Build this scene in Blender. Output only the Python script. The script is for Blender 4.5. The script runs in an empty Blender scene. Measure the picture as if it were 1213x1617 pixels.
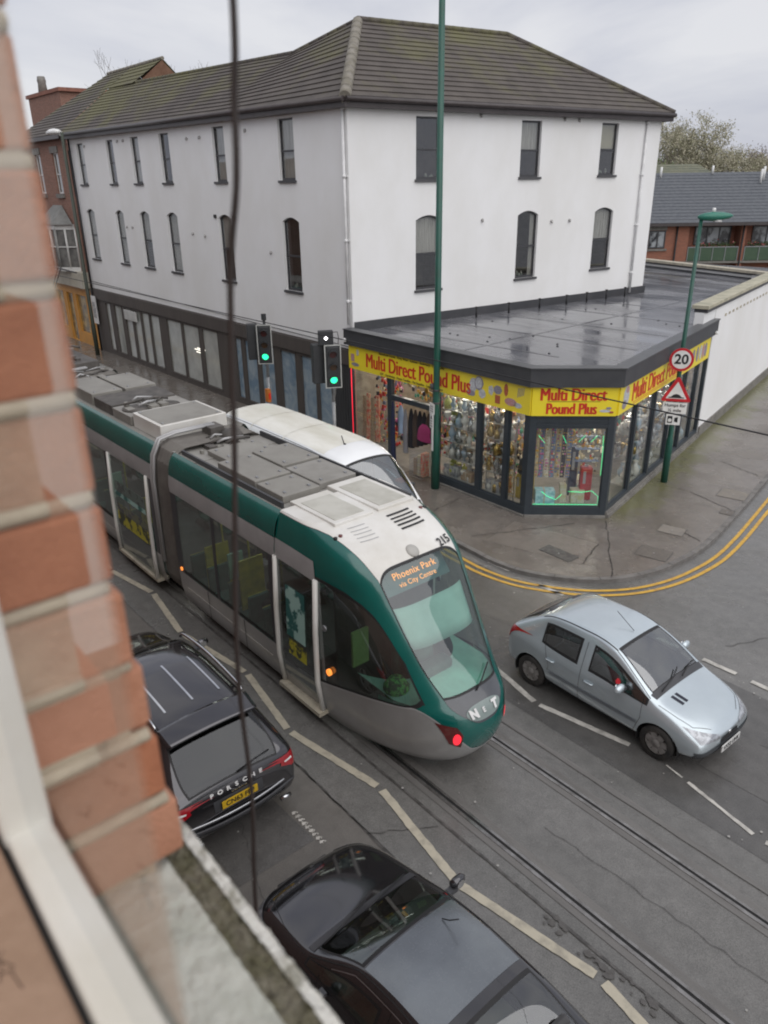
import bpy, bmesh, math, random
from mathutils import Vector, Matrix
from mathutils.bvhtree import BVHTree
R = math.radians
random.seed(7)
SC = bpy.context.scene
COL = SC.collection
# ------------------------------------------------------------ camera
# X runs along the street (towards the right of the view), Y across it, Z up; the camera
# stands at an upper window at the origin of X and Y, 8.1 m above the road.
cd = bpy.data.cameras.new('Camera'); cam = bpy.data.objects.new('Camera', cd); COL.objects.link(cam)
fw = Vector((-0.7055856, 0.5857885, -0.3987491)); rt = Vector((0.6432488, 0.7655364, -0.0136044)); up = Vector((-0.2972876, 0.2660939, 0.9169592))
M = Matrix((rt, up, -fw)).transposed().to_4x4(); M.translation = Vector((0, 0, 8.1)); cam.matrix_world = M
cd.sensor_fit = 'VERTICAL'; cd.sensor_height = 36.0; cd.lens = 1200/1617*36.0
cd.clip_start = 0.02; cd.clip_end = 2000
cd.dof.use_dof = True; cd.dof.focus_distance = 17.0; cd.dof.aperture_fstop = 5.0
SC.camera = cam
# ------------------------------------------------------------ sky and light
w = bpy.data.worlds.new('World'); SC.world = w; w.use_nodes = True
nt = w.node_tree; nt.nodes.clear()
SUN_EL, SUN_AZ = R(50), R(97)
out = nt.nodes.new('ShaderNodeOutputWorld'); bg = nt.nodes.new('ShaderNodeBackground')
sky = nt.nodes.new('ShaderNodeTexSky'); sky.sky_type = 'NISHITA'; sky.sun_disc = False
sky.sun_elevation = SUN_EL; sky.sun_rotation = SUN_AZ
tc = nt.nodes.new('ShaderNodeTexCoord'); mp = nt.nodes.new('ShaderNodeMapping'); mp.inputs['Scale'].default_value = (1, 1, 3.2)
ns = nt.nodes.new('ShaderNodeTexNoise'); ns.inputs['Scale'].default_value = 1.9; ns.inputs['Detail'].default_value = 6; ns.inputs['Roughness'].default_value = .52; ns.inputs['Distortion'].default_value = .6
rp = nt.nodes.new('ShaderNodeValToRGB')
rp.color_ramp.elements[0].position = .36; rp.color_ramp.elements[0].color = (4.3, 4.45, 5.2, 1)
rp.color_ramp.elements[1].position = .62; rp.color_ramp.elements[1].color = (6.5, 6.5, 6.75, 1)
mx = nt.nodes.new('ShaderNodeMix'); mx.data_type = 'RGBA'; mx.inputs[0].default_value = .93
L = nt.links.new
L(tc.outputs['Generated'], mp.inputs['Vector']); L(mp.outputs[0], ns.inputs['Vector']); L(ns.outputs['Fac'], rp.inputs['Fac'])
L(sky.outputs[0], mx.inputs[6]); L(rp.outputs[0], mx.inputs[7]); L(mx.outputs[2], bg.inputs['Color'])
bg.inputs['Strength'].default_value = .085; L(bg.outputs[0], out.inputs['Surface'])
sl = bpy.data.lights.new('Sun', 'SUN'); sl.energy = 1.5; sl.angle = R(90); sl.color = (1, .97, .93)
so = bpy.data.objects.new('Sun', sl); COL.objects.link(so)
# light falls from the right and slightly behind the viewer
sd = Vector((math.cos(SUN_EL)*math.sin(SUN_AZ), math.cos(SUN_EL)*math.cos(SUN_AZ), math.sin(SUN_EL)))
so.rotation_euler = sd.to_track_quat('Z', 'Y').to_euler()
SC.view_settings.view_transform = 'Standard'; SC.view_settings.look = 'None'; SC.view_settings.gamma = 1
SC.view_settings.exposure = 0.5
SC.render.engine = 'CYCLES'; SC.cycles.filter_width = 2.0
# ------------------------------------------------------------ materials
def mat(name, col, rough=.6, col2=None, scale=3, detail=5, bump=0, bscale=30, metal=0, spec=.5, coat=0, emit=0, lo=.35, hi=.65, rough2=None, stretch=None, warp=0, alpha=None):
    m = bpy.data.materials.new(name); m.use_nodes = True; n = m.node_tree.nodes; l = m.node_tree.links.new
    p = n['Principled BSDF']
    p.inputs['Base Color'].default_value = (*col, 1); p.inputs['Roughness'].default_value = rough
    p.inputs['Metallic'].default_value = metal; p.inputs['Specular IOR Level'].default_value = spec
    p.inputs['Coat Weight'].default_value = coat; p.inputs['Coat Roughness'].default_value = .06
    if emit: p.inputs['Emission Color'].default_value = (*col, 1); p.inputs['Emission Strength'].default_value = emit
    t = n.new('ShaderNodeTexCoord'); vec = t.outputs['Object']
    if stretch:
        mpn = n.new('ShaderNodeMapping'); mpn.inputs['Scale'].default_value = stretch; l(vec, mpn.inputs['Vector']); vec = mpn.outputs[0]
    if col2 is None: col2 = tuple(c*.8 for c in col)
    a = n.new('ShaderNodeTexNoise'); a.inputs['Scale'].default_value = scale; a.inputs['Detail'].default_value = detail; a.inputs['Roughness'].default_value = .6; a.inputs['Distortion'].default_value = warp
    l(vec, a.inputs['Vector'])
    r = n.new('ShaderNodeValToRGB'); r.color_ramp.elements[0].position = lo; r.color_ramp.elements[1].position = hi
    r.color_ramp.elements[0].color = (*col, 1); r.color_ramp.elements[1].color = (*col2, 1)
    l(a.outputs['Fac'], r.inputs['Fac']); l(r.outputs[0], p.inputs['Base Color'])
    if emit: l(r.outputs[0], p.inputs['Emission Color'])
    if rough2 is not None:
        q = n.new('ShaderNodeMapRange'); q.inputs['From Min'].default_value = lo; q.inputs['From Max'].default_value = hi
        q.inputs['To Min'].default_value = rough; q.inputs['To Max'].default_value = rough2
        l(a.outputs['Fac'], q.inputs['Value']); l(q.outputs[0], p.inputs['Roughness'])
    if bump:
        b = n.new('ShaderNodeTexNoise'); b.inputs['Scale'].default_value = bscale; b.inputs['Detail'].default_value = 4
        l(t.outputs['Object'], b.inputs['Vector']); bn = n.new('ShaderNodeBump'); bn.inputs['Strength'].default_value = bump; bn.inputs['Distance'].default_value = .02
        l(b.outputs['Fac'], bn.inputs['Height']); l(bn.outputs[0], p.inputs['Normal'])
    return m
def glass(name, tint=(.6, .65, .62), mirror=.12, rough=.03, grime=0, gain=1.3):
    m = bpy.data.materials.new(name); m.use_nodes = True; n = m.node_tree.nodes; l = m.node_tree.links.new
    for x in list(n):
        if x.type != 'OUTPUT_MATERIAL': n.remove(x)
    o = [x for x in n if x.type == 'OUTPUT_MATERIAL'][0]
    tr = n.new('ShaderNodeBsdfTransparent'); tr.inputs[0].default_value = (*tint, 1)
    gl = n.new('ShaderNodeBsdfGlossy'); gl.inputs['Roughness'].default_value = rough; gl.inputs[0].default_value = (.95, .97, 1, 1)
    ge = n.new('ShaderNodeNewGeometry'); dt = n.new('ShaderNodeVectorMath'); dt.operation = 'DOT_PRODUCT'; l(ge.outputs['Incoming'], dt.inputs[0]); l(ge.outputs['Normal'], dt.inputs[1])
    ab = n.new('ShaderNodeMath'); ab.operation = 'ABSOLUTE'; l(dt.outputs['Value'], ab.inputs[0]); iv = n.new('ShaderNodeMath'); iv.operation = 'SUBTRACT'; iv.inputs[0].default_value = 1; l(ab.outputs[0], iv.inputs[1])
    pw = n.new('ShaderNodeMath'); pw.operation = 'POWER'; pw.inputs[1].default_value = 5; l(iv.outputs[0], pw.inputs[0])
    f = n.new('ShaderNodeMath'); f.operation = 'MULTIPLY_ADD'; f.inputs[1].default_value = .92; f.inputs[2].default_value = .08; l(pw.outputs[0], f.inputs[0])
    a = n.new('ShaderNodeMath'); a.operation = 'MULTIPLY_ADD'; a.inputs[1].default_value = gain; a.inputs[2].default_value = mirror; a.use_clamp = True
    l(f.outputs[0], a.inputs[0]); ms = n.new('ShaderNodeMixShader'); l(a.outputs[0], ms.inputs[0]); l(tr.outputs[0], ms.inputs[1]); l(gl.outputs[0], ms.inputs[2])
    res = ms.outputs[0]
    if grime:
        df = n.new('ShaderNodeBsdfDiffuse'); df.inputs[0].default_value = (.45, .43, .38, 1)
        t = n.new('ShaderNodeTexCoord'); z = n.new('ShaderNodeTexNoise'); z.inputs['Scale'].default_value = 2.5; z.inputs['Detail'].default_value = 5
        l(t.outputs['Object'], z.inputs['Vector']); k = n.new('ShaderNodeMath'); k.operation = 'MULTIPLY'; k.inputs[1].default_value = grime; l(z.outputs['Fac'], k.inputs[0])
        m2 = n.new('ShaderNodeMixShader'); l(k.outputs[0], m2.inputs[0]); l(res, m2.inputs[1]); l(df.outputs[0], m2.inputs[2]); res = m2.outputs[0]
    l(res, o.inputs[0]); return m
# ------------------------------------------------------------ objects
ROOT = {}
def tag(o, label=None, cat=None, group=None, kind=None):
    if label: o['label'] = label
    if cat: o['category'] = cat
    if group: o['group'] = group
    if kind: o['kind'] = kind
    return o
def thing(name, label, cat, loc=(0, 0, 0), rz=0, group=None):
    o = bpy.data.objects.new(name, None); COL.objects.link(o); o.location = loc; o.rotation_euler = (0, 0, rz)
    o.empty_display_size = .2; ROOT[o.name] = Vector(loc); return tag(o, label, cat, group)
def catmull(pts, n=6, closed=False):
    P = [Vector(p) for p in pts]; o = []
    for i in range(len(P)-1):
        a = P[max(i-1, 0)]; b = P[i]; c = P[i+1]; d = P[min(i+2, len(P)-1)]
        for k in range(n):
            t = k/n; o.append(.5*((2*b)+(c-a)*t+(2*a-5*b+4*c-d)*t*t+(3*b-a-3*c+d)*t**3))
    o.append(P[-1]); return o
class MB:
    def __init__(s): s.v = []; s.f = []; s.mi = []; s.sm = []
    def add(s, vs, fs, mi=0, sm=False):
        b = len(s.v); s.v += [Vector(v) for v in vs]
        for f in fs: s.f.append([b+i for i in f]); s.mi.append(mi); s.sm.append(sm)
        return s
    def box(s, x0, x1, y0, y1, z0, z1, mi=0):
        if x0 > x1: x0, x1 = x1, x0
        if y0 > y1: y0, y1 = y1, y0
        if z0 > z1: z0, z1 = z1, z0
        return s.add([(x0, y0, z0), (x1, y0, z0), (x1, y1, z0), (x0, y1, z0), (x0, y0, z1), (x1, y0, z1), (x1, y1, z1), (x0, y1, z1)],
                     [(0, 3, 2, 1), (4, 5, 6, 7), (0, 1, 5, 4), (1, 2, 6, 5), (2, 3, 7, 6), (3, 0, 4, 7)], mi)
    def obox(s, o, u, n, t0, t1, d0, d1, z0, z1, mi=0):   # box in a frame: origin o, along u, out n
        q = []
        for z in (z0, z1):
            for t, d in ((t0, d0), (t1, d0), (t1, d1), (t0, d1)): q.append((o[0]+u[0]*t+n[0]*d, o[1]+u[1]*t+n[1]*d, z))
        return s.add(q, [(0, 3, 2, 1), (4, 5, 6, 7), (0, 1, 5, 4), (1, 2, 6, 5), (2, 3, 7, 6), (3, 0, 4, 7)], mi)
    def tube(s, pts, r, n=8, mi=0, cap=True, sm=True):
        P = [Vector(p) for p in pts]; rs = r if isinstance(r, (list, tuple)) else [r]*len(P); vs = []; fs = []; prev = None
        for i, p in enumerate(P):
            d = (P[min(i+1, len(P)-1)]-P[max(i-1, 0)])
            d = d.normalized() if d.length else Vector((0, 0, 1))
            a = prev if prev is not None else (Vector((1, 0, 0)) if abs(d.x) < .8 else Vector((0, 1, 0)))
            a = (a-d*a.dot(d)).normalized(); prev = a; b = d.cross(a)
            for k in range(n):
                t = 2*math.pi*k/n; vs.append(p+(a*math.cos(t)+b*math.sin(t))*rs[i])
        for i in range(len(P)-1):
            for k in range(n): fs.append((i*n+k, i*n+(k+1) % n, (i+1)*n+(k+1) % n, (i+1)*n+k))
        s.add(vs, fs, mi, sm)
        if cap:
            b = len(s.v)-len(vs); s.f.append([b+k for k in range(n)][::-1]); s.mi.append(mi); s.sm.append(False)
            s.f.append([b+(len(P)-1)*n+k for k in range(n)]); s.mi.append(mi); s.sm.append(False)
        return s
    def lathe(s, prof, c=(0, 0, 0), n=16, mi=0, axis='Z', sm=True, cap=True):
        vs = []; fs = []
        for r, h in prof:
            for k in range(n):
                t = 2*math.pi*k/n; a, b = r*math.cos(t), r*math.sin(t)
                vs.append((c[0]+a, c[1]+b, c[2]+h) if axis == 'Z' else (c[0]+a, c[1]+h, c[2]+b) if axis == 'Y' else (c[0]+h, c[1]+a, c[2]+b))
        for i in range(len(prof)-1):
            for k in range(n): fs.append((i*n+k, i*n+(k+1) % n, (i+1)*n+(k+1) % n, (i+1)*n+k))
        s.add(vs, fs, mi, sm)
        if cap:
            b = len(s.v)-len(vs)
            s.f.append([b+k for k in range(n)][::-1]); s.mi.append(mi); s.sm.append(False)
            s.f.append([b+(len(prof)-1)*n+k for k in range(n)]); s.mi.append(mi); s.sm.append(False)
        return s
    def prism(s, pts, d, mi=0):  # planar outline pts extruded by vector d
        n = len(pts); d = Vector(d); P = [Vector(p) for p in pts]
        return s.add(P+[p+d for p in P], [list(range(n))[::-1], list(range(n, 2*n))]+[(i, (i+1) % n, n+(i+1) % n, n+i) for i in range(n)], mi)
    def grid(s, P, nu, nv, mi=0, sm=True, flip=False):
        vs = [P(i/nu, j/nv) for j in range(nv+1) for i in range(nu+1)]; fs = []
        for j in range(nv):
            for i in range(nu):
                a = j*(nu+1)+i; q = (a, a+1, a+nu+2, a+nu+1); fs.append(q[::-1] if flip else q)
        return s.add(vs, fs, mi, sm)
    def build(s, name, mats, parent=None, local=False, bevel=0, label=None, weld=False, recalc=True, thick=0):
        me = bpy.data.meshes.new(name); off = Vector((0, 0, 0))
        if parent is not None:
            r = parent
            while r.parent: r = r.parent
            if not local: off = ROOT.get(r.name, Vector((0, 0, 0)))
        me.from_pydata([tuple(v-off) for v in s.v], [], s.f)
        if not isinstance(mats, (list, tuple)): mats = [mats]
        for m in mats: me.materials.append(m)
        me.polygons.foreach_set('material_index', s.mi); me.polygons.foreach_set('use_smooth', s.sm)
        bm = bmesh.new(); bm.from_mesh(me)
        if weld: bmesh.ops.remove_doubles(bm, verts=bm.verts, dist=.0004)
        if recalc: bmesh.ops.recalc_face_normals(bm, faces=bm.faces)
        bm.to_mesh(me); bm.free(); me.update()
        o = bpy.data.objects.new(name, me); COL.objects.link(o)
        if parent is not None: o.parent = parent
        if bevel:
            b = o.modifiers.new('Bevel', 'BEVEL'); b.width = bevel; b.segments = 2; b.limit_method = 'ANGLE'
        if thick:
            t = o.modifiers.new('Solidify', 'SOLIDIFY'); t.thickness = thick
        if label: o['label'] = label
        return o
def text_geo(body, size=1, bold=0, xs=1, extrude=.004, spacing=1):
    cu = bpy.data.curves.new('t', 'FONT'); cu.body = body; cu.size = size; cu.offset = bold; cu.extrude = extrude
    cu.align_x = 'CENTER'; cu.align_y = 'CENTER'; cu.resolution_u = 4; cu.space_character = spacing
    ob = bpy.data.objects.new('t', cu); COL.objects.link(ob); dg = bpy.context.evaluated_depsgraph_get()
    me = bpy.data.meshes.new_from_object(ob.evaluated_get(dg))
    vs = [Vector((v.co.x*xs, v.co.y, v.co.z)) for v in me.vertices]; fs = [list(p.vertices) for p in me.polygons]
    bpy.data.objects.remove(ob); bpy.data.curves.remove(cu); bpy.data.meshes.remove(me); return vs, fs
def text(mb, body, o, rgt, upv, size, bold=0, xs=1, extrude=.004, mi=0, spacing=1):
    o = Vector(o); r = Vector(rgt).normalized(); u = Vector(upv).normalized(); nn = r.cross(u)
    vs, fs = text_geo(body, size, bold, xs, extrude, spacing); mb.add([o+r*v.x+u*v.y+nn*v.z for v in vs], fs, mi); return mb
def fit_text(mb, body, o, rgt, upv, wd, ht, bold=0, extrude=.004, mi=0):
    o = Vector(o); r = Vector(rgt).normalized(); u = Vector(upv).normalized(); nn = r.cross(u); vs, fs = text_geo(body, 1, 0, 1, extrude)
    x0, x1 = min(v.x for v in vs), max(v.x for v in vs); y0, y1 = min(v.y for v in vs), max(v.y for v in vs)
    for i, dx in enumerate((0, -bold, bold)): mb.add([o+r*((v.x-(x0+x1)/2)*wd/(x1-x0)+dx)+u*((v.y-(y0+y1)/2)*ht/(y1-y0))+nn*(v.z+i*.0007) for v in vs], fs, mi)
    return mb
def copy_tree(o, parent=None):
    c = o.copy(); COL.objects.link(c); c.parent = parent
    for ch in list(o.children): copy_tree(ch, c)
    return c
# shared materials
M_white_paint = mat('white_render', (.80, .80, .80), .8, (.74, .735, .72), .55, bump=.08, bscale=50, stretch=(1, 1, .6), detail=7)
M_black_trim = mat('dark_grey_trim', (.045, .047, .052), .45, (.06, .06, .065), 2, bump=.05)
M_dark_frame = mat('dark_window_frame', (.05, .05, .055), .4)
M_rubber = mat('black_rubber', (.018, .018, .019), .6)
M_chrome = mat('chrome', (.7, .71, .73), .18, metal=1)
M_alu = mat('brushed_aluminium', (.5, .51, .53), .35, metal=.8)
M_green_post = mat('green_post_paint', (.01, .085, .06), .35, (.015, .07, .05), 5, bump=.05)
M_wet_grey = mat('galvanised_steel', (.28, .29, .3), .45, (.22, .23, .24), 8, metal=.4)
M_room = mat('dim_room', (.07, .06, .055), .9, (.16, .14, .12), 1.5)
M_pane = glass('window_glass', (.72, .74, .73), .03, .03, grime=.04, gain=1.3)
M_shopglass = glass('shop_glass', (.90, .93, .92), .0, .01)
M_carglass = glass('car_glass', (.33, .37, .37), .10, .02)
M_signwhite = mat('sign_white', (.78, .78, .77), .4)
M_signred = mat('sign_red', (.55, .02, .03), .4)
M_black = mat('black_matt', (.015, .015, .017), .6)
# ============================================================ ground, road, pavements
def asphalt(name, c1, c2, r1=.5, r2=.22, streak=True):
    m = bpy.data.materials.new(name); m.use_nodes = True; n = m.node_tree.nodes; l = m.node_tree.links.new; p = n['Principled BSDF']
    t = n.new('ShaderNodeTexCoord')
    def noise(sc, det=4, stretch=None, rough=.6):
        v = t.outputs['Object']
        if stretch:
            q = n.new('ShaderNodeMapping'); q.inputs['Scale'].default_value = stretch; l(v, q.inputs['Vector']); v = q.outputs[0]
        a = n.new('ShaderNodeTexNoise'); a.inputs['Scale'].default_value = sc; a.inputs['Detail'].default_value = det; a.inputs['Roughness'].default_value = rough; l(v, a.inputs['Vector']); return a.outputs['Fac']
    big = noise(.35, 6, (.5, 1.6, 1) if streak else None); fine = noise(70, 3); mid = noise(5, 5)
    r = n.new('ShaderNodeValToRGB'); r.color_ramp.elements[0].position = .3; r.color_ramp.elements[1].position = .7
    r.color_ramp.elements[0].color = (*c1, 1); r.color_ramp.elements[1].color = (*c2, 1); l(big, r.inputs[0])
    def mul(a, fac, lo, hi):
        q = n.new('ShaderNodeMapRange'); q.inputs['From Min'].default_value = .3; q.inputs['From Max'].default_value = .7; q.inputs['To Min'].default_value = lo; q.inputs['To Max'].default_value = hi; l(fac, q.inputs['Value'])
        m_ = n.new('ShaderNodeMix'); m_.data_type = 'RGBA'; m_.blend_type = 'MULTIPLY'; m_.inputs[0].default_value = 1; l(a, m_.inputs[6]); l(q.outputs[0], m_.inputs[7]); return m_.outputs[2]
    c = mul(mul(r.outputs[0], mid, .86, 1.14), fine, .72, 1.28); l(c, p.inputs['Base Color'])
    q = n.new('ShaderNodeMapRange'); q.inputs['From Min'].default_value = .40; q.inputs['From Max'].default_value = .60; q.inputs['To Min'].default_value = r2; q.inputs['To Max'].default_value = r1; l(noise(.8, 5), q.inputs['Value']); l(q.outputs[0], p.inputs['Roughness'])
    b = n.new('ShaderNodeBump'); b.inputs['Strength'].default_value = .35; b.inputs['Distance'].default_value = .008; l(fine, b.inputs['Height']); l(b.outputs[0], p.inputs['Normal'])
    p.inputs['Specular IOR Level'].default_value = .6
    return m
M_road = asphalt('wet_asphalt', (.118, .116, .109), (.168, .163, .155), .32, .08)
M_road_dark = asphalt('fresh_asphalt', (.072, .070, .067), (.112, .108, .103), .30, .08)
M_bay = asphalt('bay_asphalt', (.112, .104, .092), (.14, .13, .118), .6, .35)
M_conc = mat('track_concrete', (.165, .158, .15), .5, (.125, .12, .113), 3, bump=.2, bscale=40, stretch=(.3, 2, 1))
M_tar = mat('worn_tar_joint', (.05, .047, .044), .4, (.11, .104, .098), 9, lo=.4, hi=.6)
M_rail = mat('polished_rail', (.34, .33, .32), .25, (.2, .19, .18), 6, metal=.8)
M_groove = mat('rail_groove', (.008, .008, .008), .8)
M_line = mat('worn_white_line', (.52, .50, .46), .6, (.22, .21, .19), 5, detail=8, lo=.42, hi=.72, bump=.1)
M_cream = mat('cream_line', (.46, .42, .33), .6, (.25, .23, .19), 5, detail=8, lo=.45, hi=.75, bump=.1)
M_yellow = mat('yellow_line', (.60, .36, .05), .55, (.42, .24, .06), 6, lo=.45, hi=.7)
M_kerb = mat('granite_kerb', (.19, .18, .17), .5, (.12, .112, .105), 4, bump=.2)
def strip(x0, x1, y0, y1, z):
    return MB().add([(x0, y0, z), (x1, y0, z), (x1, y1, z), (x0, y1, z)], [(0, 1, 2, 3)])
tag(MB().add([(-700, -500, -.004), (500, -500, -.004), (500, 900, -.004), (-700, 900, -.004)], [(0, 1, 2, 3)]).build('ground', M_road), kind='structure')
tag(strip(-80, 40, 2.35, 4.72, .0).build('road_parking_strip', M_bay), kind='structure')
tag(strip(-80, 40, 8.3, 11.6, .0).build('road_far_lane', M_road_dark), kind='structure')
for y in (5.96, 7.43):
    k = MB()
    k.add([(-80, y-.17, .004), (40, y-.17, .004), (40, y+.17, .004), (-80, y+.17, .004)], [(0, 1, 2, 3)])
    tag(k.build('road_track_strip', M_conc), kind='structure')
    r = thing('tram_rail', 'steel grooved tram rail set in the road, '+('nearer of the pair' if y < 6.5 else 'farther of the pair'), 'rail', (-5, y, 0), group='tram rails in the road')
    MB().box(-80, 40, y-.075, y-.026, .004, .012).box(-80, 40, y+.016, y+.055, .004, .011).build('rail_head', M_rail, r)
    MB().box(-80, 40, y-.026, y+.016, .004, .0065).build('groove', M_groove, r)
for y0, wd in ((5.60, .04), (7.86, .10)):
    m = MB(); x = -60
    random.seed(int(y0*100))
    pts = []
    while x < 30: pts.append((x, y0+random.uniform(-.005, .005), wd*random.uniform(.75, 1.15))); x += .35
    for a, b in zip(pts, pts[1:]):
        m.add([(a[0], a[1]-a[2]/2, .0085), (b[0], b[1]-b[2]/2, .0085), (b[0], b[1]+b[2]/2, .0085), (a[0], a[1]+a[2]/2, .0085)], [(0, 1, 2, 3)])
    tag(m.build('road_joint', M_tar if wd < .1 else M_conc), kind='structure')
# broken surface beside the near rail
random.seed(3); m = MB()
for i in range(30):
    x = random.uniform(-3.9, -2.2); y = 5.52+random.gauss(0, .05)+(-3-x)*-.01; a = random.uniform(0, 3); q = random.uniform(.02, .07)
    m.add([(x+q*random.uniform(.6, 1.2)*math.cos(a+k*1.05), y+q*.7*math.sin(a+k*1.05), .0105+i*.00025) for k in range(6)], [range(6)])
tag(m.build('road_pothole_patch', mat('broken_tar', (.075, .07, .066), .6, (.10, .095, .09), 30)), kind='structure')
m = MB(); random.seed(77)      # chewing gum, grit and pale chips scattered on the carriageway
for i in range(150):
    x = random.uniform(-14, 1); y = random.choice((random.uniform(2.5, 8.5), random.uniform(8.3, 12))); s_ = random.uniform(.008, .022); a = random.uniform(0, 3)
    m.add([(x+s_*math.cos(a+k*1.257)*random.uniform(.7, 1.2), y+s_*math.sin(a+k*1.257), .0140+i*.00002) for k in range(5)], [range(5)])
tag(m.build('road_specks', mat('pale_chips', (.42, .41, .39), .7, (.25, .24, .22), 9)), kind='structure')
m = MB(); random.seed(78)      # fine wandering cracks and one long seam along the parking strip
def crack(a, b, n_, am, wd):
    a = Vector(a); b = Vector(b); pr = None
    for i in range(n_+1):
        p = a.lerp(b, i/n_)+Vector((random.uniform(-am, am), random.uniform(-am, am)))
        if pr is not None:
            t = (p-pr).normalized(); q = Vector((-t.y, t.x))*wd/2; m.add([(*(pr-q), .0075), (*(p-q), .0075), (*(p+q), .0075), (*(pr+q), .0075)], [(0, 1, 2, 3)])
        pr = p
crack((-30, 4.73), (10, 4.71), 220, .008, .014); crack((-8.6, 4.74), (-4.9, 4.70), 20, .02, .03); crack((-3.5, 10.4), (1, 11.0), 30, .03, .012); crack((-5.2, 12.6), (-3.4, 16.8), 30, .03, .014); crack((-9.9, 9.9), (-6, 10.6), 25, .03, .010)
crack((-4.6, 6.6), (-.8, 6.75), 26, .03, .008); crack((-6.1, 4.7), (-5.6, 5.5), 10, .02, .012); crack((-7.4, 3.5), (-5.9, 3.0), 14, .03, .01)
tag(m.build('road_cracks', M_tar), kind='structure')
m = MB(); m.add([(-3.9, 9.3, .0045), (-1.6, 9.35, .0045), (-1.65, 10.5, .0045), (-3.95, 10.4, .0045)], [(0, 1, 2, 3)]); m.add([(-9.2, 2.9, .0045), (-6.5, 2.95, .0045), (-6.5, 4.1, .0045), (-9.2, 4.0, .0045)], [(0, 1, 2, 3)])
tag(m.build('road_patch', asphalt('relaid_patch', (.088, .085, .08), (.115, .11, .105), .5, .22)), kind='structure')
# ---- painted markings
def seg(m, a, b, wd, z=.009):
    a = Vector(a); b = Vector(b); d = (b-a).normalized(); n = Vector((-d.y, d.x)); N = max(2, int((b-a).length/.08))
    L_ = []; R_ = []
    for i in range(N+1):
        p = a.lerp(b, i/N); L_.append(p+n*(wd/2+random.uniform(-.006, .006))); R_.append(p-n*(wd/2+random.uniform(-.006, .006)))
    m.add([(p.x, p.y, z) for p in L_]+[(p.x, p.y, z) for p in R_], [(i, i+1, N+2+i, N+1+i) for i in range(N)]); return m
random.seed(5)
m = MB(); xs = [-27.6+1.93*i for i in range(0, 17)]
zz = [(-15.95, 5.05), (-14.3, 5.34), (-12.4, 5.07), (-10.4, 5.36), (-8.58, 5.06), (-6.65, 5.37), (-4.76, 5.06), (-2.85, 5.37), (-1.0, 5.08)]
zz = [(-15.95-1.9*k, 5.34 if k % 2 else 5.05) for k in range(6, 0, -1)]+zz
for a, b in zip(zz, zz[1:]):
    d = (Vector(b)-Vector(a)).normalized()*.06; seg(m, Vector(a)+d, Vector(b)-d, .12)
tag(m.build('road_zigzag_marking', M_cream), kind='structure')
m = MB(); zr = [(-9.6, 8.56), (-7.62, 8.86), (-6.42, 8.60), (-4.75, 8.90)]
for a, b in zip(zr, zr[1:]):
    d = (Vector(b)-Vector(a)).normalized()*.06; seg(m, Vector(a)+d, Vector(b)-d, .10)
seg(m, (-4.2, 8.92), (-3.9, 8.86), .03); seg(m, (-3.8, 8.84), (-2.72, 8.61), .055); seg(m, (-2.55, 8.60), (-.6, 8.9), .09)
tag(m.build('road_centre_marking', M_line), kind='structure')
m = MB()
for x in (-10.5, -9.02, -7.5, -6.2, -5.26, -4.36, -3.4): seg(m, (x, 11.84 if x < -8 else 11.9), (x+.62, 11.88 if x < -8 else 11.92), .1)
tag(m.build('road_edge_marking', M_line), kind='structure')
m = MB(); random.seed(11); x = -7.08     # worn letters stencilled in the bay
for ch in range(9):
    seg(m, (x, 4.12), (x+.03, 4.18), .05); seg(m, (x+.03, 4.2), (x+.05, 4.14), .02); x += .083
tag(m.build('road_bay_lettering', M_line), kind='structure')
# ---- pavements
kerb_pts = [(-80, 11.95), (-40, 11.95), (-20, 11.95), (-13, 11.93), (-11.2, 11.86), (-10.3, 11.82), (-9.48, 11.98), (-8.67, 12.46), (-8.15, 12.98), (-7.81, 13.57), (-7.6, 14.3), (-7.52, 15.1), (-7.53, 15.94), (-7.68, 17.0), (-7.93, 18.3), (-8.63, 21.6), (-9.6, 25.7), (-12.4, 37.2), (-17.2, 57), (-24, 85)]
K = [v.to_2d() for v in catmull([(a, b, 0) for a, b in kerb_pts], 8)]
def off(path, d):
    o = []
    for i, p in enumerate(path):
        t = (path[min(i+1, len(path)-1)]-path[max(i-1, 0)]).normalized(); o.append(p+Vector((t.y, -t.x))*d)
    return o
m = MB(); pz = .085
Ki = off(K, -.13)
side_dir = Vector((math.cos(R(103.68)), math.sin(R(103.68))))
inner = [Vector((-80, 30)), Vector((-60, 85)), ]
poly = [Vector((p.x, p.y, pz)) for p in Ki]+[Vector((-80, 85, pz))]
m.add(poly, [range(len(poly))])
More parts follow.
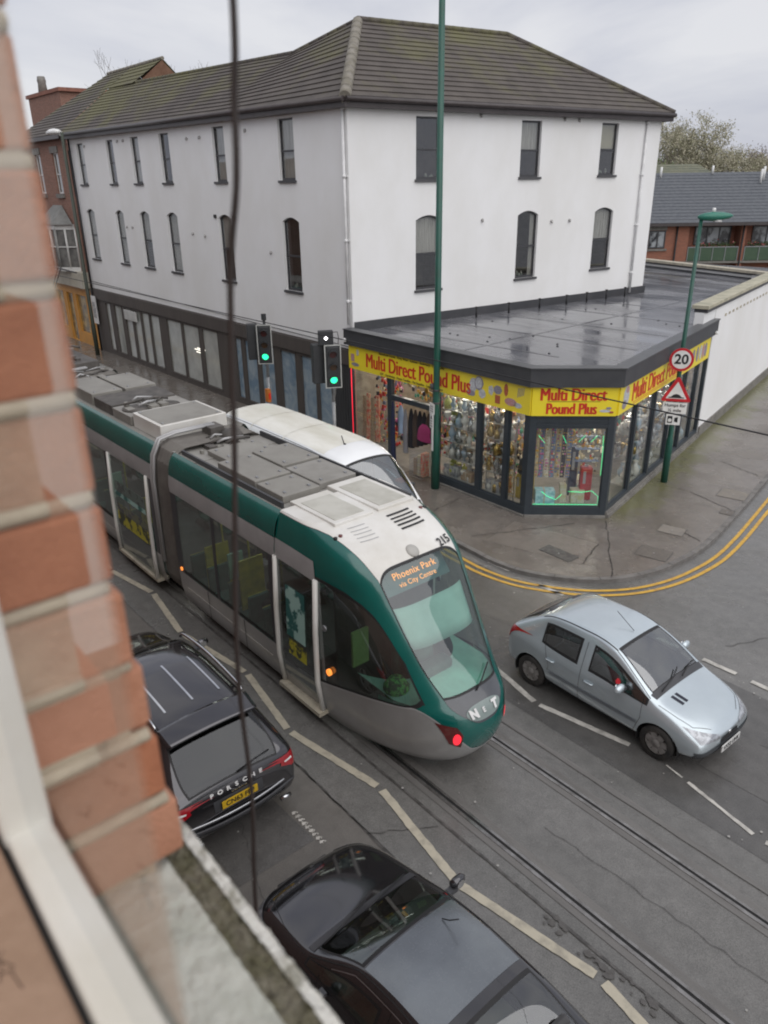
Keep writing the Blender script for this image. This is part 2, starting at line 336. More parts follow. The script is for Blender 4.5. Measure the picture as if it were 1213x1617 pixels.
def pavement_mat():
    mm = asphalt('pavement_tarmac', (.112, .097, .083), (.19, .17, .152), .34, .03, streak=False)
    n = mm.node_tree.nodes; l = mm.node_tree.links.new; p = n['Principled BSDF']; src = p.inputs['Base Color'].links[0].from_socket
    t = n.new('ShaderNodeTexCoord'); mp_ = n.new('ShaderNodeMapping'); mp_.vector_type = 'POINT'
    # distance outward from the side wall: a band of moss hugging its foot
    nx, ny = side_dir.y, -side_dir.x
    d = n.new('ShaderNodeVectorMath'); d.operation = 'DOT_PRODUCT'; d.inputs[1].default_value = (nx, ny, 0); l(t.outputs['Object'], d.inputs[0])
    s0 = -10.13*nx+15.77*ny
    e = n.new('ShaderNodeMapRange'); e.inputs['From Min'].default_value = s0+.0; e.inputs['From Max'].default_value = s0+1.5; e.inputs['To Min'].default_value = .62; e.inputs['To Max'].default_value = -.05; l(d.outputs['Value'], e.inputs['Value'])
    sy = n.new('ShaderNodeSeparateXYZ'); l(t.outputs['Object'], sy.inputs[0])
    g = n.new('ShaderNodeMapRange'); g.inputs['From Min'].default_value = 15.4; g.inputs['From Max'].default_value = 16.6; l(sy.outputs[1], g.inputs['Value'])
    z = n.new('ShaderNodeTexNoise'); z.inputs['Scale'].default_value = 1.6; z.inputs['Detail'].default_value = 9; z.inputs['Roughness'].default_value = .7; l(t.outputs['Object'], z.inputs['Vector'])
    a = n.new('ShaderNodeMath'); a.operation = 'ADD'; l(e.outputs[0], a.inputs[0]); l(z.outputs['Fac'], a.inputs[1])
    b = n.new('ShaderNodeMapRange'); b.inputs['From Min'].default_value = .66; b.inputs['From Max'].default_value = .95; b.inputs['To Max'].default_value = .85; l(a.outputs[0], b.inputs['Value'])
    c = n.new('ShaderNodeMath'); c.operation = 'MULTIPLY'; l(b.outputs[0], c.inputs[0]); l(g.outputs[0], c.inputs[1])
    mx_ = n.new('ShaderNodeMix'); mx_.data_type = 'RGBA'; l(c.outputs[0], mx_.inputs[0]); l(src, mx_.inputs[6]); mx_.inputs[7].default_value = (.125, .125, .05, 1); l(mx_.outputs[2], p.inputs['Base Color'])
    return mm
tag(m.build('pavement', pavement_mat()), kind='structure')
m = MB()
for i in range(len(K)-1):
    a, b, c, d = K[i], K[i+1], Ki[i+1], Ki[i]
    m.add([(a.x, a.y, pz+.003), (b.x, b.y, pz+.003), (c.x, c.y, pz+.003), (d.x, d.y, pz+.003), (a.x, a.y, -.01), (b.x, b.y, -.01)], [(0, 1, 2, 3), (0, 4, 5, 1)])
tag(m.build('pavement_kerb', M_kerb), kind='structure')
kj = MB(); s_ = 0
for i in range(len(K)-1):
    s_ += (K[i+1]-K[i]).length
    if s_ > .9 and -22 < K[i].x and K[i].y < 35:
        s_ = 0; t = (K[i+1]-K[i]).normalized(); nn = Vector((-t.y, t.x)); p = K[i]
        kj.add([(*(p-nn*.003), pz+.006), (*(p-nn*.003+t*.012), pz+.006), (*(p+nn*.13+t*.012), pz+.006), (*(p+nn*.13), pz+.006)], [(0, 1, 2, 3)])
tag(kj.build('pavement_kerb_joints', M_groove), kind='structure')
m = MB()
for d0, d1 in ((.30, .385), (.50, .585)):
    A = off(K, d0); B = off(K, d1)
    for i in range(len(K)-1):
        m.add([(A[i].x, A[i].y, .009), (A[i+1].x, A[i+1].y, .009), (B[i+1].x, B[i+1].y, .009), (B[i].x, B[i].y, .009)], [(0, 1, 2, 3)])
tag(m.build('road_double_yellow_line', M_yellow), kind='structure')
# darker channel along the kerb
# covers and patches in the pavement
M_iron = mat('cast_iron_cover', (.15, .135, .115), .45, (.11, .095, .085), 12, bump=.4, bscale=60)
M_iron2 = mat('concrete_cover', (.23, .205, .175), .6, (.18, .165, .15), 6)
def cover(cx, cy, sx, sy, rz, label, mt, cat='manhole cover'):
    r = thing('manhole_cover', label, cat, (cx, cy, pz), R(rz), 'covers set in the corner pavement')
    MB().add([(-sx/2, -sy/2, .004), (sx/2, -sy/2, .004), (sx/2, sy/2, .004), (-sx/2, sy/2, .004)], [(0, 1, 2, 3)]).build('cover_frame', M_tar, r, local=True)
    k = MB(); q = .02; k.box(-sx/2+q, sx/2-q, -sy/2+q, sy/2-q, .005, .010)
    k.build('cover_plate', mt, r, local=True)
    MB().lathe([(.02, .010), (.015, .0125)], (0, 0, 0), 10).build('lifting_eye', M_alu, r, local=True)
cover(-8.55, 16.35, .62, .5, 14, 'small square tan cover nearest the corner shop window', M_iron2)
cover(-8.15, 14.9, .75, .62, 14, 'wide dull cover near the rounded kerb', M_iron)
cover(-8.7, 19.7, .75, .7, 14, 'pale square cover beyond the lamp post', M_iron2)
cover(-8.2, 18.4, .35, .35, 14, 'small iron cover between the pale cover and the kerb', M_iron)
cover(-9.6, 13.25, .9, .42, 0, 'dark sunken cover on the street side of the corner', M_tar)
m = MB(); random.seed(21)      # blocks of paler patched tarmac with their joints
def qpatch(pts, z): m.add([(a, b, z) for a, b in pts], [range(len(pts))])
qpatch([(-11.5, 13.9), (-9.3, 14.35), (-8.9, 13.2), (-11.2, 12.5)], pz+.003)
tag(m.build('pavement_patch', asphalt('patched_tarmac', (.15, .13, .112), (.19, .168, .148), .5, .2, streak=False)), kind='structure')
m = MB()
for a, b in (((-9.95, 15.6), (-8.1, 13.2)), ((-10.4, 14.9), (-11.6, 12.4)), ((-8.9, 16.6), (-7.75, 16.3)), ((-9.6, 19.0), (-8.1, 18.6)), ((-10.3, 22), (-8.9, 21.6)), ((-13.5, 13.9), (-13.3, 12.1)), ((-9.3, 14.35), (-8.9, 13.2))):
    a = Vector(a); b = Vector(b); n_ = 14; prev = None
    for i in range(n_+1):
        p = a.lerp(b, i/n_)+Vector((random.uniform(-.025, .025), random.uniform(-.025, .025)))
        if prev: seg(m, prev, p, .018, pz+.0065)
        prev = p
tag(m.build('pavement_cracks', M_groove), kind='structure')
# near pavement under the viewer's wall
tag(MB().add([(-80, .2, pz), (40, .2, pz), (40, 2.3, pz), (-80, 2.3, pz)], [(0, 1, 2, 3)]).build('pavement_near', asphalt('near_pavement', (.06, .056, .052), (.085, .08, .075), .5, .2)), kind='structure')
tag(MB().box(-80, 40, 2.3, 2.43, -.01, pz+.002).build('pavement_near_kerb', M_kerb), kind='structure')
# ============================================================ buildings
def frame2d(o, u):   # wall frame: origin, direction along, outward normal on its right
    u = Vector((u[0], u[1])).normalized(); return (Vector((o[0], o[1])), u, Vector((u.y, -u.x)))
def P3(F, t, d, z): o, u, n = F; q = o+u*t+n*d; return Vector((q.x, q.y, z))
def fbox(m, F, t0, t1, d0, d1, z0, z1, mi=0): return m.obox(F[0], F[1], F[2], t0, t1, d0, d1, z0, z1, mi)
def wall(m, F, t0, t1, z0, z1, ops, depth=.10, mi=0, rise=.14):
    """wall sheet with real openings and reveals; ops: (a, b, zb, zt, arched)"""
    ts = sorted(set([t0, t1]+[x for o in ops for x in o[:2]])); zs = sorted(set([z0, z1]+[x for o in ops for x in o[2:4]]))
    for i in range(len(ts)-1):
        for j in range(len(zs)-1):
            a, b, c, d = ts[i], ts[i+1], zs[j], zs[j+1]; mt, mz = (a+b)/2, (c+d)/2
            if any(o[0] < mt < o[1] and o[2] < mz < o[3] for o in ops): continue
            m.add([P3(F, a, 0, c), P3(F, b, 0, c), P3(F, b, 0, d), P3(F, a, 0, d)], [(0, 1, 2, 3)], mi)
    for a, b, zb, zt, ar in ops:
        if ar:
            N = 8; arc = []
            for k in range(N+1):
                s = -1+2*k/N; arc.append((a+(b-a)*k/N, zt-rise*s*s))
            for k in range(N):
                (x0, h0), (x1, h1) = arc[k], arc[k+1]
                m.add([P3(F, x0, 0, h0), P3(F, x1, 0, h1), P3(F, x1, 0, zt), P3(F, x0, 0, zt)], [(0, 1, 2, 3)], mi)
                m.add([P3(F, x0, 0, h0), P3(F, x1, 0, h1), P3(F, x1, -depth, h1), P3(F, x0, -depth, h0)], [(0, 1, 2, 3)], mi, True)
            zs_ = zt-rise
        else:
            m.add([P3(F, a, 0, zt), P3(F, b, 0, zt), P3(F, b, -depth, zt), P3(F, a, -depth, zt)], [(0, 1, 2, 3)], mi); zs_ = zt
        for x in (a, b): m.add([P3(F, x, 0, zb), P3(F, x, -depth, zb), P3(F, x, -depth, zs_), P3(F, x, 0, zs_)], [(0, 1, 2, 3)], mi)
        m.add([P3(F, a, 0, zb), P3(F, b, 0, zb), P3(F, b, -depth, zb), P3(F, a, -depth, zb)], [(0, 1, 2, 3)], mi)
M_curtain = mat('net_curtain', (.60, .57, .53), .9, (.40, .38, .35), 3, stretch=(9, 9, .6))
M_blind = mat('cream_blind', (.55, .5, .38), .8, (.5, .46, .36), 3)
M_drape = mat('dark_curtain', (.12, .10, .1), .9, (.07, .06, .06), 3, stretch=(9, 9, .6))
M_sill = mat('dark_sill', (.075, .075, .08), .6)
def sash(F, a, b, zb, zt, ar, parent, depth=.10, kind='net', rise=.14, mfr=None, split=.48):
    mfr = mfr or M_dark_frame; d = -depth+.015; fwid = .055; m = MB(); zs_ = zt-rise if ar else zt
    for x0, x1 in ((a, a+fwid), (b-fwid, b)): fbox(m, F, x0, x1, d-.05, d, zb, zt)
    fbox(m, F, a, b, d-.05, d+.003, zb, zb+fwid+.02); zm = zb+(zt-zb)*split
    fbox(m, F, a, b, d-.05, d+.006, zm-.025, zm+.03)
    if ar:
        N = 8
        for k in range(N):
            s0 = -1+2*k/N; s1 = -1+2*(k+1)/N; h0 = zt-rise*s0*s0; h1 = zt-rise*s1*s1; x0 = a+(b-a)*k/N; x1 = a+(b-a)*(k+1)/N
            m.add([P3(F, x0, d, h0-.06), P3(F, x1, d, h1-.06), P3(F, x1, d, h1+.01), P3(F, x0, d, h0+.01)], [(0, 1, 2, 3)])
    else: fbox(m, F, a, b, d-.05, d+.003, zt-fwid, zt)
    w_ = m.build('window', mfr, parent)
    MB().add([P3(F, a, d-.02, zb), P3(F, b, d-.02, zb), P3(F, b, d-.02, zt), P3(F, a, d-.02, zt)], [(0, 1, 2, 3)]).build('pane', M_pane, w_)
    k = MB(); fbox(k, F, a-.05, b+.05, -.02, .07, zb-.07, zb+.005); k.build('sill', M_sill, w_)
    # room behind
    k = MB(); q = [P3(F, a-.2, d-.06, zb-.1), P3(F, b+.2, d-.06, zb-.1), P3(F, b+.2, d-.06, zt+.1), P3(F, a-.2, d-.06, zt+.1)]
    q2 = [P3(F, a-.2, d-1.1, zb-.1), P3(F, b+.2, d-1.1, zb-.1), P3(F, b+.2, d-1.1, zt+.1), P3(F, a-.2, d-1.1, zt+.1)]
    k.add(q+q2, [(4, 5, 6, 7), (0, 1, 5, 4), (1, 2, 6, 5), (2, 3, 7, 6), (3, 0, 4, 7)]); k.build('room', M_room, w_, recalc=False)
    def cloth(t0, t1, z0, z1, mt, nm, dd=.1, amp=.02):
        g = MB(); N = 24
        vs = []; 
        for i in range(N+1):
            t = t0+(t1-t0)*i/N; o_ = d-dd+amp*math.sin(i*1.9); vs += [P3(F, t, o_, z0), P3(F, t, o_, z1)]
        g.add(vs, [(2*i, 2*i+2, 2*i+3, 2*i+1) for i in range(N)], 0, True); g.build(nm, mt, w_, recalc=False)
    if kind == 'net': cloth(a, b, zb, zt, M_curtain, 'net_curtain')
    elif kind == 'half': cloth(a, b, zb+(zt-zb)*.5, zt, M_curtain, 'net_curtain')
    elif kind == 'sides': cloth(a, a+(b-a)*.22, zb, zt, M_drape, 'curtain'); cloth(b-(b-a)*.22, b, zb, zt, M_curtain, 'curtain')
    elif kind == 'blind': cloth(a, b, zb+(zt-zb)*.52, zt, M_blind, 'blind', .09, 0)
    elif kind == 'drape': cloth(a, b, zb, zt, M_drape, 'curtain')
    if kind in ('sides', 'items', 'drape', 'blind'):
        g = MB(); random.seed(int(abs(a)*100))
        for i in range(4):
            t = a+.12+(b-a-.24)*random.random(); h = random.uniform(.08, .22); g.lathe([(.03, 0), (.05, h*.5), (.02, h)], P3(F, t, d-.16, zb+.03), 8)
        g.build('ornaments', mat('ornaments_%d' % int(abs(a)*100), (.4, .38, .33), .5, (.1, .15, .12), 9), w_)
    return w_
ZE = 10.2
FX = -18.89; FY = 14.55
B = thing('white_building', 'three storey white rendered corner building with hipped tiled roof', 'building', (FX, FY, 0))
FA = frame2d((-41.0, FY), (1, 0))                       # street front, normal -Y
ang = R(84.3); FB = frame2d((FX, FY), (math.cos(ang), math.sin(ang)))   # side front
X0 = -41.0
upw = [(-40.0, -39.15), (-36.36, -35.6), (-33.72, -32.95), (-30.97, -30.15), (-26.7, -25.88), (-22.47, -21.6)]
low = [(-39.97, -38.98), (-36.4, -35.5), (-33.74, -32.8), (-31.08, -30.15), (-26.8, -25.86), (-22.52, -21.55)]
opA = [(a-X0, b-X0, 8.17, 9.93, False) for a, b in upw]+[(a-X0, b-X0, 4.78, 7.08, True) for a, b in low]
opB = [(2.40, 3.33, 8.14, 9.86, False), (6.67, 7.58, 8.17, 9.86, False), (10.5, 11.38, 8.2, 9.88, False), (2.40, 3.4, 4.88, 7.12, True), (6.7, 7.66, 4.92, 7.12, True), (10.52, 11.52, 4.98, 7.12, True)]
LB = 13.72
m = MB(); wall(m, FA, 0, FX-X0, 3.28, ZE+.05, opA); wall(m, FB, 0, LB, 3.9, ZE+.05, opB)
# rear and far walls
eB = P3(FB, LB, 0, 0)
m.add([(eB.x, eB.y, 0), (eB.x, eB.y, ZE), (eB.x-7.2, eB.y+.7, ZE), (eB.x-7.2, eB.y+.7, 0)], [(0, 1, 2, 3)])
m.add([(X0, FY, 0), (X0, FY, ZE), (X0, FY+2.5, ZE+2), (X0, FY+8, ZE-.5), (X0, FY+8, 0)], [(0, 1, 2, 3, 4)])
m.add([(X0, FY+7, 0), (X0, FY+7, ZE), (-26, FY+7, ZE), (-26, FY+7, 0)], [(0, 1, 2, 3)])
m.add([(-26, FY+7, 0), (-26, FY+7, ZE), (eB.x-7.2, eB.y+.7, ZE), (eB.x-7.2, eB.y+.7, 0)], [(0, 1, 2, 3)])
m.build('wall', M_white_paint, B, recalc=False)
kA = ['net', 'drape', 'net', 'sides', 'net', 'net', 'net', 'net', 'half', 'net', 'half', 'sides']
for o, k in zip(opA, kA): sash(FA, *o, B, kind=k)
for o, k in zip(opB, ['items', 'half', 'blind', 'half', 'sides', 'half']): sash(FB, *o, B, kind=k)
# small wall vents
M_vent = mat('vent_grey', (.42, .41, .4), .6)
for F, t, z in [(FA, -24.6-X0+.2, 9.72), (FA, -27.6-X0, 9.66), (FA, -28.6-X0, 9.66), (FA, -34.4-X0, 9.85), (FA, -35.0-X0, 9.85), (FA, -38.9-X0, 9.8), (FA, -23.3-X0, 5.95), (FA, -27.9-X0, 6.3), (FA, -28.9-X0, 6.35), (FA, -34.6-X0, 6.4), (FA, -35.2-X0, 6.4), (FB, 4.9, 9.95), (FB, 8.6, 9.95), (FB, 9.3, 9.93), (FB, 5.1, 6.9), (FB, 8.3, 6.75), (FB, 9.2, 6.75)]:
    m = MB(); p = P3(F, t, .0, z); m.tube([p, P3(F, t, .05, z)], .045, 8); m.tube([P3(F, t, .05, z+.02), P3(F, t, .055, z-.07)], .03, 6); m.build('wall_vent', M_vent, B)
for t in (-26.98-X0, -25.6-X0): m = MB(); fbox(m, FA, t-.06, t+.06, 0, .06, 6.95, 7.07); m.build('wall_lamp', M_black, B)
# downpipes
M_whitepipe = mat('white_plastic', (.74, .74, .74), .35)
def pipe(F, t, z0, z1, d=.07, r=.045):
    k = MB(); k.tube([P3(F, t, d, z0), P3(F, t, d, z1)], r, 10)
    for z in [z1-.15-i*1.75 for i in range(int((z1-z0)/1.75)+1)]:
        k.tube([P3(F, t, d, z-.05), P3(F, t, d, z+.05)], r*1.3, 10); fbox(k, F, t-.09, t+.09, 0, .03, z-.02, z+.02)
    return k.build('downpipe', M_whitepipe, B)
pipe(FA, FX-X0-.12, 4.05, ZE-.05); pipe(FB, 12.85, 3.95, ZE-.1)
MB().tube([P3(FA, .35, .1, 0.1), P3(FA, .35, .1, ZE)], .05, 8).build('downpipe', M_black, B)
# ---- roof
def tile_mat():
    m_ = mat('concrete_roof_tiles', (.098, .084, .074), .75, (.068, .058, .052), 1.4, bump=.25, bscale=25, detail=7)
    n = m_.node_tree.nodes; l = m_.node_tree.links.new; p = n['Principled BSDF']; src = p.inputs['Base Color'].links[0].from_socket
    t = n.new('ShaderNodeTexCoord'); z = n.new('ShaderNodeTexNoise'); z.inputs['Scale'].default_value = .55; z.inputs['Detail'].default_value = 10; z.inputs['Roughness'].default_value = .72; l(t.outputs['Object'], z.inputs['Vector'])
    s = n.new('ShaderNodeSeparateXYZ'); l(t.outputs['Object'], s.inputs[0])
    h = n.new('ShaderNodeMapRange'); h.inputs['From Min'].default_value = 10.4; h.inputs['From Max'].default_value = 13; h.inputs['To Min'].default_value = -.07; h.inputs['To Max'].default_value = .12; l(s.outputs[2], h.inputs['Value'])
    a = n.new('ShaderNodeMath'); a.operation = 'ADD'; l(z.outputs['Fac'], a.inputs[0]); l(h.outputs[0], a.inputs[1])
    lf = n.new('ShaderNodeMapRange'); lf.inputs['From Min'].default_value = -6; lf.inputs['From Max'].default_value = -22; lf.inputs['To Max'].default_value = .16; l(s.outputs[0], lf.inputs['Value'])
    a2 = n.new('ShaderNodeMath'); a2.operation = 'ADD'; l(a.outputs[0], a2.inputs[0]); l(lf.outputs[0], a2.inputs[1])
    b = n.new('ShaderNodeMapRange'); b.inputs['From Min'].default_value = .50; b.inputs['From Max'].default_value = .72; b.inputs['To Max'].default_value = .8; l(a2.outputs[0], b.inputs['Value'])
    x = n.new('ShaderNodeMix'); x.data_type = 'RGBA'; l(b.outputs[0], x.inputs[0]); l(src, x.inputs[6]); x.inputs[7].default_value = (.125, .120, .05, 1); l(x.outputs[2], p.inputs['Base Color']); return m_
M_tile = tile_mat()
def slope(m, e0, e1, r0, r1, rows=14, lip=.035, mi=0):
    """stepped courses between an eaves line e0-e1 and a ridge line r0-r1"""
    e0, e1, r0, r1 = map(Vector, (e0, e1, r0, r1)); n = (e1-e0).cross(r0-e0 if (r0-e0).length > .1 else r1-e0).normalized()
    if n.z < 0: n = -n
    for i in range(rows):
        a, b = i/rows, (i+1)/rows
        p0, p1 = e0.lerp(r0, a), e1.lerp(r1, a); q0, q1 = e0.lerp(r0, b), e1.lerp(r1, b)
        NN = max(1, int((p1-p0).length/.8)); 
        for k in range(NN):
            A0 = p0.lerp(p1, k/NN); A1 = p0.lerp(p1, (k+1)/NN); B0 = q0.lerp(q1, k/NN); B1 = q0.lerp(q1, (k+1)/NN)
            m.add([A0+n*lip, A1+n*lip, B1+n*.004, B0+n*.004, A0-n*.01, A1-n*.01], [(0, 1, 2, 3), (0, 4, 5, 1)], mi)
EO = .28
c0 = Vector((FX+.3, FY-EO, ZE+.05)); c2 = P3(FB, LB+.3, EO, ZE+.05)
rA = Vector((-22.15, 17.6, 12.8)); rB = Vector((-21.5, 23.9, 12.85)); wr = Vector((-25.0, 17.0, 12.15)); wl = Vector((-38.2, 17.1, 12.45))
eL = Vector((-41.1, FY-EO, ZE+.22)); eW = Vector((-26.2, FY-EO, ZE+.07))
m = MB()
slope(m, c2, c0, rB, rA, 16); slope(m, eW, c0, wr, rA, 14); slope(m, eL, eW, Vector((-41.1, 17.1, 12.5)), wr, 14)
bk = Vector((-26.2, 28.2, ZE)); bl = Vector((-26.2, 20.5, ZE))
slope(m, bk, c2, rB, rB, 12); slope(m, bl, bk, rA, rB, 6); m.add([wr, rA, bl], [(0, 1, 2)]); m.add([wl, wr, bl, (-38.2, 20.5, ZE)], [(0, 1, 2, 3)])
roof = m.build('roof', M_tile, B, recalc=False)
gL = Vector((-38.2, 16.9, 12.2)); gR = Vector((-38.9, 20.4, 12.3)); gA = Vector((-37.6, 18.3, 13.42))
# taller roof at the left end with a brick gable facing along the street
ap = Vector((-37.55, 18.3, 13.44)); ap2 = Vector((-44.1, 18.3, 13.42)); gf = Vector((-36.9, 16.3, 12.0))
m = MB(); eG = Vector((-36.9, 17.2, 12.55))
ap3 = Vector((-41.1, 18.3, 13.43)); slope(m, Vector((-41.1, 17.0, 12.46)), Vector((-38.1, 16.95, 12.42)), ap3, ap, 5); m.add([ap, ap3, (-41.1, 21.5, 10.5), (-38.9, 20.4, 12.3)], [(0, 1, 2, 3)])
m.build('upper_roof', M_tile, B, recalc=False)
M_brick_far = mat('weathered_brick', (.42, .25, .18), .85, (.30, .16, .11), 3, bump=.2, bscale=30)
m = MB(); m.add([gL, gR, gA], [(0, 1, 2)]); m.add([gL, (gL[0], gL[1], 10), (gR[0], gR[1], 10), gR], [(0, 1, 2, 3)])
m.build('brick_gable', M_brick_far, B, recalc=False)
# ridge and hip tiles
M_ridge = mat('mossy_ridge_tile', (.25, .23, .20), .8, (.17, .155, .12), 4, bump=.4, bscale=20)
def ridge(a, b, r=.12, lift=.03):
    k = MB(); a = Vector(a); b = Vector(b); n_ = max(2, int((b-a).length/.42)); d = (b-a)/n_
    for i in range(n_):
        p = a+d*i+Vector((0, 0, lift)); k.tube([p, p+d*1.01], [r*1.02, r*.99], 10)
    return k
ridge(c0+Vector((0, 0, .02)), rA, .17, -.05).build('hip_tiles', M_ridge, B)
ridge(rA, rB, .09).build('ridge_tiles', M_tile, B); ridge(rB, c2, .09).build('hip_tiles', M_tile, B); ridge(rA, wr, .07, .01).build('ridge_tiles', M_tile, B)
ridge(wr, wl, .08, .01).build('ridge_tiles', M_tile, B); ridge(ap, ap2, .08).build('ridge_tiles', M_ridge, B)
# eaves: fascia and gutter
M_gut = mat('brown_black_gutter', (.045, .036, .036), .4, (.06, .05, .05), 3)
m = MB()
def gutter(a, b, inw):
    a = Vector(a); b = Vector(b); i_ = Vector(inw)
    m.add([a, b, b+Vector((0, 0, -.26)), a+Vector((0, 0, -.26))], [(0, 1, 2, 3)]); m.add([a+Vector((0, 0, -.26)), b+Vector((0, 0, -.26)), b+Vector((0, 0, -.26))+i_, a+Vector((0, 0, -.26))+i_], [(0, 1, 2, 3)])
    m.tube([a-i_*.22+Vector((0, 0, -.06)), b-i_*.22+Vector((0, 0, -.06))], .07, 8)
gutter(eL, c0, (0, EO+.02, 0)); gutter(c0, c2, (-FB[2].x*(EO+.02), -FB[2].y*(EO+.02), 0))
gutter(c2, (c2.x-7.5, c2.y+.7, c2.z), (0, -.3, 0))
m.build('gutter', M_gut, B)
# ---- ground floor along the street: dark shopfront with tall windows
M_brown = mat('dark_brown_cladding', (.085, .074, .066), .55, (.068, .058, .053), 2, stretch=(3, 3, .3), bump=.05)
M_clad = mat('charcoal_cladding', (.05, .052, .056), .5, (.04, .042, .045), 2, stretch=(6, 6, .3))
m = MB()
gw = [(-39.4, -38.75), (-38.3, -37.35), (-37.0, -36.15), (-36.0, -35.15), (-35.05, -34.2), (-34.1, -33.1), (-32.4, -30.95), (-30.85, -29.35), (-29.1, -27.75)]
gb = [(-26.4, -25.9), (-25.7, -24.8), (-24.6, -23.6), (-23.2, -22.2), (-21.9, -21.0), (-20.9, -20.0)]
gz = [(a-X0, b-X0, .28, 2.72, False) for a, b in gw+gb]
wall(m, FA, 0, FX-X0, .0, 3.28, gz, .07); fbox(m, FA, 0, FX-X0, 0, .09, 2.78, 3.25)
m.build('shopfront', M_brown, B, recalc=False)
m = MB()
for i in range(9): t = FX-X0-1.05+i*.12; fbox(m, FA, t, t+.095, .002, .03, .1, 2.9)
m.build('timber_cladding', M_clad, B)
M_frost = mat('obscured_film', (.44, .45, .42), .12, (.33, .34, .32), 1.2, coat=.6)
M_blue = mat('blue_poster', (.32, .38, .42), .3, (.14, .22, .30), 1.1, coat=.3, warp=2)
for i, (a, b) in enumerate(gw+gb):
    a -= X0; b -= X0; w_ = MB(); 
    for x0, x1 in ((a, a+.035), (b-.035, b)): fbox(w_, FA, x0, x1, -.07, .012, .28, 2.72)
    fbox(w_, FA, a, b, -.07, .016, .28, .34); fbox(w_, FA, a, b, -.07, .016, 2.66, 2.72)
    w_ = w_.build('shop_window', M_brown, B)
    MB().add([P3(FA, a, -.05, .3), P3(FA, b, -.05, .3), P3(FA, b, -.05, 2.7), P3(FA, a, -.05, 2.7)], [(0, 1, 2, 3)]).build('pane', M_blue if a > 14.2 else M_frost, w_)
m = MB(); fbox(m, FA, 4.1, 5.5, .02, .10, 2.15, 2.62); m.build('lightbox_sign', mat('pale_sign', (.5, .5, .48), .3, (.4, .4, .38), 2), B, bevel=.03)
m = MB()
for z, t in ((1.75, 11.6), (1.68, 11.35), (1.58, 11.5)): fbox(m, FA, t-.35, t+.35, -.048, -.04, z, z+.04)
m.build('neon_tube', mat('lit_tube', (.9, .85, .75), .5, emit=1.2), B)
# thin cable clipped along the bottom of the render
MB().tube([P3(FA, .2, .05, 3.62), P3(FA, 10, .05, 3.52), P3(FA, FX-X0-.2, .05, 3.36)], .012, 5).build('cable', M_black, B)
# ============================================================ the corner shop
S1 = (-18.85, 14.30); S2 = (-11.53, 14.28); S3 = (-10.12, 15.78)
FS = frame2d(S1, (S2[0]-S1[0], S2[1]-S1[1])); FC = frame2d(S2, (S3[0]-S2[0], S3[1]-S2[1])); FD = frame2d(S3, (math.cos(R(103.68)), math.sin(R(103.68))))
LS = 7.32; LC = math.hypot(S3[0]-S2[0], S3[1]-S2[1]); LD = 8.15
SH = thing('corner_shop', 'single storey shop with yellow signs and flat roof wrapped round the corner', 'shop', (-13, 15.5, 0))
M_slate = mat('slate_blue_frame', (.028, .036, .045), .35, (.036, .046, .055), 3)
M_fascia = mat('black_fascia', (.042, .044, .050), .5, (.055, .057, .062), 2)
M_signy = mat('yellow_sign_board', (.86, .70, .03), .35, (.80, .64, .04), 1)
M_stone = mat('stone_plinth', (.22, .21, .19), .7, (.14, .13, .12), 5, bump=.3)
ZS0, ZS1, ZP = 2.80, 3.53, 3.97
def wx(X): return X-S1[0]
# solid walls: pillars, plinth
fr = MB()
piers = [(0, .12), (wx(-16.98), wx(-16.80)), (wx(-15.02), wx(-14.80)), (wx(-13.32), wx(-13.16)), (wx(-12.36), wx(-12.22)), (LS-.16, LS)]
for a, b in piers: fbox(fr, FS, a, b, -.14, 0, .1, ZS0+.03)
fbox(fr, FS, wx(-14.8), LS, -.13, .004, .1, .34)
fbox(fr, FS, 0, wx(-16.98), -.13, .004, .1, .3)
fbox(fr, FS, wx(-16.8), wx(-15.02), -.12, .003, 2.15, 2.3)
fbox(fr, FC, 0, .16, -.14, .002, .1, ZS0+.03); fbox(fr, FC, LC-.16, LC, -.14, .002, .1, ZS0+.03); fbox(fr, FC, .16, LC-.16, -.13, .0, .1, .36); 
for i in range(6): fbox(fr, FC, .16, LC-.16, -.12+.005*(i % 2), -.01+.012*(i % 2), 2.46+i*.06, 2.515+i*.06)
for t in (.0, 1.55, 3.08, 4.62, 5.9, 7.1, LD-.12): fbox(fr, FD, t, t+.13, -.14, .002, .1, ZS0+.03)
fbox(fr, FD, .13, LD-.12, -.13, .004, .1, .34)
for F, a, b in ((FS, 0, LS), (FC, 0, LC), (FD, 0, LD)): fbox(fr, F, a, b, -.15, -.02, ZS0, ZP-.1)
fr.build('shop_frame', M_slate, SH, bevel=.004)
pl = MB(); fbox(pl, FS, wx(-14.8), LS, -.1, .06, .0, .14); fbox(pl, FC, 0, LC, -.1, .06, .0, .15); fbox(pl, FD, 0, LD, -.1, .10, .0, .17); fbox(pl, FD, 0, LD, -.1, .05, .17, .24)
pl.build('plinth', M_stone, SH)
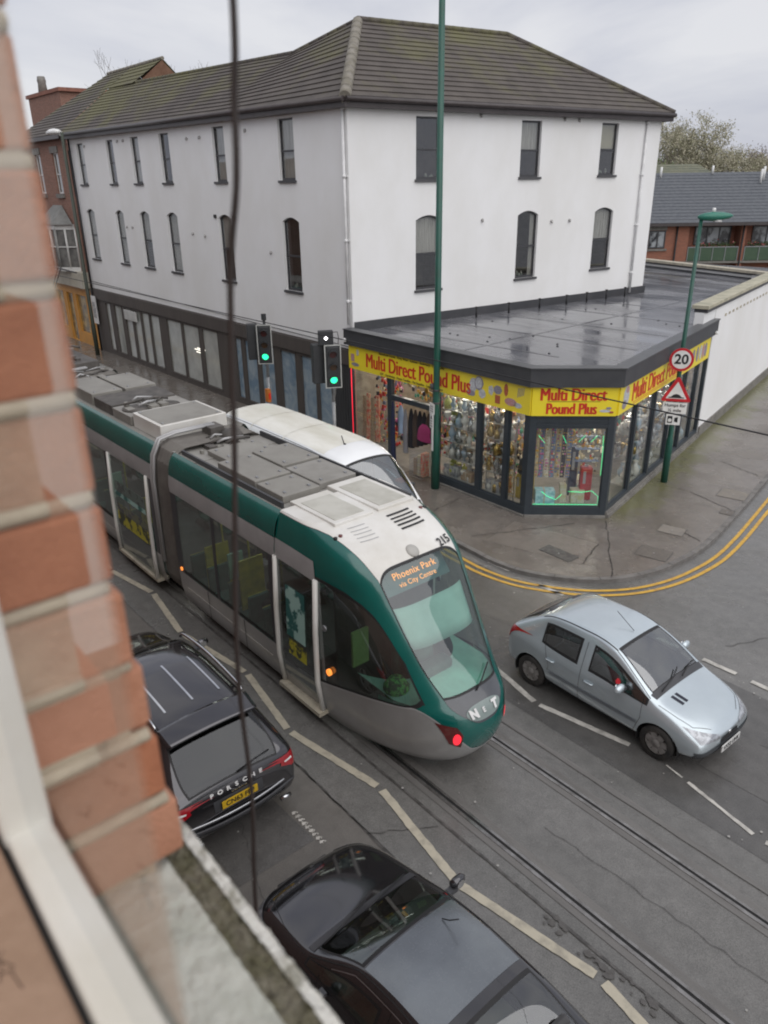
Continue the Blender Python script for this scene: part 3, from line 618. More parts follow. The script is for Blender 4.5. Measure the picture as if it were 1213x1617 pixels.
# parapet with metal cap, mitred round the corner
def band(z0, z1, d0, d1, mt, nm):
    outer = []; path = [P3(FS, 0, 0, 0).to_2d(), Vector(S2), Vector(S3), P3(FD, LD, 0, 0).to_2d()]; ns_ = [FS[2], FC[2], FD[2]]
    def offp(d):
        o = [path[0]+ns_[0]*d]
        for i in (1, 2):
            b_ = (ns_[i-1]+ns_[i]); b_ = b_/b_.length; o.append(path[i]+b_*(d/b_.dot(ns_[i])))
        o.append(path[3]+ns_[2]*d); return o
    A = offp(d0); C_ = offp(d1); m = MB()
    for i in range(3):
        v = [(*A[i], z0), (*A[i+1], z0), (*C_[i+1], z0), (*C_[i], z0), (*A[i], z1), (*A[i+1], z1), (*C_[i+1], z1), (*C_[i], z1)]
        m.add(v, [(0, 3, 2, 1), (4, 5, 6, 7), (0, 1, 5, 4), (2, 3, 7, 6)]+([(3, 0, 4, 7)] if i == 0 else [])+([(1, 2, 6, 5)] if i == 2 else []))
    return m.build(nm, mt, SH)
band(ZS1, ZP, -.12, .16, M_fascia, 'fascia'); band(ZP, ZP+.03, -.16, .19, mat('fascia_cap', (.07, .073, .078), .35), 'fascia_cap')
# roof
M_felt = mat('wet_roof_felt', (.10, .102, .115), .06, (.15, .15, .16), .5, bump=.10, bscale=3, rough2=.30, lo=.42, hi=.58, stretch=(.5, 1.3, 1), detail=7, spec=.6)
rf = MB(); e = P3(FD, LD, 0, 0); zr = 3.86
far = (-16.2, 40.5); rf.add([(S1[0]+.0, S1[1]+.1, zr), (S2[0], S2[1]+.1, zr), (S3[0]-.1, S3[1], zr), (e.x-.05, e.y, zr), (*far, zr), (-25.5, 40.0, zr), (-25.5, 28.4, zr), (eB.x-.3, eB.y, zr), (FX, FY+.1, zr)], [range(9)])
rf.build('flat_roof', M_felt, SH)
sm = MB()
for i, (a, b) in enumerate([((-18.6, 15.6), (-12.2, 16.1)), ((-18.2, 17.8), (-11.3, 18.3)), ((-17.9, 20.2), (-11.8, 20.6)), ((-17.7, 22.6), (-12.3, 23.0)), ((-17.5, 25), (-12.9, 25.3)), ((-17.2, 27.4), (-13.5, 27.6)), ((-17.3, 30), (-14.2, 30.1)), ((-14.5, 14.6), (-15.4, 33))]):
    a = Vector(a); b = Vector(b); t = (b-a).normalized(); n_ = Vector((-t.y, t.x))*.05; sm.add([(*(a-n_), zr+.006), (*(b-n_), zr+.006), (*(b+n_), zr+.009), (*(a+n_), zr+.009)], [(0, 1, 2, 3)])
sm.build('felt_seam', mat('roof_felt_lap', (.085, .087, .095), .22, (.13, .13, .14), 2), SH)
up_ = MB(); fbox(up_, FB, 0.05, LB+.1, .0, .05, zr, zr+.27); up_.build('felt_upstand', M_black_trim, SH)
vp = MB()
for t in (4.6, 6.1, 7.6, 9.0, 10.1, 11.2, 12.3):
    p = P3(FB, t, .55-.02*t, zr); vp.tube([p, p+Vector((0, 0, .33))], .03, 8); vp.tube([p+Vector((0, 0, .33)), p+Vector((0, 0, .36))], .055, 8)
vp.build('roof_vent_pipe', M_black, SH)
random.seed(4); pb = MB()
for i in range(16):
    x = random.uniform(-17.5, -12); y = random.uniform(15.5, 24); pb.box(x, x+.05, y, y+.04, zr, zr+.02)
pb.build('roof_debris', M_black, SH)
# glazing
def gl(F, a, b, zb=.34, zt=ZS0):
    w_ = MB(); fbox(w_, F, a, a+.03, -.08, -.03, zb, zt); fbox(w_, F, b-.03, b, -.08, -.03, zb, zt); fbox(w_, F, a, b, -.08, -.028, zb, zb+.03)
    w_ = w_.build('shop_window', M_slate, SH)
    MB().add([P3(F, a, -.055, zb), P3(F, b, -.055, zb), P3(F, b, -.055, zt), P3(F, a, -.055, zt)], [(0, 1, 2, 3)]).build('pane', M_shopglass, w_)
gl(FS, .12, wx(-16.98), .3); gl(FS, wx(-14.8), wx(-13.32)); gl(FS, wx(-13.16), wx(-12.36)); gl(FS, wx(-12.22), LS-.16); gl(FC, .16, LC-.16, .36, 2.46)
ds = [0, 1.55, 3.08, 4.62, 5.9, 7.1, LD-.12]
for a, b in zip(ds, ds[1:]): gl(FD, a+.13, b)
# interior
M_in = mat('shop_interior_wall', (.34, .30, .24), .8, (.22, .18, .14), 4)
M_floor_in = mat('shop_floor', (.25, .24, .22), .4, (.18, .17, .16), 3)
ii = MB(); ii.add([(-18.8, 14.45, .1), (-11.5, 14.4, .1), (-10.25, 15.85, .1), (-12.1, 23.6, .1), (-18, 23.6, .1)], [range(5)]); ii.build('interior_floor', M_floor_in, SH, recalc=False)
ii = MB(); ii.add([(-18.8, 14.45, 2.95), (-11.5, 14.4, 2.95), (-10.25, 15.85, 2.95), (-12.1, 23.6, 2.95), (-18, 23.6, 2.95)], [range(5)]); ii.build('interior_ceiling', M_in, SH, recalc=False)
ii = MB(); ii.box(-18.84, -18.8, 14.4, 23.6, .1, 2.95); ii.box(-18.8, -13.6, 17.6, 17.65, .1, 2.95); ii.box(-13.6, -13.55, 17.6, 23.6, .1, 2.95); ii.box(-13.6, -12.1, 23.45, 23.5, .1, 2.95); ii.build('interior_wall', M_in, SH)
M_tubel = mat('ceiling_tube', (1, .93, .82), .5, (1, .94, .84), 1, emit=24)
for (x0, y0, x1, y1) in ((-18.2, 15.3, -15.4, 15.32), (-14.8, 15.0, -12.2, 15.02), (-14.8, 16.4, -12.2, 16.42), (-12.3, 15.6, -11.3, 16.6), (-12.0, 17.0, -12.2, 18.6), (-12.3, 19.4, -12.5, 20.8), (-12.6, 21.4, -12.8, 22.8), (-18, 16.6, -15.6, 16.62)):
    MB().tube([(x0, y0, 2.88), (x1, y1, 2.88)], .035, 8).build('ceiling_light', M_tubel, SH)
# ---- signs (yellow boards with lettering)
M_redt = mat('red_letters', (.62, .035, .02), .4); M_darkt = mat('dark_small_letters', (.10, .07, .03), .5)
sg = []
def board(F, a, b, d=.055):
    s_ = MB(); fbox(s_, F, a, b, -.02, d, ZS0, ZS1); return s_.build('sign_board', M_signy, SH)
sbA = board(FS, .1, LS+.02); sbC = board(FC, .01, LC-.01, .058); sbD = board(FD, .0, LD-.25, .055)
def stext(F, par, s, t, z, size, bold, xs, mt=None, d=.0585, sp=1.0, ex=.004):
    k = MB(); text(k, s, P3(F, t, d, z), (*F[1], 0), (0, 0, 1), size, bold, xs, ex, spacing=sp); return k.build('lettering', mt or M_redt, par, recalc=False)
def ftext(F, par, s_, t, z, wd, ht, bold=.014, d=.0595):
    k = MB(); fit_text(k, s_, P3(F, t, d, z), (*F[1], 0), (0, 0, 1), wd, ht, bold, .004); return k.build('lettering', M_redt, par, recalc=False)
ftext(FS, sbA, 'Multi Direct Pound Plus', 3.15, 3.165, 4.35, .42)
stext(FS, sbA, 'Household Goods - Party Wear - Kitchen - Stationery - Toys - Gifts', 2.95, 3.455, .095, .001, 1.05, M_darkt)
stext(FS, sbA, 'DIY - Gardening - Home Textiles - Pet Supplies - Luggage & More', 2.95, 2.865, .095, .001, 1.05, M_darkt)
ftext(FC, sbC, 'Multi Direct', LC/2-.03, 3.335, LC*.76, .30, d=.062); ftext(FC, sbC, 'Pound Plus', LC/2-.06, 2.985, LC*.58, .27, d=.062)
k = MB(); fbox(k, FC, .38, LC-.42, .058, .063, 3.155, 3.165); k.build('underline', M_darkt, sbC)
ftext(FD, sbD, 'Multi Direct Pound Plus', 3.35, 3.19, 4.9, .46)
for dz in (0, .05): 
    k = MB(); fbox(k, FD, 1.0, 5.6, .0555, .058, 2.86+dz, 2.875+dz); k.build('printed_line', M_redt, sbD)
# printed pictures of wares on the boards: plates, flowerpot, tools, packs
P_w = mat('print_white', (.62, .64, .66), .4, (.35, .36, .4), 30); P_r = mat('print_terracotta', (.5, .13, .05), .4, (.3, .06, .04), 30); P_g = mat('print_grey', (.16, .17, .22), .4, (.35, .3, .35), 40); P_o = mat('print_mauve', (.4, .3, .38), .4, (.5, .2, .15), 30)
def blob(F, par, t, z, rx, rz, mt, n=12, a0=0, d=.0585):
    k = MB(); random.seed(int(t*1000+z*100)); q = [(t+rx*math.cos(a0+2*math.pi*i/n)*random.uniform(.92, 1.05), z+rz*math.sin(a0+2*math.pi*i/n)*random.uniform(.92, 1.05)) for i in range(n)]
    k.add([P3(F, a, d, b) for a, b in q]+[P3(F, a, d+.004, b) for a, b in q], [range(n, 2*n)]+[(i, (i+1) % n, n+(i+1) % n, n+i) for i in range(n)]); return k.build('printed_picture', mt, par)
blob(FS, sbA, 5.42, 3.22, .13, .2, P_w); blob(FS, sbA, 5.62, 3.3, .16, .2, P_g, d=.0595); blob(FS, sbA, 5.62, 3.31, .12, .15, P_w, d=.0645); blob(FS, sbA, 5.35, 3.0, .16, .08, P_g, d=.0605); blob(FS, sbA, 5.75, 3.05, .12, .12, P_w, d=.0615)
blob(FS, sbA, 6.28, 3.0, .12, .15, P_r, 4, .78); blob(FS, sbA, 6.27, 3.25, .15, .12, P_g, 7); blob(FS, sbA, 6.55, 3.3, .07, .16, P_r, 9); blob(FS, sbA, 6.72, 3.02, .2, .1, P_o); blob(FS, sbA, 6.95, 2.98, .14, .07, P_w, 7); blob(FS, sbA, 6.05, 3.2, .1, .14, P_w, 5)
blob(FS, sbA, .3, 3.15, .12, .17, P_o, 4, .78); blob(FS, sbA, .42, 2.95, .2, .06, P_g, 7); blob(FS, sbA, .55, 3.33, .06, .1, P_w)
for i in range(5): k = MB(); k.add([P3(FS, 6.92+i*.045, .0585, 3.18+i*.02), P3(FS, 6.94+i*.045, .0585, 3.18+i*.02), P3(FS, 6.96+i*.045, .0585, 3.42+i*.01), P3(FS, 6.94+i*.045, .0585, 3.42+i*.01)], [(0, 1, 2, 3)]); k.build('printed_picture', P_g, sbA)
blob(FC, sbC, LC-.28, 2.93, .14, .035, P_w, 9, d=.062); blob(FC, sbC, LC-.2, 3.0, .07, .035, P_g, 5, d=.067); blob(FC, sbC, LC-.13, 2.9, .06, .03, P_r, 6, d=.067)
blob(FD, sbD, .45, 3.2, .2, .28, P_w, 9); blob(FD, sbD, .35, 3.0, .15, .12, P_g, 8, d=.0595); blob(FD, sbD, .5, 3.35, .1, .1, P_o, 8, d=.0605)
for t, mt in ((6.1, P_g), (6.5, P_g), (6.85, P_w), (7.15, P_o), (7.4, P_g)): blob(FD, sbD, t, 3.15, .14, .24, mt, 7)
# red tube light standing in the left window and LED strips round the chamfer window
M_redneon = mat('red_led_tube', (1, .03, .06), .4, (1, .03, .06), 1, emit=.6); M_grn = mat('green_led', (.08, 1, .35), .4, (.06, 1, .45), 1, emit=.9)
MB().tube([P3(FS, .17, .02, .5), P3(FS, .15, .02, 2.78)], .014, 8).build('red_led_tube', M_redneon, SH)
MB().tube([P3(FC, .22, -.10, .40), P3(FC, LC-.2, -.10, .40), P3(FC, LC-.19, -.12, .62), P3(FC, LC-.35, -.2, .74), P3(FC, LC-.6, -.2, .70), P3(FC, LC-.95, -.2, .72)], .006, 6).build('green_led_strip', M_grn, SH)
MB().tube([P3(FC, .42, -.10, .75), P3(FC, .58, -.10, .62), P3(FC, .8, -.12, .52), P3(FC, .95, -.15, .66)], .006, 6).build('green_led_strip', M_grn, SH)
MB().tube([P3(FC, LC-.19, -.10, 1.2), P3(FC, LC-.2, -.10, 1.85), P3(FC, LC-.22, -.1, 2.25)], .006, 6).build('green_led_strip', M_grn, SH)
for t0, t1 in ((.25, .42), (.85, .95), (1.25, 1.4), (1.55, 1.7)): MB().tube([P3(FC, t0, -.12, 2.25 if t0 < 1 else 2.08), P3(FC, t1, -.12, 2.05 if t0 < 1 else 2.25)], .005, 6).build('green_led_strip', M_grn, SH)
# security light on the corner of the fascia
MB().lathe([(.0, 0), (.06, .01), (.07, .05), (.04, .1), (0, .12)], P3(FS, .12, .22, 3.62), 10).build('security_lamp', M_signwhite, SH)
MB().lathe([(.0, 0), (.05, .01), (.06, .05), (.03, .1), (0, .12)], P3(FD, LD-.3, .2, 3.55), 10).build('security_lamp', M_signwhite, SH)
# ============================================================ goods in the windows
vm = [mat('vase_white', (.62, .61, .57), .2, (.5, .48, .44), 8), mat('vase_silver', (.5, .5, .5), .2, metal=.9), mat('vase_gold', (.55, .38, .13), .25, metal=.8), mat('vase_green', (.45, .5, .1), .25, (.4, .36, .12), 6), mat('vase_blue_grey', (.25, .38, .5), .25, (.4, .42, .44), 9), mat('lantern_copper', (.65, .22, .08), .3, metal=.5)]
def vase_proto(kind, mt):
    k = MB()
    pr = {0: [(.05, 0), (.09, .05), (.11, .14), (.06, .25), (.04, .30), (.06, .34)], 1: [(.06, 0), (.07, .02), (.03, .05), (.08, .14), (.09, .2), (.05, .27), (.05, .36), (.07, .38)], 2: [(.08, 0), (.08, .16), (.06, .2), (.02, .22), (.02, .27)], 3: [(.03, 0), (.02, .12), (.07, .17), (.09, .25), (.08, .28)]}[kind]
    k.lathe(pr, (0, 0, 0), 12); return k
VP = [vase_proto(k, None) for k in range(4)]
vcache = {}
def vase(kind, mi, pos, label, cat, group, s=1.0):
    key = (kind, mi)
    if key not in vcache: o = VP[kind].build({0: 'vase', 1: 'urn', 2: 'jar', 3: 'goblet_lamp'}[kind], vm[mi]); vcache[key] = o
    else: o = vcache[key].copy(); COL.objects.link(o)
    o.location = pos; o.scale = (s, s, s); tag(o, label, cat, group)
M_glassshelf = mat('shelf_white', (.4, .4, .38), .3)
def shelf_unit(F, a, b, zs, depth, label):
    r = thing('display_shelves', label, 'shelves', P3(F, (a+b)/2, -.3, .1))
    for z in zs: k = MB(); fbox(k, F, a, b, -depth, -.14, z-.02, z); k.build('shelf', M_glassshelf, r)
    k = MB(); 
    for t in (a, b-.03): fbox(k, F, t, t+.03, -depth, -depth+.03, .1, max(zs))
    k.build('upright', M_alu, r)
ware_words = ['white', 'silver', 'gold', 'lime green', 'grey blue', 'copper']
ordw = ['first', 'second', 'third', 'fourth', 'fifth', 'sixth', 'seventh']
shelfw = ['floor', 'lower', 'middle', 'upper', 'top']
def fill(F, a, b, zs, depth, desc, grp, mats, seed):
    random.seed(seed)
    for zi, z in enumerate(zs):
        n_ = max(2, int((b-a)/.22)); cols = {}
        for row in (0, 1):
            for i in range(n_):
                if random.random() < .1: continue
                t = a+(i+.5)*(b-a)/n_+random.uniform(-.03, .03); mi = random.choice(mats); kd = random.randrange(4)
                noun = ['vase', 'urn', 'jar', 'goblet lamp'][kd]
                vase(kd, mi, P3(F, t, -.22-.25*row, z), '%s %s, %s from left in %s row, %s shelf, %s' % (ware_words[mi], noun, ordw[i], 'front' if row == 0 else 'back', shelfw[min(zi, 4)], desc), noun, grp, random.uniform(.85, 1.35))
zsh = (.36, .92, 1.4, 1.86, 2.3)
shelf_unit(FS, wx(-14.75), wx(-13.4), zsh, .6, 'white display shelves of vases in the window right of the tall green pole'); fill(FS, wx(-14.75), wx(-13.4), zsh, .6, 'window beside tall pole', 'wares in the window right of the tall pole', [0, 0, 1, 3, 4], 1)
shelf_unit(FS, wx(-13.1), wx(-12.4), zsh, .6, 'white display shelves of lamps in the narrow window before the yellow suitcase'); fill(FS, wx(-13.1), wx(-12.4), zsh, .6, 'window before suitcase', 'wares in the narrow window', [0, 2, 2, 5, 1], 2)
for q, (a, b) in enumerate(((1.75, 3.0), (3.3, 4.5), (4.8, 5.8), (6.1, 7.0))):
    nm = ['second', 'third', 'fourth', 'fifth'][q]
    shelf_unit(FD, a, b, (.36, 1.1, 1.8), .6, 'display shelves in the %s side street window from the corner' % nm); fill(FD, a, b, (.36, 1.1, 1.8), .6, '%s side window' % nm, 'wares in the %s side window' % nm, [0, 1, 2, 4], 30+q)
# cardboard boxes of stock at the bottom of windows
cb = [mat('print_box_%d' % i, c, .5, c2, 9, lo=.4, hi=.6) for i, (c, c2) in enumerate([((.5, .5, .48), (.2, .2, .22)), ((.42, .66, .70), (.2, .42, .48)), ((.45, .4, .22), (.5, .48, .4)), ((.65, .10, .06), (.6, .45, .3)), ((.3, .2, .12), (.4, .3, .2))])]
def carton(F, t, d, z, sx, sy, sz, mi, label, grp=None):
    r = thing('carton', label, 'box', P3(F, t+sx/2, -d-sy/2, z), group=grp)
    k = MB(); fbox(k, F, t, t+sx, -d-sy, -d, z, z+sz); k.build('box_body', cb[mi], r, bevel=.006); k = MB(); fbox(k, F, t+sx*.42, t+sx*.5, -d-sy, -d+.001, z, z+sz+.002); k.build('packing_tape', M_cream, r)
carton(FC, .28, .16, .38, .5, .3, .36, 1, 'pale blue patterned box at bottom left of the chamfered corner window')
carton(FC, 1.2, .22, .38, .34, .25, .36, 2, 'cream picture box ringed by green light in the corner window')
carton(FC, .92, .25, .38, .16, .2, .5, 2, 'narrow cream box between the two boxes of the corner window')
carton(FS, wx(-13.05), .16, .37, .5, .2, .3, 0, 'grey printed box low in the narrow window'); carton(FS, wx(-14.7), .16, .37, .55, .2, .3, 0, 'grey white box low beside the tall green pole')
carton(FS, wx(-14.0), .16, .37, .4, .2, .25, 4, 'small brown box low in the vase window')
# suitcases, bag, basket
def suitcase(F, t, d, z, w_, h, dp, mt, label):
    r = thing('suitcase', label, 'suitcase', P3(F, t+w_/2, -d-dp/2, z)); k = MB(); fbox(k, F, t, t+w_, -d-dp, -d, z+.05, z+h)
    k.build('shell', mt, r, bevel=.04); k = MB()
    for i in range(5): fbox(k, F, t+.05+i*(w_-.1)/5, t+.05+i*(w_-.1)/5+.02, -d-.004, -d+.008, z+.1, z+h-.08)
    k.build('rib', mt, r); k = MB(); fbox(k, F, t+w_*.35, t+w_*.65, -d-dp/2-.02, -d-dp/2+.02, z+h, z+h+.05); fbox(k, F, t+.06, t+.13, -d, -d+.012, z+h*.55, z+h*.9); k.build('handle', M_alu, r)
    for tt in (t+.05, t+w_-.05): MB().lathe([(.03, -.015), (.03, .015)], P3(F, tt, -d-dp/2, z+.03), 10, axis='Y').build('wheel', M_black, r)
suitcase(FS, wx(-12.05), .2, .36, .42, .72, .28, mat('mustard_shell', (.42, .30, .03), .3), 'mustard yellow hard suitcase beside the corner pillar')
suitcase(FC, 1.42, .3, .38, .3, .95, .25, mat('red_shell', (.45, .02, .03), .35), 'tall red suitcase on the right of the corner window')
suitcase(FC, 1.18, .65, .38, .22, 1.4, .25, mat('navy_shell', (.03, .04, .09), .4), 'navy suitcase behind the red one in the corner window')
r = thing('backpack', 'black backpack lying on top of the mustard suitcase', 'bag', P3(FS, wx(-11.85), -.34, 1.09)); k = MB()
p = P3(FS, wx(-11.85), -.34, 1.09); k.lathe([(.02, 0), (.17, .03), (.19, .2), (.16, .38), (.07, .47), (0, .48)], p, 12); k.build('bag_body', M_black_trim, r)
k = MB(); k.tube([p+Vector((0, -.02, .46)), p+Vector((.06, -.05, .54)), p+Vector((.12, -.02, .45))], .012, 6); k.build('bag_handle', M_black, r); k = MB(); k.lathe([(.0, 0), (.11, .02), (.12, .16), (.02, .2)], p+Vector((0, -.12, .05)), 10); k.build('pocket', M_black, r)
r = thing('wire_basket', 'yellow wire basket left of the mustard suitcase', 'basket', P3(FS, wx(-12.28), -.35, .4)); M_yw = mat('yellow_wire', (.5, .4, .1), .4)
k = MB()
for i in range(6):
    t = wx(-12.5)+i*.085; k.tube([P3(FS, t, -.2, .4), P3(FS, t, -.2, 1.1)], .006, 5)
k.build('upright_wires', M_yw, r); k = MB()
for i in range(8): k.tube([P3(FS, wx(-12.5), -.2, .42+i*.095), P3(FS, wx(-12.06), -.2, .42+i*.095)], .006, 5)
k.build('cross_wires', M_yw, r)
# uncountable hanging packets behind the glass
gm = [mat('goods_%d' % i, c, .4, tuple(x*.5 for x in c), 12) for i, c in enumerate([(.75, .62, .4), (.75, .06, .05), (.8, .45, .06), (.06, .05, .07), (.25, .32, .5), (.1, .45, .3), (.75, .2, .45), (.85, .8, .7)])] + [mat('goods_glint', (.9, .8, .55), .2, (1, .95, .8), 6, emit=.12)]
random.seed(9); g = MB()
def packets(F, a, b, z0, z1, d, n_, mix, smin=.04, smax=.13):
    for i in range(n_):
        t = random.uniform(a, b); z = random.uniform(z0, z1); s_ = random.uniform(smin, smax); h_ = s_*random.uniform(.8, 1.8); dd = d+random.uniform(-.1, .1)
        mi_ = random.choice(mix)
        if i % 3 == 0: fbox(g, F, t, t+s_, -dd-.04, -dd, z, z+h_, mi_)
        else: g.lathe([(0, 0), (s_*.28, h_*.1), (s_*random.uniform(.3, .55), h_*.4), (s_*.25, h_*.75), (s_*.1, h_*.9), (0, h_)], P3(F, t, -dd, z), 6, mi=mi_, cap=False)
for c_ in range(7):          # trinkets hung in columns on cards
    tcol = .3+.14*c_; base = [2, 6, 0, 1, 4, 3, 2][c_]
    fbox(g, FC, tcol-.055, tcol+.05, -.63, -.615, .95, 2.38, [0, 4, 7, 4, 0, 3, 4][c_])
    for r_ in range(17):
        z_ = 1.0+r_*.082; s_ = random.uniform(.02, .045)
        for q_ in range(random.choice((1, 2, 2))): g.lathe([(0, 0), (s_*.7, s_*.4), (s_*.8, s_*.9), (s_*.3, s_*1.5), (0, s_*1.7)], P3(FC, tcol-.03+.05*q_+random.uniform(-.01, .01), -.59, z_), 6, mi=random.choice((base, base, 2, 0, 6)), cap=False)
for r_ in range(3):
    for q_ in range(5): g.lathe([(.0, 0), (.04, .02), (.055, .05), (.05, .055)], P3(FC, 1.32+q_*.12, -.45, 1.5+r_*.32), 8, mi=random.choice((7, 7, 0, 2)), cap=False)
    fbox(g, FC, 1.25, 1.85, -.55, -.35, 1.48+r_*.32, 1.495+r_*.32, 4)
packets(FS, wx(-14.75), wx(-12.2), .4, 2.75, 1.15, 600, [0, 7, 2, 4, 3, 0, 7, 2, 8, 1, 5, 6]); packets(FS, .5, wx(-17.0), .4, 2.6, .6, 210, [1, 1, 3, 0, 2, 1, 6, 4])
packets(FS, wx(-15.9), wx(-15.05), .5, 2.6, .9, 130, [2, 1, 0, 6, 3, 2]); packets(FS, wx(-16.9), wx(-15.0), 2.3, 2.75, .3, 60, [2, 0, 3, 5, 2]); packets(FD, .2, 7.9, .4, 2.6, 1.2, 520, [0, 7, 4, 2, 3, 0, 8, 1, 5])
tag(g.build('hanging_goods', gm), 'dense hanging packets and trinkets filling the backs of the shop windows', 'goods', kind='stuff')
# clothes on the rail just inside the door
M_cl = [mat('cloth_light_blue', (.33, .43, .58), .9), mat('cloth_black', (.02, .02, .025), .9), mat('cloth_brown', (.07, .05, .04), .9), mat('cloth_grey', (.25, .25, .27), .9), mat('cloth_navy', (.025, .03, .07), .9), mat('cloth_magenta', (.3, .03, .12), .8)]
r = thing('clothes_rail', 'dark clothes rail just inside the shop doorway', 'clothes rail', (-16.1, 14.6, .1)); MB().tube([(-16.75, 14.62, 2.08), (-15.15, 14.62, 2.08)], .014, 6).build('rail', M_alu, r); MB().tube([(-15.2, 14.62, .1), (-15.2, 14.62, 2.1)], .014, 6).build('upright', M_alu, r)
def garment(x, y, z, w_, h, mt, label, nm='shirt'):
    k = MB(); N = 10; vs = []
    for j in range(7):
        for i in range(N): a = 2*math.pi*i/N; f = (.35 if j == 0 else .9 if j == 1 else 1+.05*j)*(1+.12*math.sin(3*a+j)); vs.append((x+w_*.5*math.cos(a)*f, y+.05*math.sin(a)*f, z-h*j/6))
    fs = [(j*N+i, j*N+(i+1) % N, (j+1)*N+(i+1) % N, (j+1)*N+i) for j in range(6) for i in range(N)]; k.add(vs, fs, 0, True)
    o = k.build(nm, mt); tag(o, label, 'clothing', 'clothes hanging in the doorway')
garment(-16.6, 14.50, 1.98, .22, .85, M_cl[0], 'pale blue shirt hanging at the left of the shop doorway'); garment(-16.4, 14.5, 1.9, .16, 1.35, M_cl[3], 'long grey garment hanging right of the pale blue shirt', 'dress')
for i, (c_, wd, nm) in enumerate(((1, 'third', 'coat'), (2, 'fourth', 'coat'), (1, 'fifth', 'coat'), (1, 'sixth', 'coat'), (2, 'seventh', 'coat'))): garment(-16.2+i*.19, 14.55, 1.95, .2, 1.2-.08*i, M_cl[c_], '%s garment from the left on the doorway clothes rail, %s' % (wd, 'black' if c_ == 1 else 'dark brown'), nm)
garment(-16.74, 14.3, 2.1, .16, 1.9, M_cl[4], 'long navy garment hung on the left door post', 'dress')
# cage trolley and orange object at the door
r = thing('wire_cage', 'grey wire cage basket by the right side of the shop door', 'cage', (-15.35, 14.15, pz)); k = MB()
for i in range(8):
    x = -15.6+i*.07; k.tube([(x, 13.95, pz+.1), (x, 13.95, .95)], .005, 5); k.tube([(x, 14.4, pz+.1), (x, 14.4, .95)], .005, 5)
    y = 13.95+i*.064; k.tube([(-15.6, y, pz+.1), (-15.6, y, .95)], .005, 5); k.tube([(-15.11, y, pz+.1), (-15.11, y, .95)], .005, 5)
k.build('bars', M_wet_grey, r); k = MB()
for z in [pz+.1+i*.085 for i in range(10)]: k.tube([(-15.6, 13.95, z), (-15.11, 13.95, z), (-15.11, 14.4, z), (-15.6, 14.4, z), (-15.6, 13.95, z)], .005, 5)
k.build('hoops', M_wet_grey, r)
for i in range(3):
    o = MB().box(-15.55+.15*i, -15.43+.15*i, 14.05, 14.3, pz+.11, .72+.1*i).build('roll', [cb[4], cb[2], cb[3]][i], bevel=.02); tag(o, ['brown roll standing in the wire cage', 'cream roll standing in the wire cage', 'red roll standing in the wire cage'][i], 'roll')
garment(-15.25, 14.2, 1.75, .45, .5, M_cl[5], 'magenta bag hanging beside the door above the wire cage', 'bag')
r = thing('dustpan', 'orange red dustpan with pale handle lying by the shop door', 'dustpan', (-15.55, 13.55, pz)); MB().box(-15.68, -15.42, 13.45, 13.68, pz, pz+.09).build('pan', mat('orange_plastic', (.7, .1, .03), .4), r, bevel=.03); MB().tube([(-15.66, 13.55, pz+.06), (-16.25, 13.6, pz+.2)], .018, 6).build('handle', M_signwhite, r)
for i in range(4):
    o = MB().add([P3(FS, .3+.2*i, -.3, .5), P3(FS, .48+.2*i, -.3, .5), P3(FS, .44+.2*i, -.34, 1.9+.1*(i % 2)), P3(FS, .32+.2*i, -.34, 1.9+.1*(i % 2))], [(0, 1, 2, 3)]).build('roll_of_paper', [cb[4], cb[3], cb[4], cb[3]][i], thick=.05); tag(o, ['brown panel leaning nearest the red light tube', 'red roll second from the red light tube', 'brown roll third from the red light tube', 'red roll fourth from the red light tube'][i], 'roll')
# ============================================================ side street wall
W = thing('side_wall', 'long white rendered side wall with cream coping beyond the shop', 'wall', (-12.2, 24, 0))
FW = frame2d(P3(FD, LD, .02, 0).to_2d(), (math.cos(R(103.68)), math.sin(R(103.68))))
LW = 19; k = MB(); fbox(k, FW, 0, LW, -.3, .0, 0, 4.42); k.build('wall', M_white_paint, W)
k = MB(); 
for i in range(8): fbox(k, FW, -1.35+i*2.55, -1.35+i*2.55+2.535, -.40, .10, 4.44, 4.55)
k.build('coping', mat('cream_coping', (.46, .43, .33), .8, (.3, .29, .22), 3, bump=.2), W, bevel=.01)
k = MB(); fbox(k, FW, -1.3, LW, -.33, .06, 4.33, 4.44); k.build('coping_bed', M_black_trim, W)
k = MB(); fbox(k, FW, -1.3, 0.0, -.3, -.02, 3.86, 4.34); k.build('wall_return', M_white_paint, W)
k = MB()
for i in range(26): fbox(k, FW, 1.2+i*.5, 1.38+i*.5, 0, .02, 3.9, 3.98)
k.build('dentil', M_cream, W)
k = MB(); fbox(k, FW, 0, LW, 0, .05, 0, .42); k.build('plinth', M_stone, W)
# far parapet closing the flat roof
W2 = thing('rear_parapet', 'low white parapet with pale coping at the back of the flat roof', 'wall', (-20, 37, 0)); F2 = frame2d((-26.5, 37.9), (9.9, -2.6))
k = MB(); fbox(k, F2, 0, 11.6, -.25, 0, 2, 4.05); k.build('wall', M_white_paint, W2); k = MB()
for i in range(10): fbox(k, F2, -.3+i*1.2, -.3+i*1.2+1.19, -.36, .12, 4.12, 4.23)
k.build('coping', M_cream, W2); k = MB(); fbox(k, F2, -.1, 10.3, -.3, .06, 4.04, 4.12); k.build('coping_bed', M_black_trim, W2)
k = MB(); fbox(k, F2, 0, 10.3, 0, .04, 3.6, 3.93); k.build('felt_upstand', M_black_trim, W2)
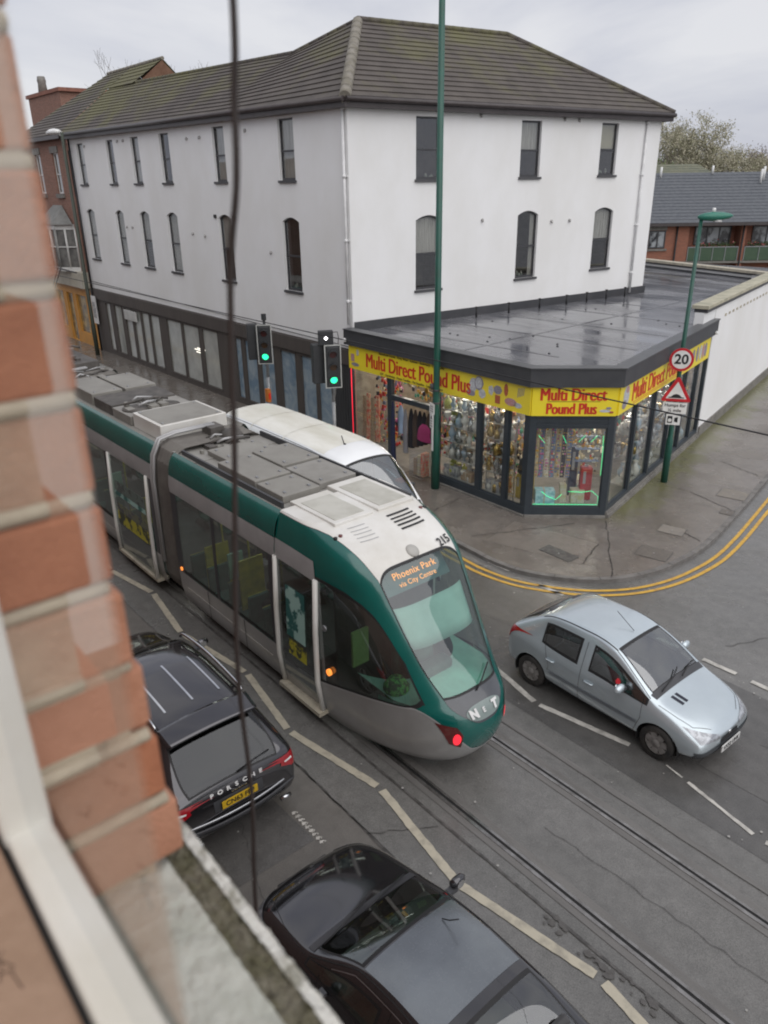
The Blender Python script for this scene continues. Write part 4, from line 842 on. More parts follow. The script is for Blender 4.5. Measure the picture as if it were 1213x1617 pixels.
# ============================================================ neighbouring brick house with bay window, left end of the street
M_brick = mat('red_brick', (.27, .12, .085), .85, (.20, .085, .06), 4, bump=.2, bscale=40)
def brick_courses(name, c1, c2, mortar, scale=1.0):
    m = bpy.data.materials.new(name); m.use_nodes = True; n = m.node_tree.nodes; l = m.node_tree.links.new; p = n['Principled BSDF']; p.inputs['Roughness'].default_value = .85
    t = n.new('ShaderNodeTexCoord'); s = n.new('ShaderNodeSeparateXYZ'); l(t.outputs['Object'], s.inputs[0]); a = n.new('ShaderNodeMath'); a.operation = 'ADD'; l(s.outputs[0], a.inputs[0]); l(s.outputs[1], a.inputs[1])
    c = n.new('ShaderNodeCombineXYZ'); l(a.outputs[0], c.inputs[0]); l(s.outputs[2], c.inputs[1])
    b = n.new('ShaderNodeTexBrick'); b.inputs['Scale'].default_value = scale; b.inputs['Brick Width'].default_value = .225; b.inputs['Row Height'].default_value = .075; b.inputs['Mortar Size'].default_value = .008
    b.inputs['Color1'].default_value = (*c1, 1); b.inputs['Color2'].default_value = (*c2, 1); b.inputs['Mortar'].default_value = (*mortar, 1); l(c.outputs[0], b.inputs['Vector']); l(b.outputs[0], p.inputs['Base Color']); return m
M_br = brick_courses('brick_courses', (.27, .125, .09), (.20, .09, .065), (.25, .2, .16))
BH = thing('brick_house', 'red brick house with bay window above an orange shopfront, left end of street', 'house', (-44, FY, 0))
FH = frame2d((-49, FY+.02), (1, 0)); HX = -49
k = MB(); wall(k, FH, 0, 7.75, 3.1, 10.35, [(-43.65-HX, -42.75-HX, 7.75, 9.65, False), (-46.4-HX, -45.5-HX, 7.75, 9.65, False)], .15); k.build('wall', M_br, BH, recalc=False)
M_whitefr = mat('white_window_frame', (.7, .7, .68), .4)
for a in (-43.65, -46.4):
    sash(FH, a-HX, a+.9-HX, 7.75, 9.65, False, BH, kind='net', mfr=M_whitefr)
    k = MB(); fbox(k, FH, a-.1-HX, a+1.0-HX, .0, .06, 9.65, 9.95); k.build('lintel', M_stone, BH); k = MB(); fbox(k, FH, a-.1-HX, a+1.0-HX, .0, .1, 7.55, 7.74); k.build('sill', M_stone, BH)
# bay: canted, with hipped slate roof
bt = [(-45.9-HX, 0), (-45.1-HX, .75), (-42.9-HX, .75), (-42.1-HX, 0)]
def bayp(i, z): return P3(FH, bt[i][0], bt[i][1], z)
k = MB()
for i in range(3):
    k.add([bayp(i, 4.0), bayp(i+1, 4.0), bayp(i+1, 4.2), bayp(i, 4.2)], [(0, 1, 2, 3)]); k.add([bayp(i, 6.05), bayp(i+1, 6.05), bayp(i+1, 6.3), bayp(i, 6.3)], [(0, 1, 2, 3)])
    for j in range(4 if i == 1 else 3):
        f = j/(3 if i == 1 else 2); p0 = bayp(i, 4.2).lerp(bayp(i+1, 4.2), f); k.tube([p0, p0+Vector((0, 0, 1.9))], .055, 6)
    k.tube([bayp(i, 5.2), bayp(i+1, 5.2)], .035, 6)
bw = k.build('bay_window', M_whitefr, BH, recalc=False)
k = MB(); ip = [P3(FH, bt[i][0], bt[i][1]-.06, 0) for i in range(4)]
for i in range(3): k.add([ip[i]+Vector((0, 0, 4.2)), ip[i+1]+Vector((0, 0, 4.2)), ip[i+1]+Vector((0, 0, 6.1)), ip[i]+Vector((0, 0, 6.1))], [(0, 1, 2, 3)])
k.build('pane', mat('reflective_dull_pane', (.2, .2, .19), .1, (.08, .08, .08), 2), bw)
k = MB(); e_ = [P3(FH, t+(-.15 if t < 4.5 else .15)*1, d+.12, 6.3) for t, d in bt]; r0 = P3(FH, -44.6-HX, .05, 7.2); r1 = P3(FH, -43.3-HX, .05, 7.2)
k.add([e_[0], e_[1], r0], [(0, 1, 2)]); k.add([e_[1], e_[2], r1, r0], [(0, 1, 2, 3)]); k.add([e_[2], e_[3], r1], [(0, 1, 2)]); k.build('bay_roof', mat('grey_bay_slates', (.2, .2, .19), .6, (.14, .14, .13), 3), BH, recalc=False)
k = MB(); fbox(k, FH, 1.5, 7.8, 0, .35, 3.2, 4.0); k.build('signboard', mat('cream_fascia', (.5, .47, .4), .5, (.4, .38, .3), 2), BH)
M_or = mat('orange_paint', (.62, .30, .06), .5, (.5, .25, .06), 2)
k = MB(); wall(k, FH, 0, 8.15, 0, 3.2, [(2.2, 3.4, .7, 2.7, False), (3.9, 4.9, .1, 2.7, False), (5.4, 6.9, .7, 2.7, False)], .12); k.build('shopfront', M_or, BH, recalc=False)
for a, b, z in ((2.2, 3.4, .7), (3.9, 4.9, .1), (5.4, 6.9, .7)):
    k = MB(); fbox(k, FH, a, b, -.12, -.1, z, 2.7); k.build('shop_window', mat('orange_shop_pane_%d' % int(a*10), (.10, .09, .08), .15, (.45, .32, .12), 2.2), BH)
    
    for x_ in (a-.06, b): k = MB(); fbox(k, FH, x_, x_+.06, 0, .02, z, 2.7); k.build('door_post', M_or, BH)
k = MB(); slope(k, Vector((-49, FY-.28, 10.4)), Vector((-41.1, FY-.28, 10.42)), Vector((-44.1, 18.3, 13.42)), Vector((-41.1, 18.3, 13.42)), 19); k.add([(-44.1, 18.3, 13.42), (-41.1, 18.3, 13.42), (-41.1, 22, 10), (-49, 22, 10)], [(0, 1, 2, 3)]); k.build('roof', M_tile, BH, recalc=False)
k = MB(); k.box(-49, -41.2, FY-.34, FY-.22, 10.22, 10.4); k.build('gutter', M_gut, BH)
k = MB(); k.add([(-49, FY, 0), (-49, FY, 10.3), (-49, 22, 10.3), (-49, 22, 0)], [(0, 1, 2, 3)]); k.build('side_wall', M_br, BH, recalc=False)
r = thing('notice_board', 'pale notice board fixed beside the dark post at the left end of the shopfront', 'sign', (-40.7, 14.4, 1.5)); MB().box(-40.9, -40.35, 14.40, 14.44, 1.5, 2.9).build('board', M_signwhite, r); MB().box(-40.8, -40.45, 14.38, 14.40, 1.8, 2.6).build('printed_notice', cb[0], r)
# white ledge with green cable tray below the bay (tramway feeder bracket)
r = thing('wall_bracket', 'dark steel bracket arms fixed below the bay window', 'bracket', (-44, 13.7, 4.3)); k = MB(); k.tube([(-46, 13.6, 4.25), (-40.5, 13.75, 4.1)], .035, 6); k.tube([(-43, 13.7, 4.2), (-44.6, 13.7, 3.0)], .03, 6); k.tube([(-42.6, 13.7, 4.2), (-44.2, 13.7, 3.0)], .03, 6); k.build('arm', M_black_trim, r)
# tall brick block with chimney beyond
r = thing('brick_chimney_block', 'tall red brick chimney block with one pot rising behind the left roofs', 'chimney', (-54, 18, 0)); k = MB(); k.box(-56.5, -50.8, 18, 21, 0, 13.2); k.build('stack', M_br, r); k = MB(); k.box(-56.7, -50.6, 17.9, 21.1, 13.2, 13.4); k.build('capping', M_brick, r); k = MB(); k.lathe([(.3, 0), (.24, .6), (.27, .75), (.22, 1.0)], (-55.3, 18.6, 13.4), 10); k.build('chimney_pot', M_stone, r)
# ============================================================ slate roofed flats beyond the flat roof
RH = thing('slate_roofed_flats', 'low red brick flats with grey slate roof and green balconies at the right', 'building', (-26.6, 43.2, 0))
FR = frame2d((-27.6, 42.0), (4.2, 5.0)); M_br2 = brick_courses('orange_brick', (.31, .115, .07), (.25, .095, .06), (.2, .13, .1))
k = MB(); fbox(k, FR, 0, 3.15, -6, 0, 0, 5.6); fbox(k, FR, 3.15, 20, -6, -.9, 0, 5.6); fbox(k, FR, 3.15, 3.75, -.9, 0, 0, 5.5); fbox(k, FR, 6.85, 7.15, -.9, .0, 0, 5.5); fbox(k, FR, 10.8, 11.1, -.9, 0, 0, 5.5); k.build('wall', M_br2, RH)
M_slates = mat('blue_grey_slates', (.065, .072, .085), .5, (.10, .108, .12), 2.5, bump=.3, bscale=12, detail=8, stretch=(2, 2, 5))
k = MB(); e0 = P3(FR, -.3, .35, 5.62); e1 = P3(FR, 20, .35, 5.62); slope(k, e0, e1, P3(FR, -.3, -4.2, 8.35), P3(FR, 20, -4.2, 8.35), 16, .02); k.add([P3(FR, -.3, -4.2, 8.35), P3(FR, 20, -4.2, 8.35), P3(FR, 20, -8, 5.6), P3(FR, -.3, -8, 5.6)], [(0, 1, 2, 3)]); k.build('roof', M_slates, RH, recalc=False)
k = MB(); fbox(k, FR, -.3, 20, .3, .42, 5.45, 5.62); fbox(k, FR, .2, 2.4, .0, .02, 5.25, 5.45); k.build('gutter', M_gut, RH)
k = MB(); fbox(k, FR, 1.3, 2.4, 0, .05, 5.22, 5.42); fbox(k, FR, 1.2, 2.5, 0, .08, 4.05, 4.17); k.build('lintel', M_stone, RH)
def flatwin(F, a, b, z0, z1, d, n_=2):
    w_ = MB(); f_ = .07
    for x in [a]+[a+(b-a)*i/n_ for i in range(1, n_)]+[b-f_]: fbox(w_, F, x, x+f_, d, d+.06, z0, z1)
    fbox(w_, F, a, b, d, d+.062, z0, z0+f_); fbox(w_, F, a, b, d, d+.062, z1-f_, z1); w_ = w_.build('window', M_dark_frame, RH)
    MB().add([P3(F, a, d+.02, z0), P3(F, b, d+.02, z0), P3(F, b, d+.02, z1), P3(F, a, d+.02, z1)], [(0, 1, 2, 3)]).build('pane', mat('far_pane_%d' % int(a*10), (.34, .36, .38), .1, (.03, .03, .035), .9, lo=.45, hi=.55), w_)
flatwin(FR, 1.35, 2.35, 4.2, 5.2, .0, 2); flatwin(FR, 4.4, 6.6, 4.3, 5.35, -.88, 3); flatwin(FR, 7.9, 10.4, 4.3, 5.35, -.88, 3)
M_bal = mat('green_balcony_panel', (.035, .075, .04), .5, (.05, .09, .05), 3)
for a, b in ((3.8, 6.8), (7.2, 10.7)):
    k = MB(); fbox(k, FR, a, b, -.06, .0, 3.45, 4.2); k.build('balcony_panel', M_bal, RH); k = MB(); fbox(k, FR, a, b, -.08, .03, 4.2, 4.25)
    for i in range(5): t = a+(b-a)*i/4; fbox(k, FR, t-.02, t+.02, .0, .03, 3.4, 4.25)
    k.build('balcony_rail', M_wet_grey, RH)
k = MB(); fbox(k, FR, 3.15, 20, -.9, .06, 3.3, 3.42); k.build('balcony_floor', M_stone, RH)
k = MB(); 
for t in (3.0, 6.95): k.tube([P3(FR, t, .08, 0), P3(FR, t, .08, 5.5)], .05, 8)
k.build('downpipe', M_black, RH)
k = MB()
for t, s_, h in ((1.0, .1, .45), (2.9, .35, .6), (6.2, .15, .5), (8.9, .9, .8), (9.15, .7, .8), (1.7, 1.2, .3)): 
    p = P3(FR, t, -4.2+s_*1.2, 8.35-s_*.72); k.tube([p, p+Vector((0, 0, h))], .07, 8)
k.build('vent_pipe', M_signwhite, RH)
random.seed(8)
gl_ = [mat('balcony_leaf', (.06, .09, .03), .7), mat('balcony_flower', (.4, .12, .12), .7)]
for j, (a, b) in enumerate(((4.3, 6.6), (7.4, 8.6))):
    k = MB()
    for i in range(140):
        p = P3(FR, random.uniform(a, b), -.15+random.uniform(-.1, .1), 4.25+abs(random.gauss(0, .12))); q = Vector((random.uniform(-1, 1), random.uniform(-1, 1), random.uniform(-1, 1))).normalized()*.06; r_ = q.orthogonal().normalized()*.05
        k.add([p-q, p+r_, p+q, p-r_], [(0, 1, 2, 3)], random.random() < .15)
    tag(k.build('balcony_plants', gl_), ['row of potted plants on the first green balcony', 'small potted plants on the second green balcony beside the brick pillar'][j], 'plants', kind='stuff')
# second far roof peeping over the ridge
r = thing('distant_house', 'distant house whose mossy roof shows just above the slate ridge', 'house', (-33, 55, 0)); k = MB(); F3 = frame2d((-33.5, 49), (4.2, 5.0)); slope(k, P3(F3, 1, 0, 7.7), P3(F3, 8, 0, 7.7), P3(F3, 2.4, -3, 8.95), P3(F3, 6.6, -3, 8.95), 8, .02); k.build('roof', mat('pale_mossy_roof', (.16, .16, .11), .8, (.11, .12, .09), 3), r, recalc=False); k = MB(); fbox(k, F3, 1.2, 7.8, -6, -.3, 0, 7.7); k.build('wall', M_br2, r)
# ============================================================ trees
def tree(loc, h, spread, label, leafc, nleaf, seed, name='tree', trunk_r=.25, leaf=.16, group='trees beyond the rooftops', low=.27, levels=7, droop=.0):
    random.seed(seed); r = thing(name, label, 'tree', loc, group=group); base = Vector(loc); k = MB(); tw = MB(); tips = []
    def br(p, d, L_, rad, lv):
        n_ = 3; pts = [p]; q = p; dd = d
        for i in range(n_):
            dd = (dd+Vector((random.gauss(0, .10), random.gauss(0, .10), .04))).normalized(); q = q+dd*L_/n_; pts.append(q)
            if lv <= 1: tips.append((q.copy(), lv))
        (tw if lv < 3 else k).tube(pts, [max(rad*(1-.45*i/n_), .012) for i in range(n_+1)], 3 if lv < 3 else 7, cap=False)
        if lv == 0: return
        for i in range((2 if random.random() < .45 else 3) if lv < levels else 4):
            a = random.uniform(0, 6.28); sp = random.uniform(.35, .75)*(1.0 if lv < levels else .8); o_ = dd.orthogonal().normalized(); o_.rotate(Matrix.Rotation(a, 3, dd)) if hasattr(o_, 'rotate') else None
            nd = (dd*math.cos(sp)+o_*math.sin(sp)*spread+Vector((0, 0, .12-droop))).normalized(); br(pts[-1 if i else -2], nd, L_*random.uniform(.68, .85), rad*.58, lv-1)
    br(base, Vector((0, 0, 1)), h*low*1.02, trunk_r, levels); k.build('trunk', M_bark, r); tw.build('twigs', leafc[0] if leafc else M_bark, r, recalc=False)
    if nleaf:
        k = MB()
        for i in range(nleaf):
            p, lv = random.choice(tips); c = p+Vector((random.gauss(0, .22), random.gauss(0, .22), random.gauss(0, .22)-droop*1.5)); q = Vector((random.gauss(0, 1), random.gauss(0, 1), random.gauss(0, 1)-droop*3)).normalized()*leaf*random.uniform(.6, 1.4); s_ = q.orthogonal().normalized()*leaf*.45
            k.add([c-q, c+s_, c+q, c-s_], [(0, 1, 2, 3)], random.randrange(len(leafc)))
        k.build('crown', leafc, r, recalc=False)
    return r
M_bark = mat('bark', (.20, .18, .15), .9, (.14, .12, .105), 6)
lw = [mat('willow_leaf_a', (.37, .345, .25), .8), mat('willow_leaf_b', (.30, .30, .19), .8), mat('willow_leaf_c', (.44, .41, .31), .8)]
ld = [mat('green_leaf_a', (.21, .25, .12), .8), mat('green_leaf_b', (.15, .18, .085), .8)]
lp = [mat('brown_bud_a', (.22, .175, .16), .9), mat('brown_bud_b', (.17, .14, .13), .9)]
tree((-44.0, 72.0, 0), 13.6, 1.2, 'tallest pale green budding tree beside the white building corner', lw, 8500, 31, leaf=.10)
tree((-42.0, 76.2, 0), 13.6, 1.25, 'pale green budding tree in the middle of the far group', lw, 8500, 32, leaf=.10)
tree((-40.2, 79.0, 0), 12.2, 1.25, 'lower yellowish budding tree at the right of the far green group', lw, 7500, 33, leaf=.10)
tree((-42.8, 70.5, 0), 8.8, 1.2, 'low dense green tree in front of the taller pale trees', ld, 14000, 34, leaf=.11)
tree((-46.0, 69.0, 0), 9.8, 1.2, 'dark bushy tree tucked against the white building edge', ld+lp, 20000, 37, leaf=.11)
tree((-38.2, 79.4, 0), 10.8, 1.2, 'purple brown leafless tree at the far right edge', lp, 7000, 35, leaf=.09)
tree((-36.4, 84.5, 0), 11.4, 1.2, 'purple brown leafless tree beyond the far right edge tree', lp, 6000, 36, leaf=.09)
tree((-71.4, 31.5, 0), 17.0, .8, 'bare tree behind the left roof, the left one of two', [], 0, 41, trunk_r=.16, group='bare trees behind the roofs')
tree((-69.5, 34.6, 0), 17.8, .8, 'bare tree behind the brick gable, the right one of two', [], 0, 45, trunk_r=.16, group='bare trees behind the roofs')
# ============================================================ posts, lamps, signs, signals
# tall green post by the shop
PX, PY_ = -14.52, 13.96
r = thing('tall_green_pole', 'very tall dark green pole rising past the roof in front of the shop', 'pole', (PX, PY_, pz))
MB().lathe([(.12, 0), (.12, 1.65), (.09, 1.72), (.088, 3), (.07, 13.5), (.0, 13.5)], (PX, PY_, pz), 14).build('post', M_green_post, r)
k = MB()
for z in (2.55, 2.9): k.lathe([(.1, 0), (.1, .05)], (PX, PY_, z), 14)
k.tube([(PX-.06, PY_-.09, 2.95), (PX-.1, PY_-.1, 3.1)], .05, 6); k.build('clamp', M_black_trim, r)
sgn = thing('parking_plate', 'two small white plates strapped to the tall green pole', 'sign', (PX, PY_-.14, 2.2), R(-20)); k = MB()
k.box(-.17, .13, -.02, 0, .1, .38); k.build('plate', M_signwhite, sgn, local=True); k = MB(); k.box(-.13, .08, -.022, 0, -.32, .085); k.box(-.02, .07, -.02, 0, -.95, -.33); k.build('plate', M_signwhite, sgn, local=True)
k = MB()
for i in range(3): k.box(-.12, .08, -.024, -.02, .16+i*.065, .175+i*.065)
for i in range(4): k.box(-.09, .04, -.026, -.022, -.26+i*.07, -.245+i*.07)
k.box(-.05, .0, -.027, -.022, -.04, .03); k.build('printed_line', M_black, sgn, local=True)
# lamp post by the side street
LX, LY = -10.49, 19.17
r = thing('street_lamp', 'green street lamp post on the corner pavement beside the shop', 'street lamp', (LX, LY, pz))
hd = Vector((.70, .71, 0)).normalized()
MB().lathe([(.095, 0), (.095, 1.25), (.07, 1.32), (.06, 3), (.045, 7.05), (0, 7.05)], (LX, LY, pz), 12).build('post', M_green_post, r)
M_lampg = mat('lamp_green_glossy', (.02, .17, .12), .3, (.03, .15, .11), 5); k = MB(); c_ = Vector((LX, LY, 7.13))
prof = [(-.10, .02), (-.06, .07), (.05, .12), (.25, .15), (.5, .13), (.68, .08), (.76, .02)]
vs = []; 
for s_, rr in prof:
    for a in range(12):
        t = 2*math.pi*a/12; side = Vector((-hd.y, hd.x, 0)); vs.append(c_+hd*s_+side*rr*math.cos(t)*1.1+Vector((0, 0, rr*math.sin(t)*.75+.05+.03*s_)))
k.add(vs, [(i*12+a, i*12+(a+1) % 12, (i+1)*12+(a+1) % 12, (i+1)*12+a) for i in range(6) for a in range(12)], 0, True)
k.f.append(list(range(12))[::-1]); k.mi.append(0); k.sm.append(False); k.f.append([72+a for a in range(12)]); k.mi.append(0); k.sm.append(False)
k.build('lamp_head', M_lampg, r); MB().lathe([(.045, 0), (.045, .09), (.03, .11), (0, .11)], c_+hd*.28+Vector((0, 0, .15)), 10).build('photocell', M_signwhite, r)
k = MB(); k.lathe([(.11, 0), (.10, .05), (0, .06)], c_+hd*.4+Vector((0, 0, -.07)), 12); k.build('lens', M_signwhite, r)
k = MB(); k.box(LX-.04, LX+.04, LY-.1, LY-.07, .9, 1.2); k.tube([(LX-.0, LY-.07, 1.5), (LX, LY-.07, 2.2)], .02, 6); k.build('access_door', M_green_post, r)
# traffic signs facing the viewer
n_ = Vector((.55, -.83, 0)).normalized(); u_ = Vector((.83, .55, 0)); O = Vector((LX, LY, 0))+n_*.09
def disc(k, c, rr, d, mi=0, n=32):
    a = Vector(c)+n_*d; vs = [a+u_*rr*math.cos(2*math.pi*i/n)+Vector((0, 0, rr*math.sin(2*math.pi*i/n))) for i in range(n)]; k.prism(vs, n_*.004, mi)
def pol(k, c, pts, d, mi=0): k.prism([Vector(c)+n_*d+u_*a+Vector((0, 0, b)) for a, b in pts], n_*.004, mi)
r = thing('speed_limit_sign', 'round 20 speed limit sign with red ring on the lamp post', 'road sign', (LX+n_.x*.09, LY+n_.y*.09, 3.2)); c = O+Vector((0, 0, 3.62))
k = MB(); disc(k, c, .31, 0); k.build('sign_face', M_signred, r); k = MB(); disc(k, c, .245, .0045); k.build('white_disc', M_signwhite, r)
k = MB(); text(k, '20', c+n_*.0095, u_, (0, 0, 1), .36, .01, 1.0, .002); k.build('numerals', M_black, r, recalc=False); k = MB(); disc(k, c, .315, -.012); k.box(LX-.05, LX+.05, LY-.08, LY, 3.45, 3.5); k.build('back_plate', M_alu, r)
r = thing('hump_warning_sign', 'triangular road hump warning sign below the speed limit sign', 'road sign', (LX+n_.x*.09, LY+n_.y*.09, 2.6)); c = O+Vector((0, 0, 2.72)); ch = [(-.385, -.21), (-.35, -.25), (.35, -.25), (.385, -.21), (.035, .42), (-.035, .42)]
k = MB(); pol(k, c, ch, 0); k.build('sign_face', M_signred, r); k = MB(); pol(k, c, [(-.27, -.17), (.27, -.17), (.0, .30)], .0045); k.build('white_triangle', M_signwhite, r)
k = MB(); pol(k, c, [(-.21, -.15), (.21, -.15), (.20, -.125), (.14, -.12), (.08, -.06), (.0, -.035), (-.08, -.06), (-.14, -.12), (-.20, -.125)], .009); k.build('hump_symbol', M_black, r); k = MB(); pol(k, c, ch, -.012); k.build('back_plate', M_alu, r)
r = thing('distance_plate', 'white plate reading Humps for half mile under the triangle', 'road sign', (LX+n_.x*.09, LY+n_.y*.09, 2.2)); c = O+Vector((0, 0, 2.29)); k = MB(); pol(k, c, [(-.31, -.155), (.31, -.155), (.31, .155), (-.31, .155)], 0); k.build('sign_face', M_signwhite, r)
k = MB(); text(k, 'Humps for', c+n_*.005+Vector((0, 0, .07)), u_, (0, 0, 1), .125, .003, 1, .001); k.build('lettering', M_black, r, recalc=False); k = MB(); text(k, '\u00bd mile', c+n_*.005+Vector((0, 0, -.07)), u_, (0, 0, 1), .125, .003, 1, .001); k.build('lettering', M_black, r, recalc=False)
r = thing('camera_sign', 'small white speed camera sign lowest on the lamp post', 'road sign', (LX+n_.x*.09, LY+n_.y*.09, 1.8)); c = O+Vector((0, 0, 1.96)); k = MB(); pol(k, c, [(-.19, -.15), (.19, -.15), (.19, .15), (-.19, .15)], 0); k.build('sign_face', M_signwhite, r)
k = MB(); pol(k, c, [(-.15, -.1), (-.02, -.1), (-.02, .1), (-.15, .1)], .0045); pol(k, c, [(.03, -.05), (.12, -.08), (.12, .08), (.03, .05)], .0045); k.build('camera_symbol', M_black, r); k = MB(); disc(k, c+u_*-.085+Vector((0, 0, -.02)), .05, .009, 0, 16); k.build('camera_lens', M_signwhite, r)
# left lamp column with pale lantern
AX, AY = -39.64, 13.85
r = thing('street_lamp', 'thin dark lamp column with pale lantern at the left end of the white building', 'street lamp', (AX, AY, pz)); MB().lathe([(.11, 0), (.11, 1.5), (.09, 1.6), (.07, 10.3), (0, 10.3)], (AX, AY, pz), 10).build('post', mat('dark_olive_post', (.045, .055, .04), .5), r)
k = MB(); k.lathe([(0, 0), (.28, .03), (.32, .12), (.2, .22), (.05, .26), (0, .26)], (0, 0, 0), 14); 
for v in k.v: v.x = v.x*2.1-40.35; v.y = v.y+13.75; v.z += 10.32
k.build('lamp_head', M_signwhite, r); MB().tube([(AX, AY, 10.2), (-40.0, 13.8, 10.42)], .03, 6).build('arm', M_signwhite, r)
# traffic signals
M_lens = [mat('lens_dark_red', (.05, .005, .005), .3), mat('lens_dark_amber', (.05, .02, .003), .3), mat('lit_green_lens', (.02, .80, .30), .3, (.03, .95, .42), 1, emit=1.3)]
M_sigbody = mat('signal_housing', (.03, .032, .035), .5); M_bord = mat('signal_border', (.45, .46, .44), .4)
def signal(x, y, z0, h_dir, label, tramhead=False, lit=True):
    n2 = Vector(h_dir).normalized(); u2 = Vector((-n2.y, n2.x, 0)); o = Vector((x, y, 0))
    r = thing('traffic_light', label, 'traffic light', (x, y, pz), group='traffic lights at the crossing')
    MB().tube([(x, y, pz), (x, y, z0-.55)], .057, 10).build('post', M_wet_grey, r); MB().tube([(x, y, z0-.6), (x, y, z0-.42), tuple(o+n2*.12+u2*.02+Vector((0, 0, z0-.25))), tuple(o+n2*.26+Vector((0, 0, z0-.02)))], .05, 8).build('cranked_arm', M_wet_grey, r)
    MB().tube([(x, y, z0-.55), (x, y, z0+1.3)], .045, 8).build('upper_post', M_sigbody, r)
    def head(c, nn, nm, borders):
        uu = Vector((-nn.y, nn.x, 0)); k = MB()
        def bx_(a0, a1, d0, d1, z0_, z1_, kk, mi=0):
            kk.add([c+uu*a+nn*d+Vector((0, 0, z)) for z in (z0_, z1_) for a, d in ((a0, d0), (a1, d0), (a1, d1), (a0, d1))], [(0, 3, 2, 1), (4, 5, 6, 7), (0, 1, 5, 4), (1, 2, 6, 5), (2, 3, 7, 6), (3, 0, 4, 7)], mi)
        bx_(-.165, .165, -.22, .04, -.02, 1.10, k); hd_ = k.build(nm, M_sigbody, r, bevel=.02)
        if borders:
            k = MB()
            for a0, a1, z0_, z1_ in ((-.235, -.205, -.07, 1.16), (.205, .235, -.07, 1.16), (-.205, .205, -.07, -.04), (-.205, .205, 1.13, 1.16)): bx_(a0, a1, .0, .012, z0_, z1_, k)
            k.build('white_border', M_bord, hd_); k = MB(); bx_(-.205, .205, .0, .008, -.04, 1.13, k); k.build('backing_board', M_sigbody, hd_)
        for i, zz_ in enumerate((.9, .54, .18)):
            k = MB(); vs = [c+uu*.1*math.cos(t*.3927)+nn*.045+Vector((0, 0, zz_+.1*math.sin(t*.3927))) for t in range(16)]; k.prism(vs, nn*.012); k.build('lens', M_lens[i] if (i < 2 or borders) else M_lens[1], hd_)
            k = MB(); vs = []
            for t in range(9):
                a = math.pi*(-.1+1.2*t/8); p = c+uu*.115*math.cos(a)+Vector((0, 0, zz_+.115*math.sin(a))); vs += [p+nn*.04, p+nn*(.2-.04*abs(math.cos(a)))]
            k.add(vs, [(2*t, 2*t+2, 2*t+3, 2*t+1) for t in range(8)]); k.build('visor', M_sigbody, hd_, thick=.006)
    head(o+n2*.3+Vector((0, 0, z0)), n2, 'signal_head', True)
    head(o-n2*.10-u2*.42+Vector((0, 0, z0+.05)), (u2*-.2-n2).normalized(), 'signal_head', False)
    if tramhead:
        c = o+n2*.12-u2*.16+Vector((0, 0, z0+1.12)); k = MB(); k.add([c+u2*a+n2*d+Vector((0, 0, z)) for z in (0, .40) for a, d in ((-.21, -.15), (.21, -.15), (.21, .05), (-.21, .05))], [(0, 3, 2, 1), (4, 5, 6, 7), (0, 1, 5, 4), (1, 2, 6, 5), (2, 3, 7, 6), (3, 0, 4, 7)]); th = k.build('tram_signal', M_sigbody, r, bevel=.02)
        k = MB(); q = c+n2*.055+Vector((0, 0, .2)); k.add([q+u2*a+n2*d+Vector((0, 0, z)) for z in (-.016, .016) for a, d in ((-.05, 0), (.05, 0), (.05, .006), (-.05, .006))], [(0, 3, 2, 1), (4, 5, 6, 7), (0, 1, 5, 4), (1, 2, 6, 5), (2, 3, 7, 6), (3, 0, 4, 7)])
        k.add([q+u2*a+n2*d+Vector((0, 0, z)) for z in (-.05, .05) for a, d in ((-.016, 0), (.016, 0), (.016, .008), (-.016, .008))], [(0, 3, 2, 1), (4, 5, 6, 7), (0, 1, 5, 4), (1, 2, 6, 5), (2, 3, 7, 6), (3, 0, 4, 7)]); k.build('lit_cross', mat('white_lamp', (1, 1, 1), .5, (1, 1, 1), 1, emit=3), th)
        MB().tube([c+u2*.2+Vector((0, 0, .35)), c+u2*.33+Vector((0, 0, .36)), c+u2*.36+Vector((0, 0, .2)), c+u2*.34+Vector((0, 0, 0))], .012, 6).build('cable', M_black, r)
    else:
        k = MB(); k.add([o+Vector((a, b, z)) for z in (z0+1.25, z0+1.45) for a, b in ((-.06, -.06), (.06, -.06), (.06, .06), (-.06, .06))], [(0, 3, 2, 1), (4, 5, 6, 7), (0, 1, 5, 4), (1, 2, 6, 5), (2, 3, 7, 6), (3, 0, 4, 7)]); k.build('detector', M_sigbody, r, bevel=.01)
    return r
signal(-21.1, 12.72, 2.90, (.8, -.6, 0), 'left traffic light showing green, above an orange push button box'); signal(-17.55, 12.72, 2.78, (.86, -.5, 0), 'right traffic light showing green with a lit white tram cross above', True)
r = thing('push_button_box', 'orange crossing push button box on the left traffic light post', 'button box', (-21.03, 12.62, 1.6)); k = MB(); k.box(-21.11, -20.93, 12.56, 12.68, 1.55, 1.98); k.build('housing', mat('orange_box', (.6, .2, .04), .5), r, bevel=.01); MB().box(-20.92, -20.90, 12.58, 12.66, 1.66, 1.86).build('lit_panel', mat('red_panel', (.8, .05, .02), .4), r)
# overhead wires
def wire(pts, rad, label, nm='overhead_wire'):
    P = [Vector(p) for p in pts]; o = MB().tube(catmull(P, 10), rad, 5).build(nm, M_black); tag(o, label, 'wire', 'overhead wires')
wire([(-75, 6.7, 6.0), (-20, 6.7, 5.98), (-5, 6.7, 6.0), (25, 6.7, 6.02)], .008, 'tram contact wire strung along the street above the tram')
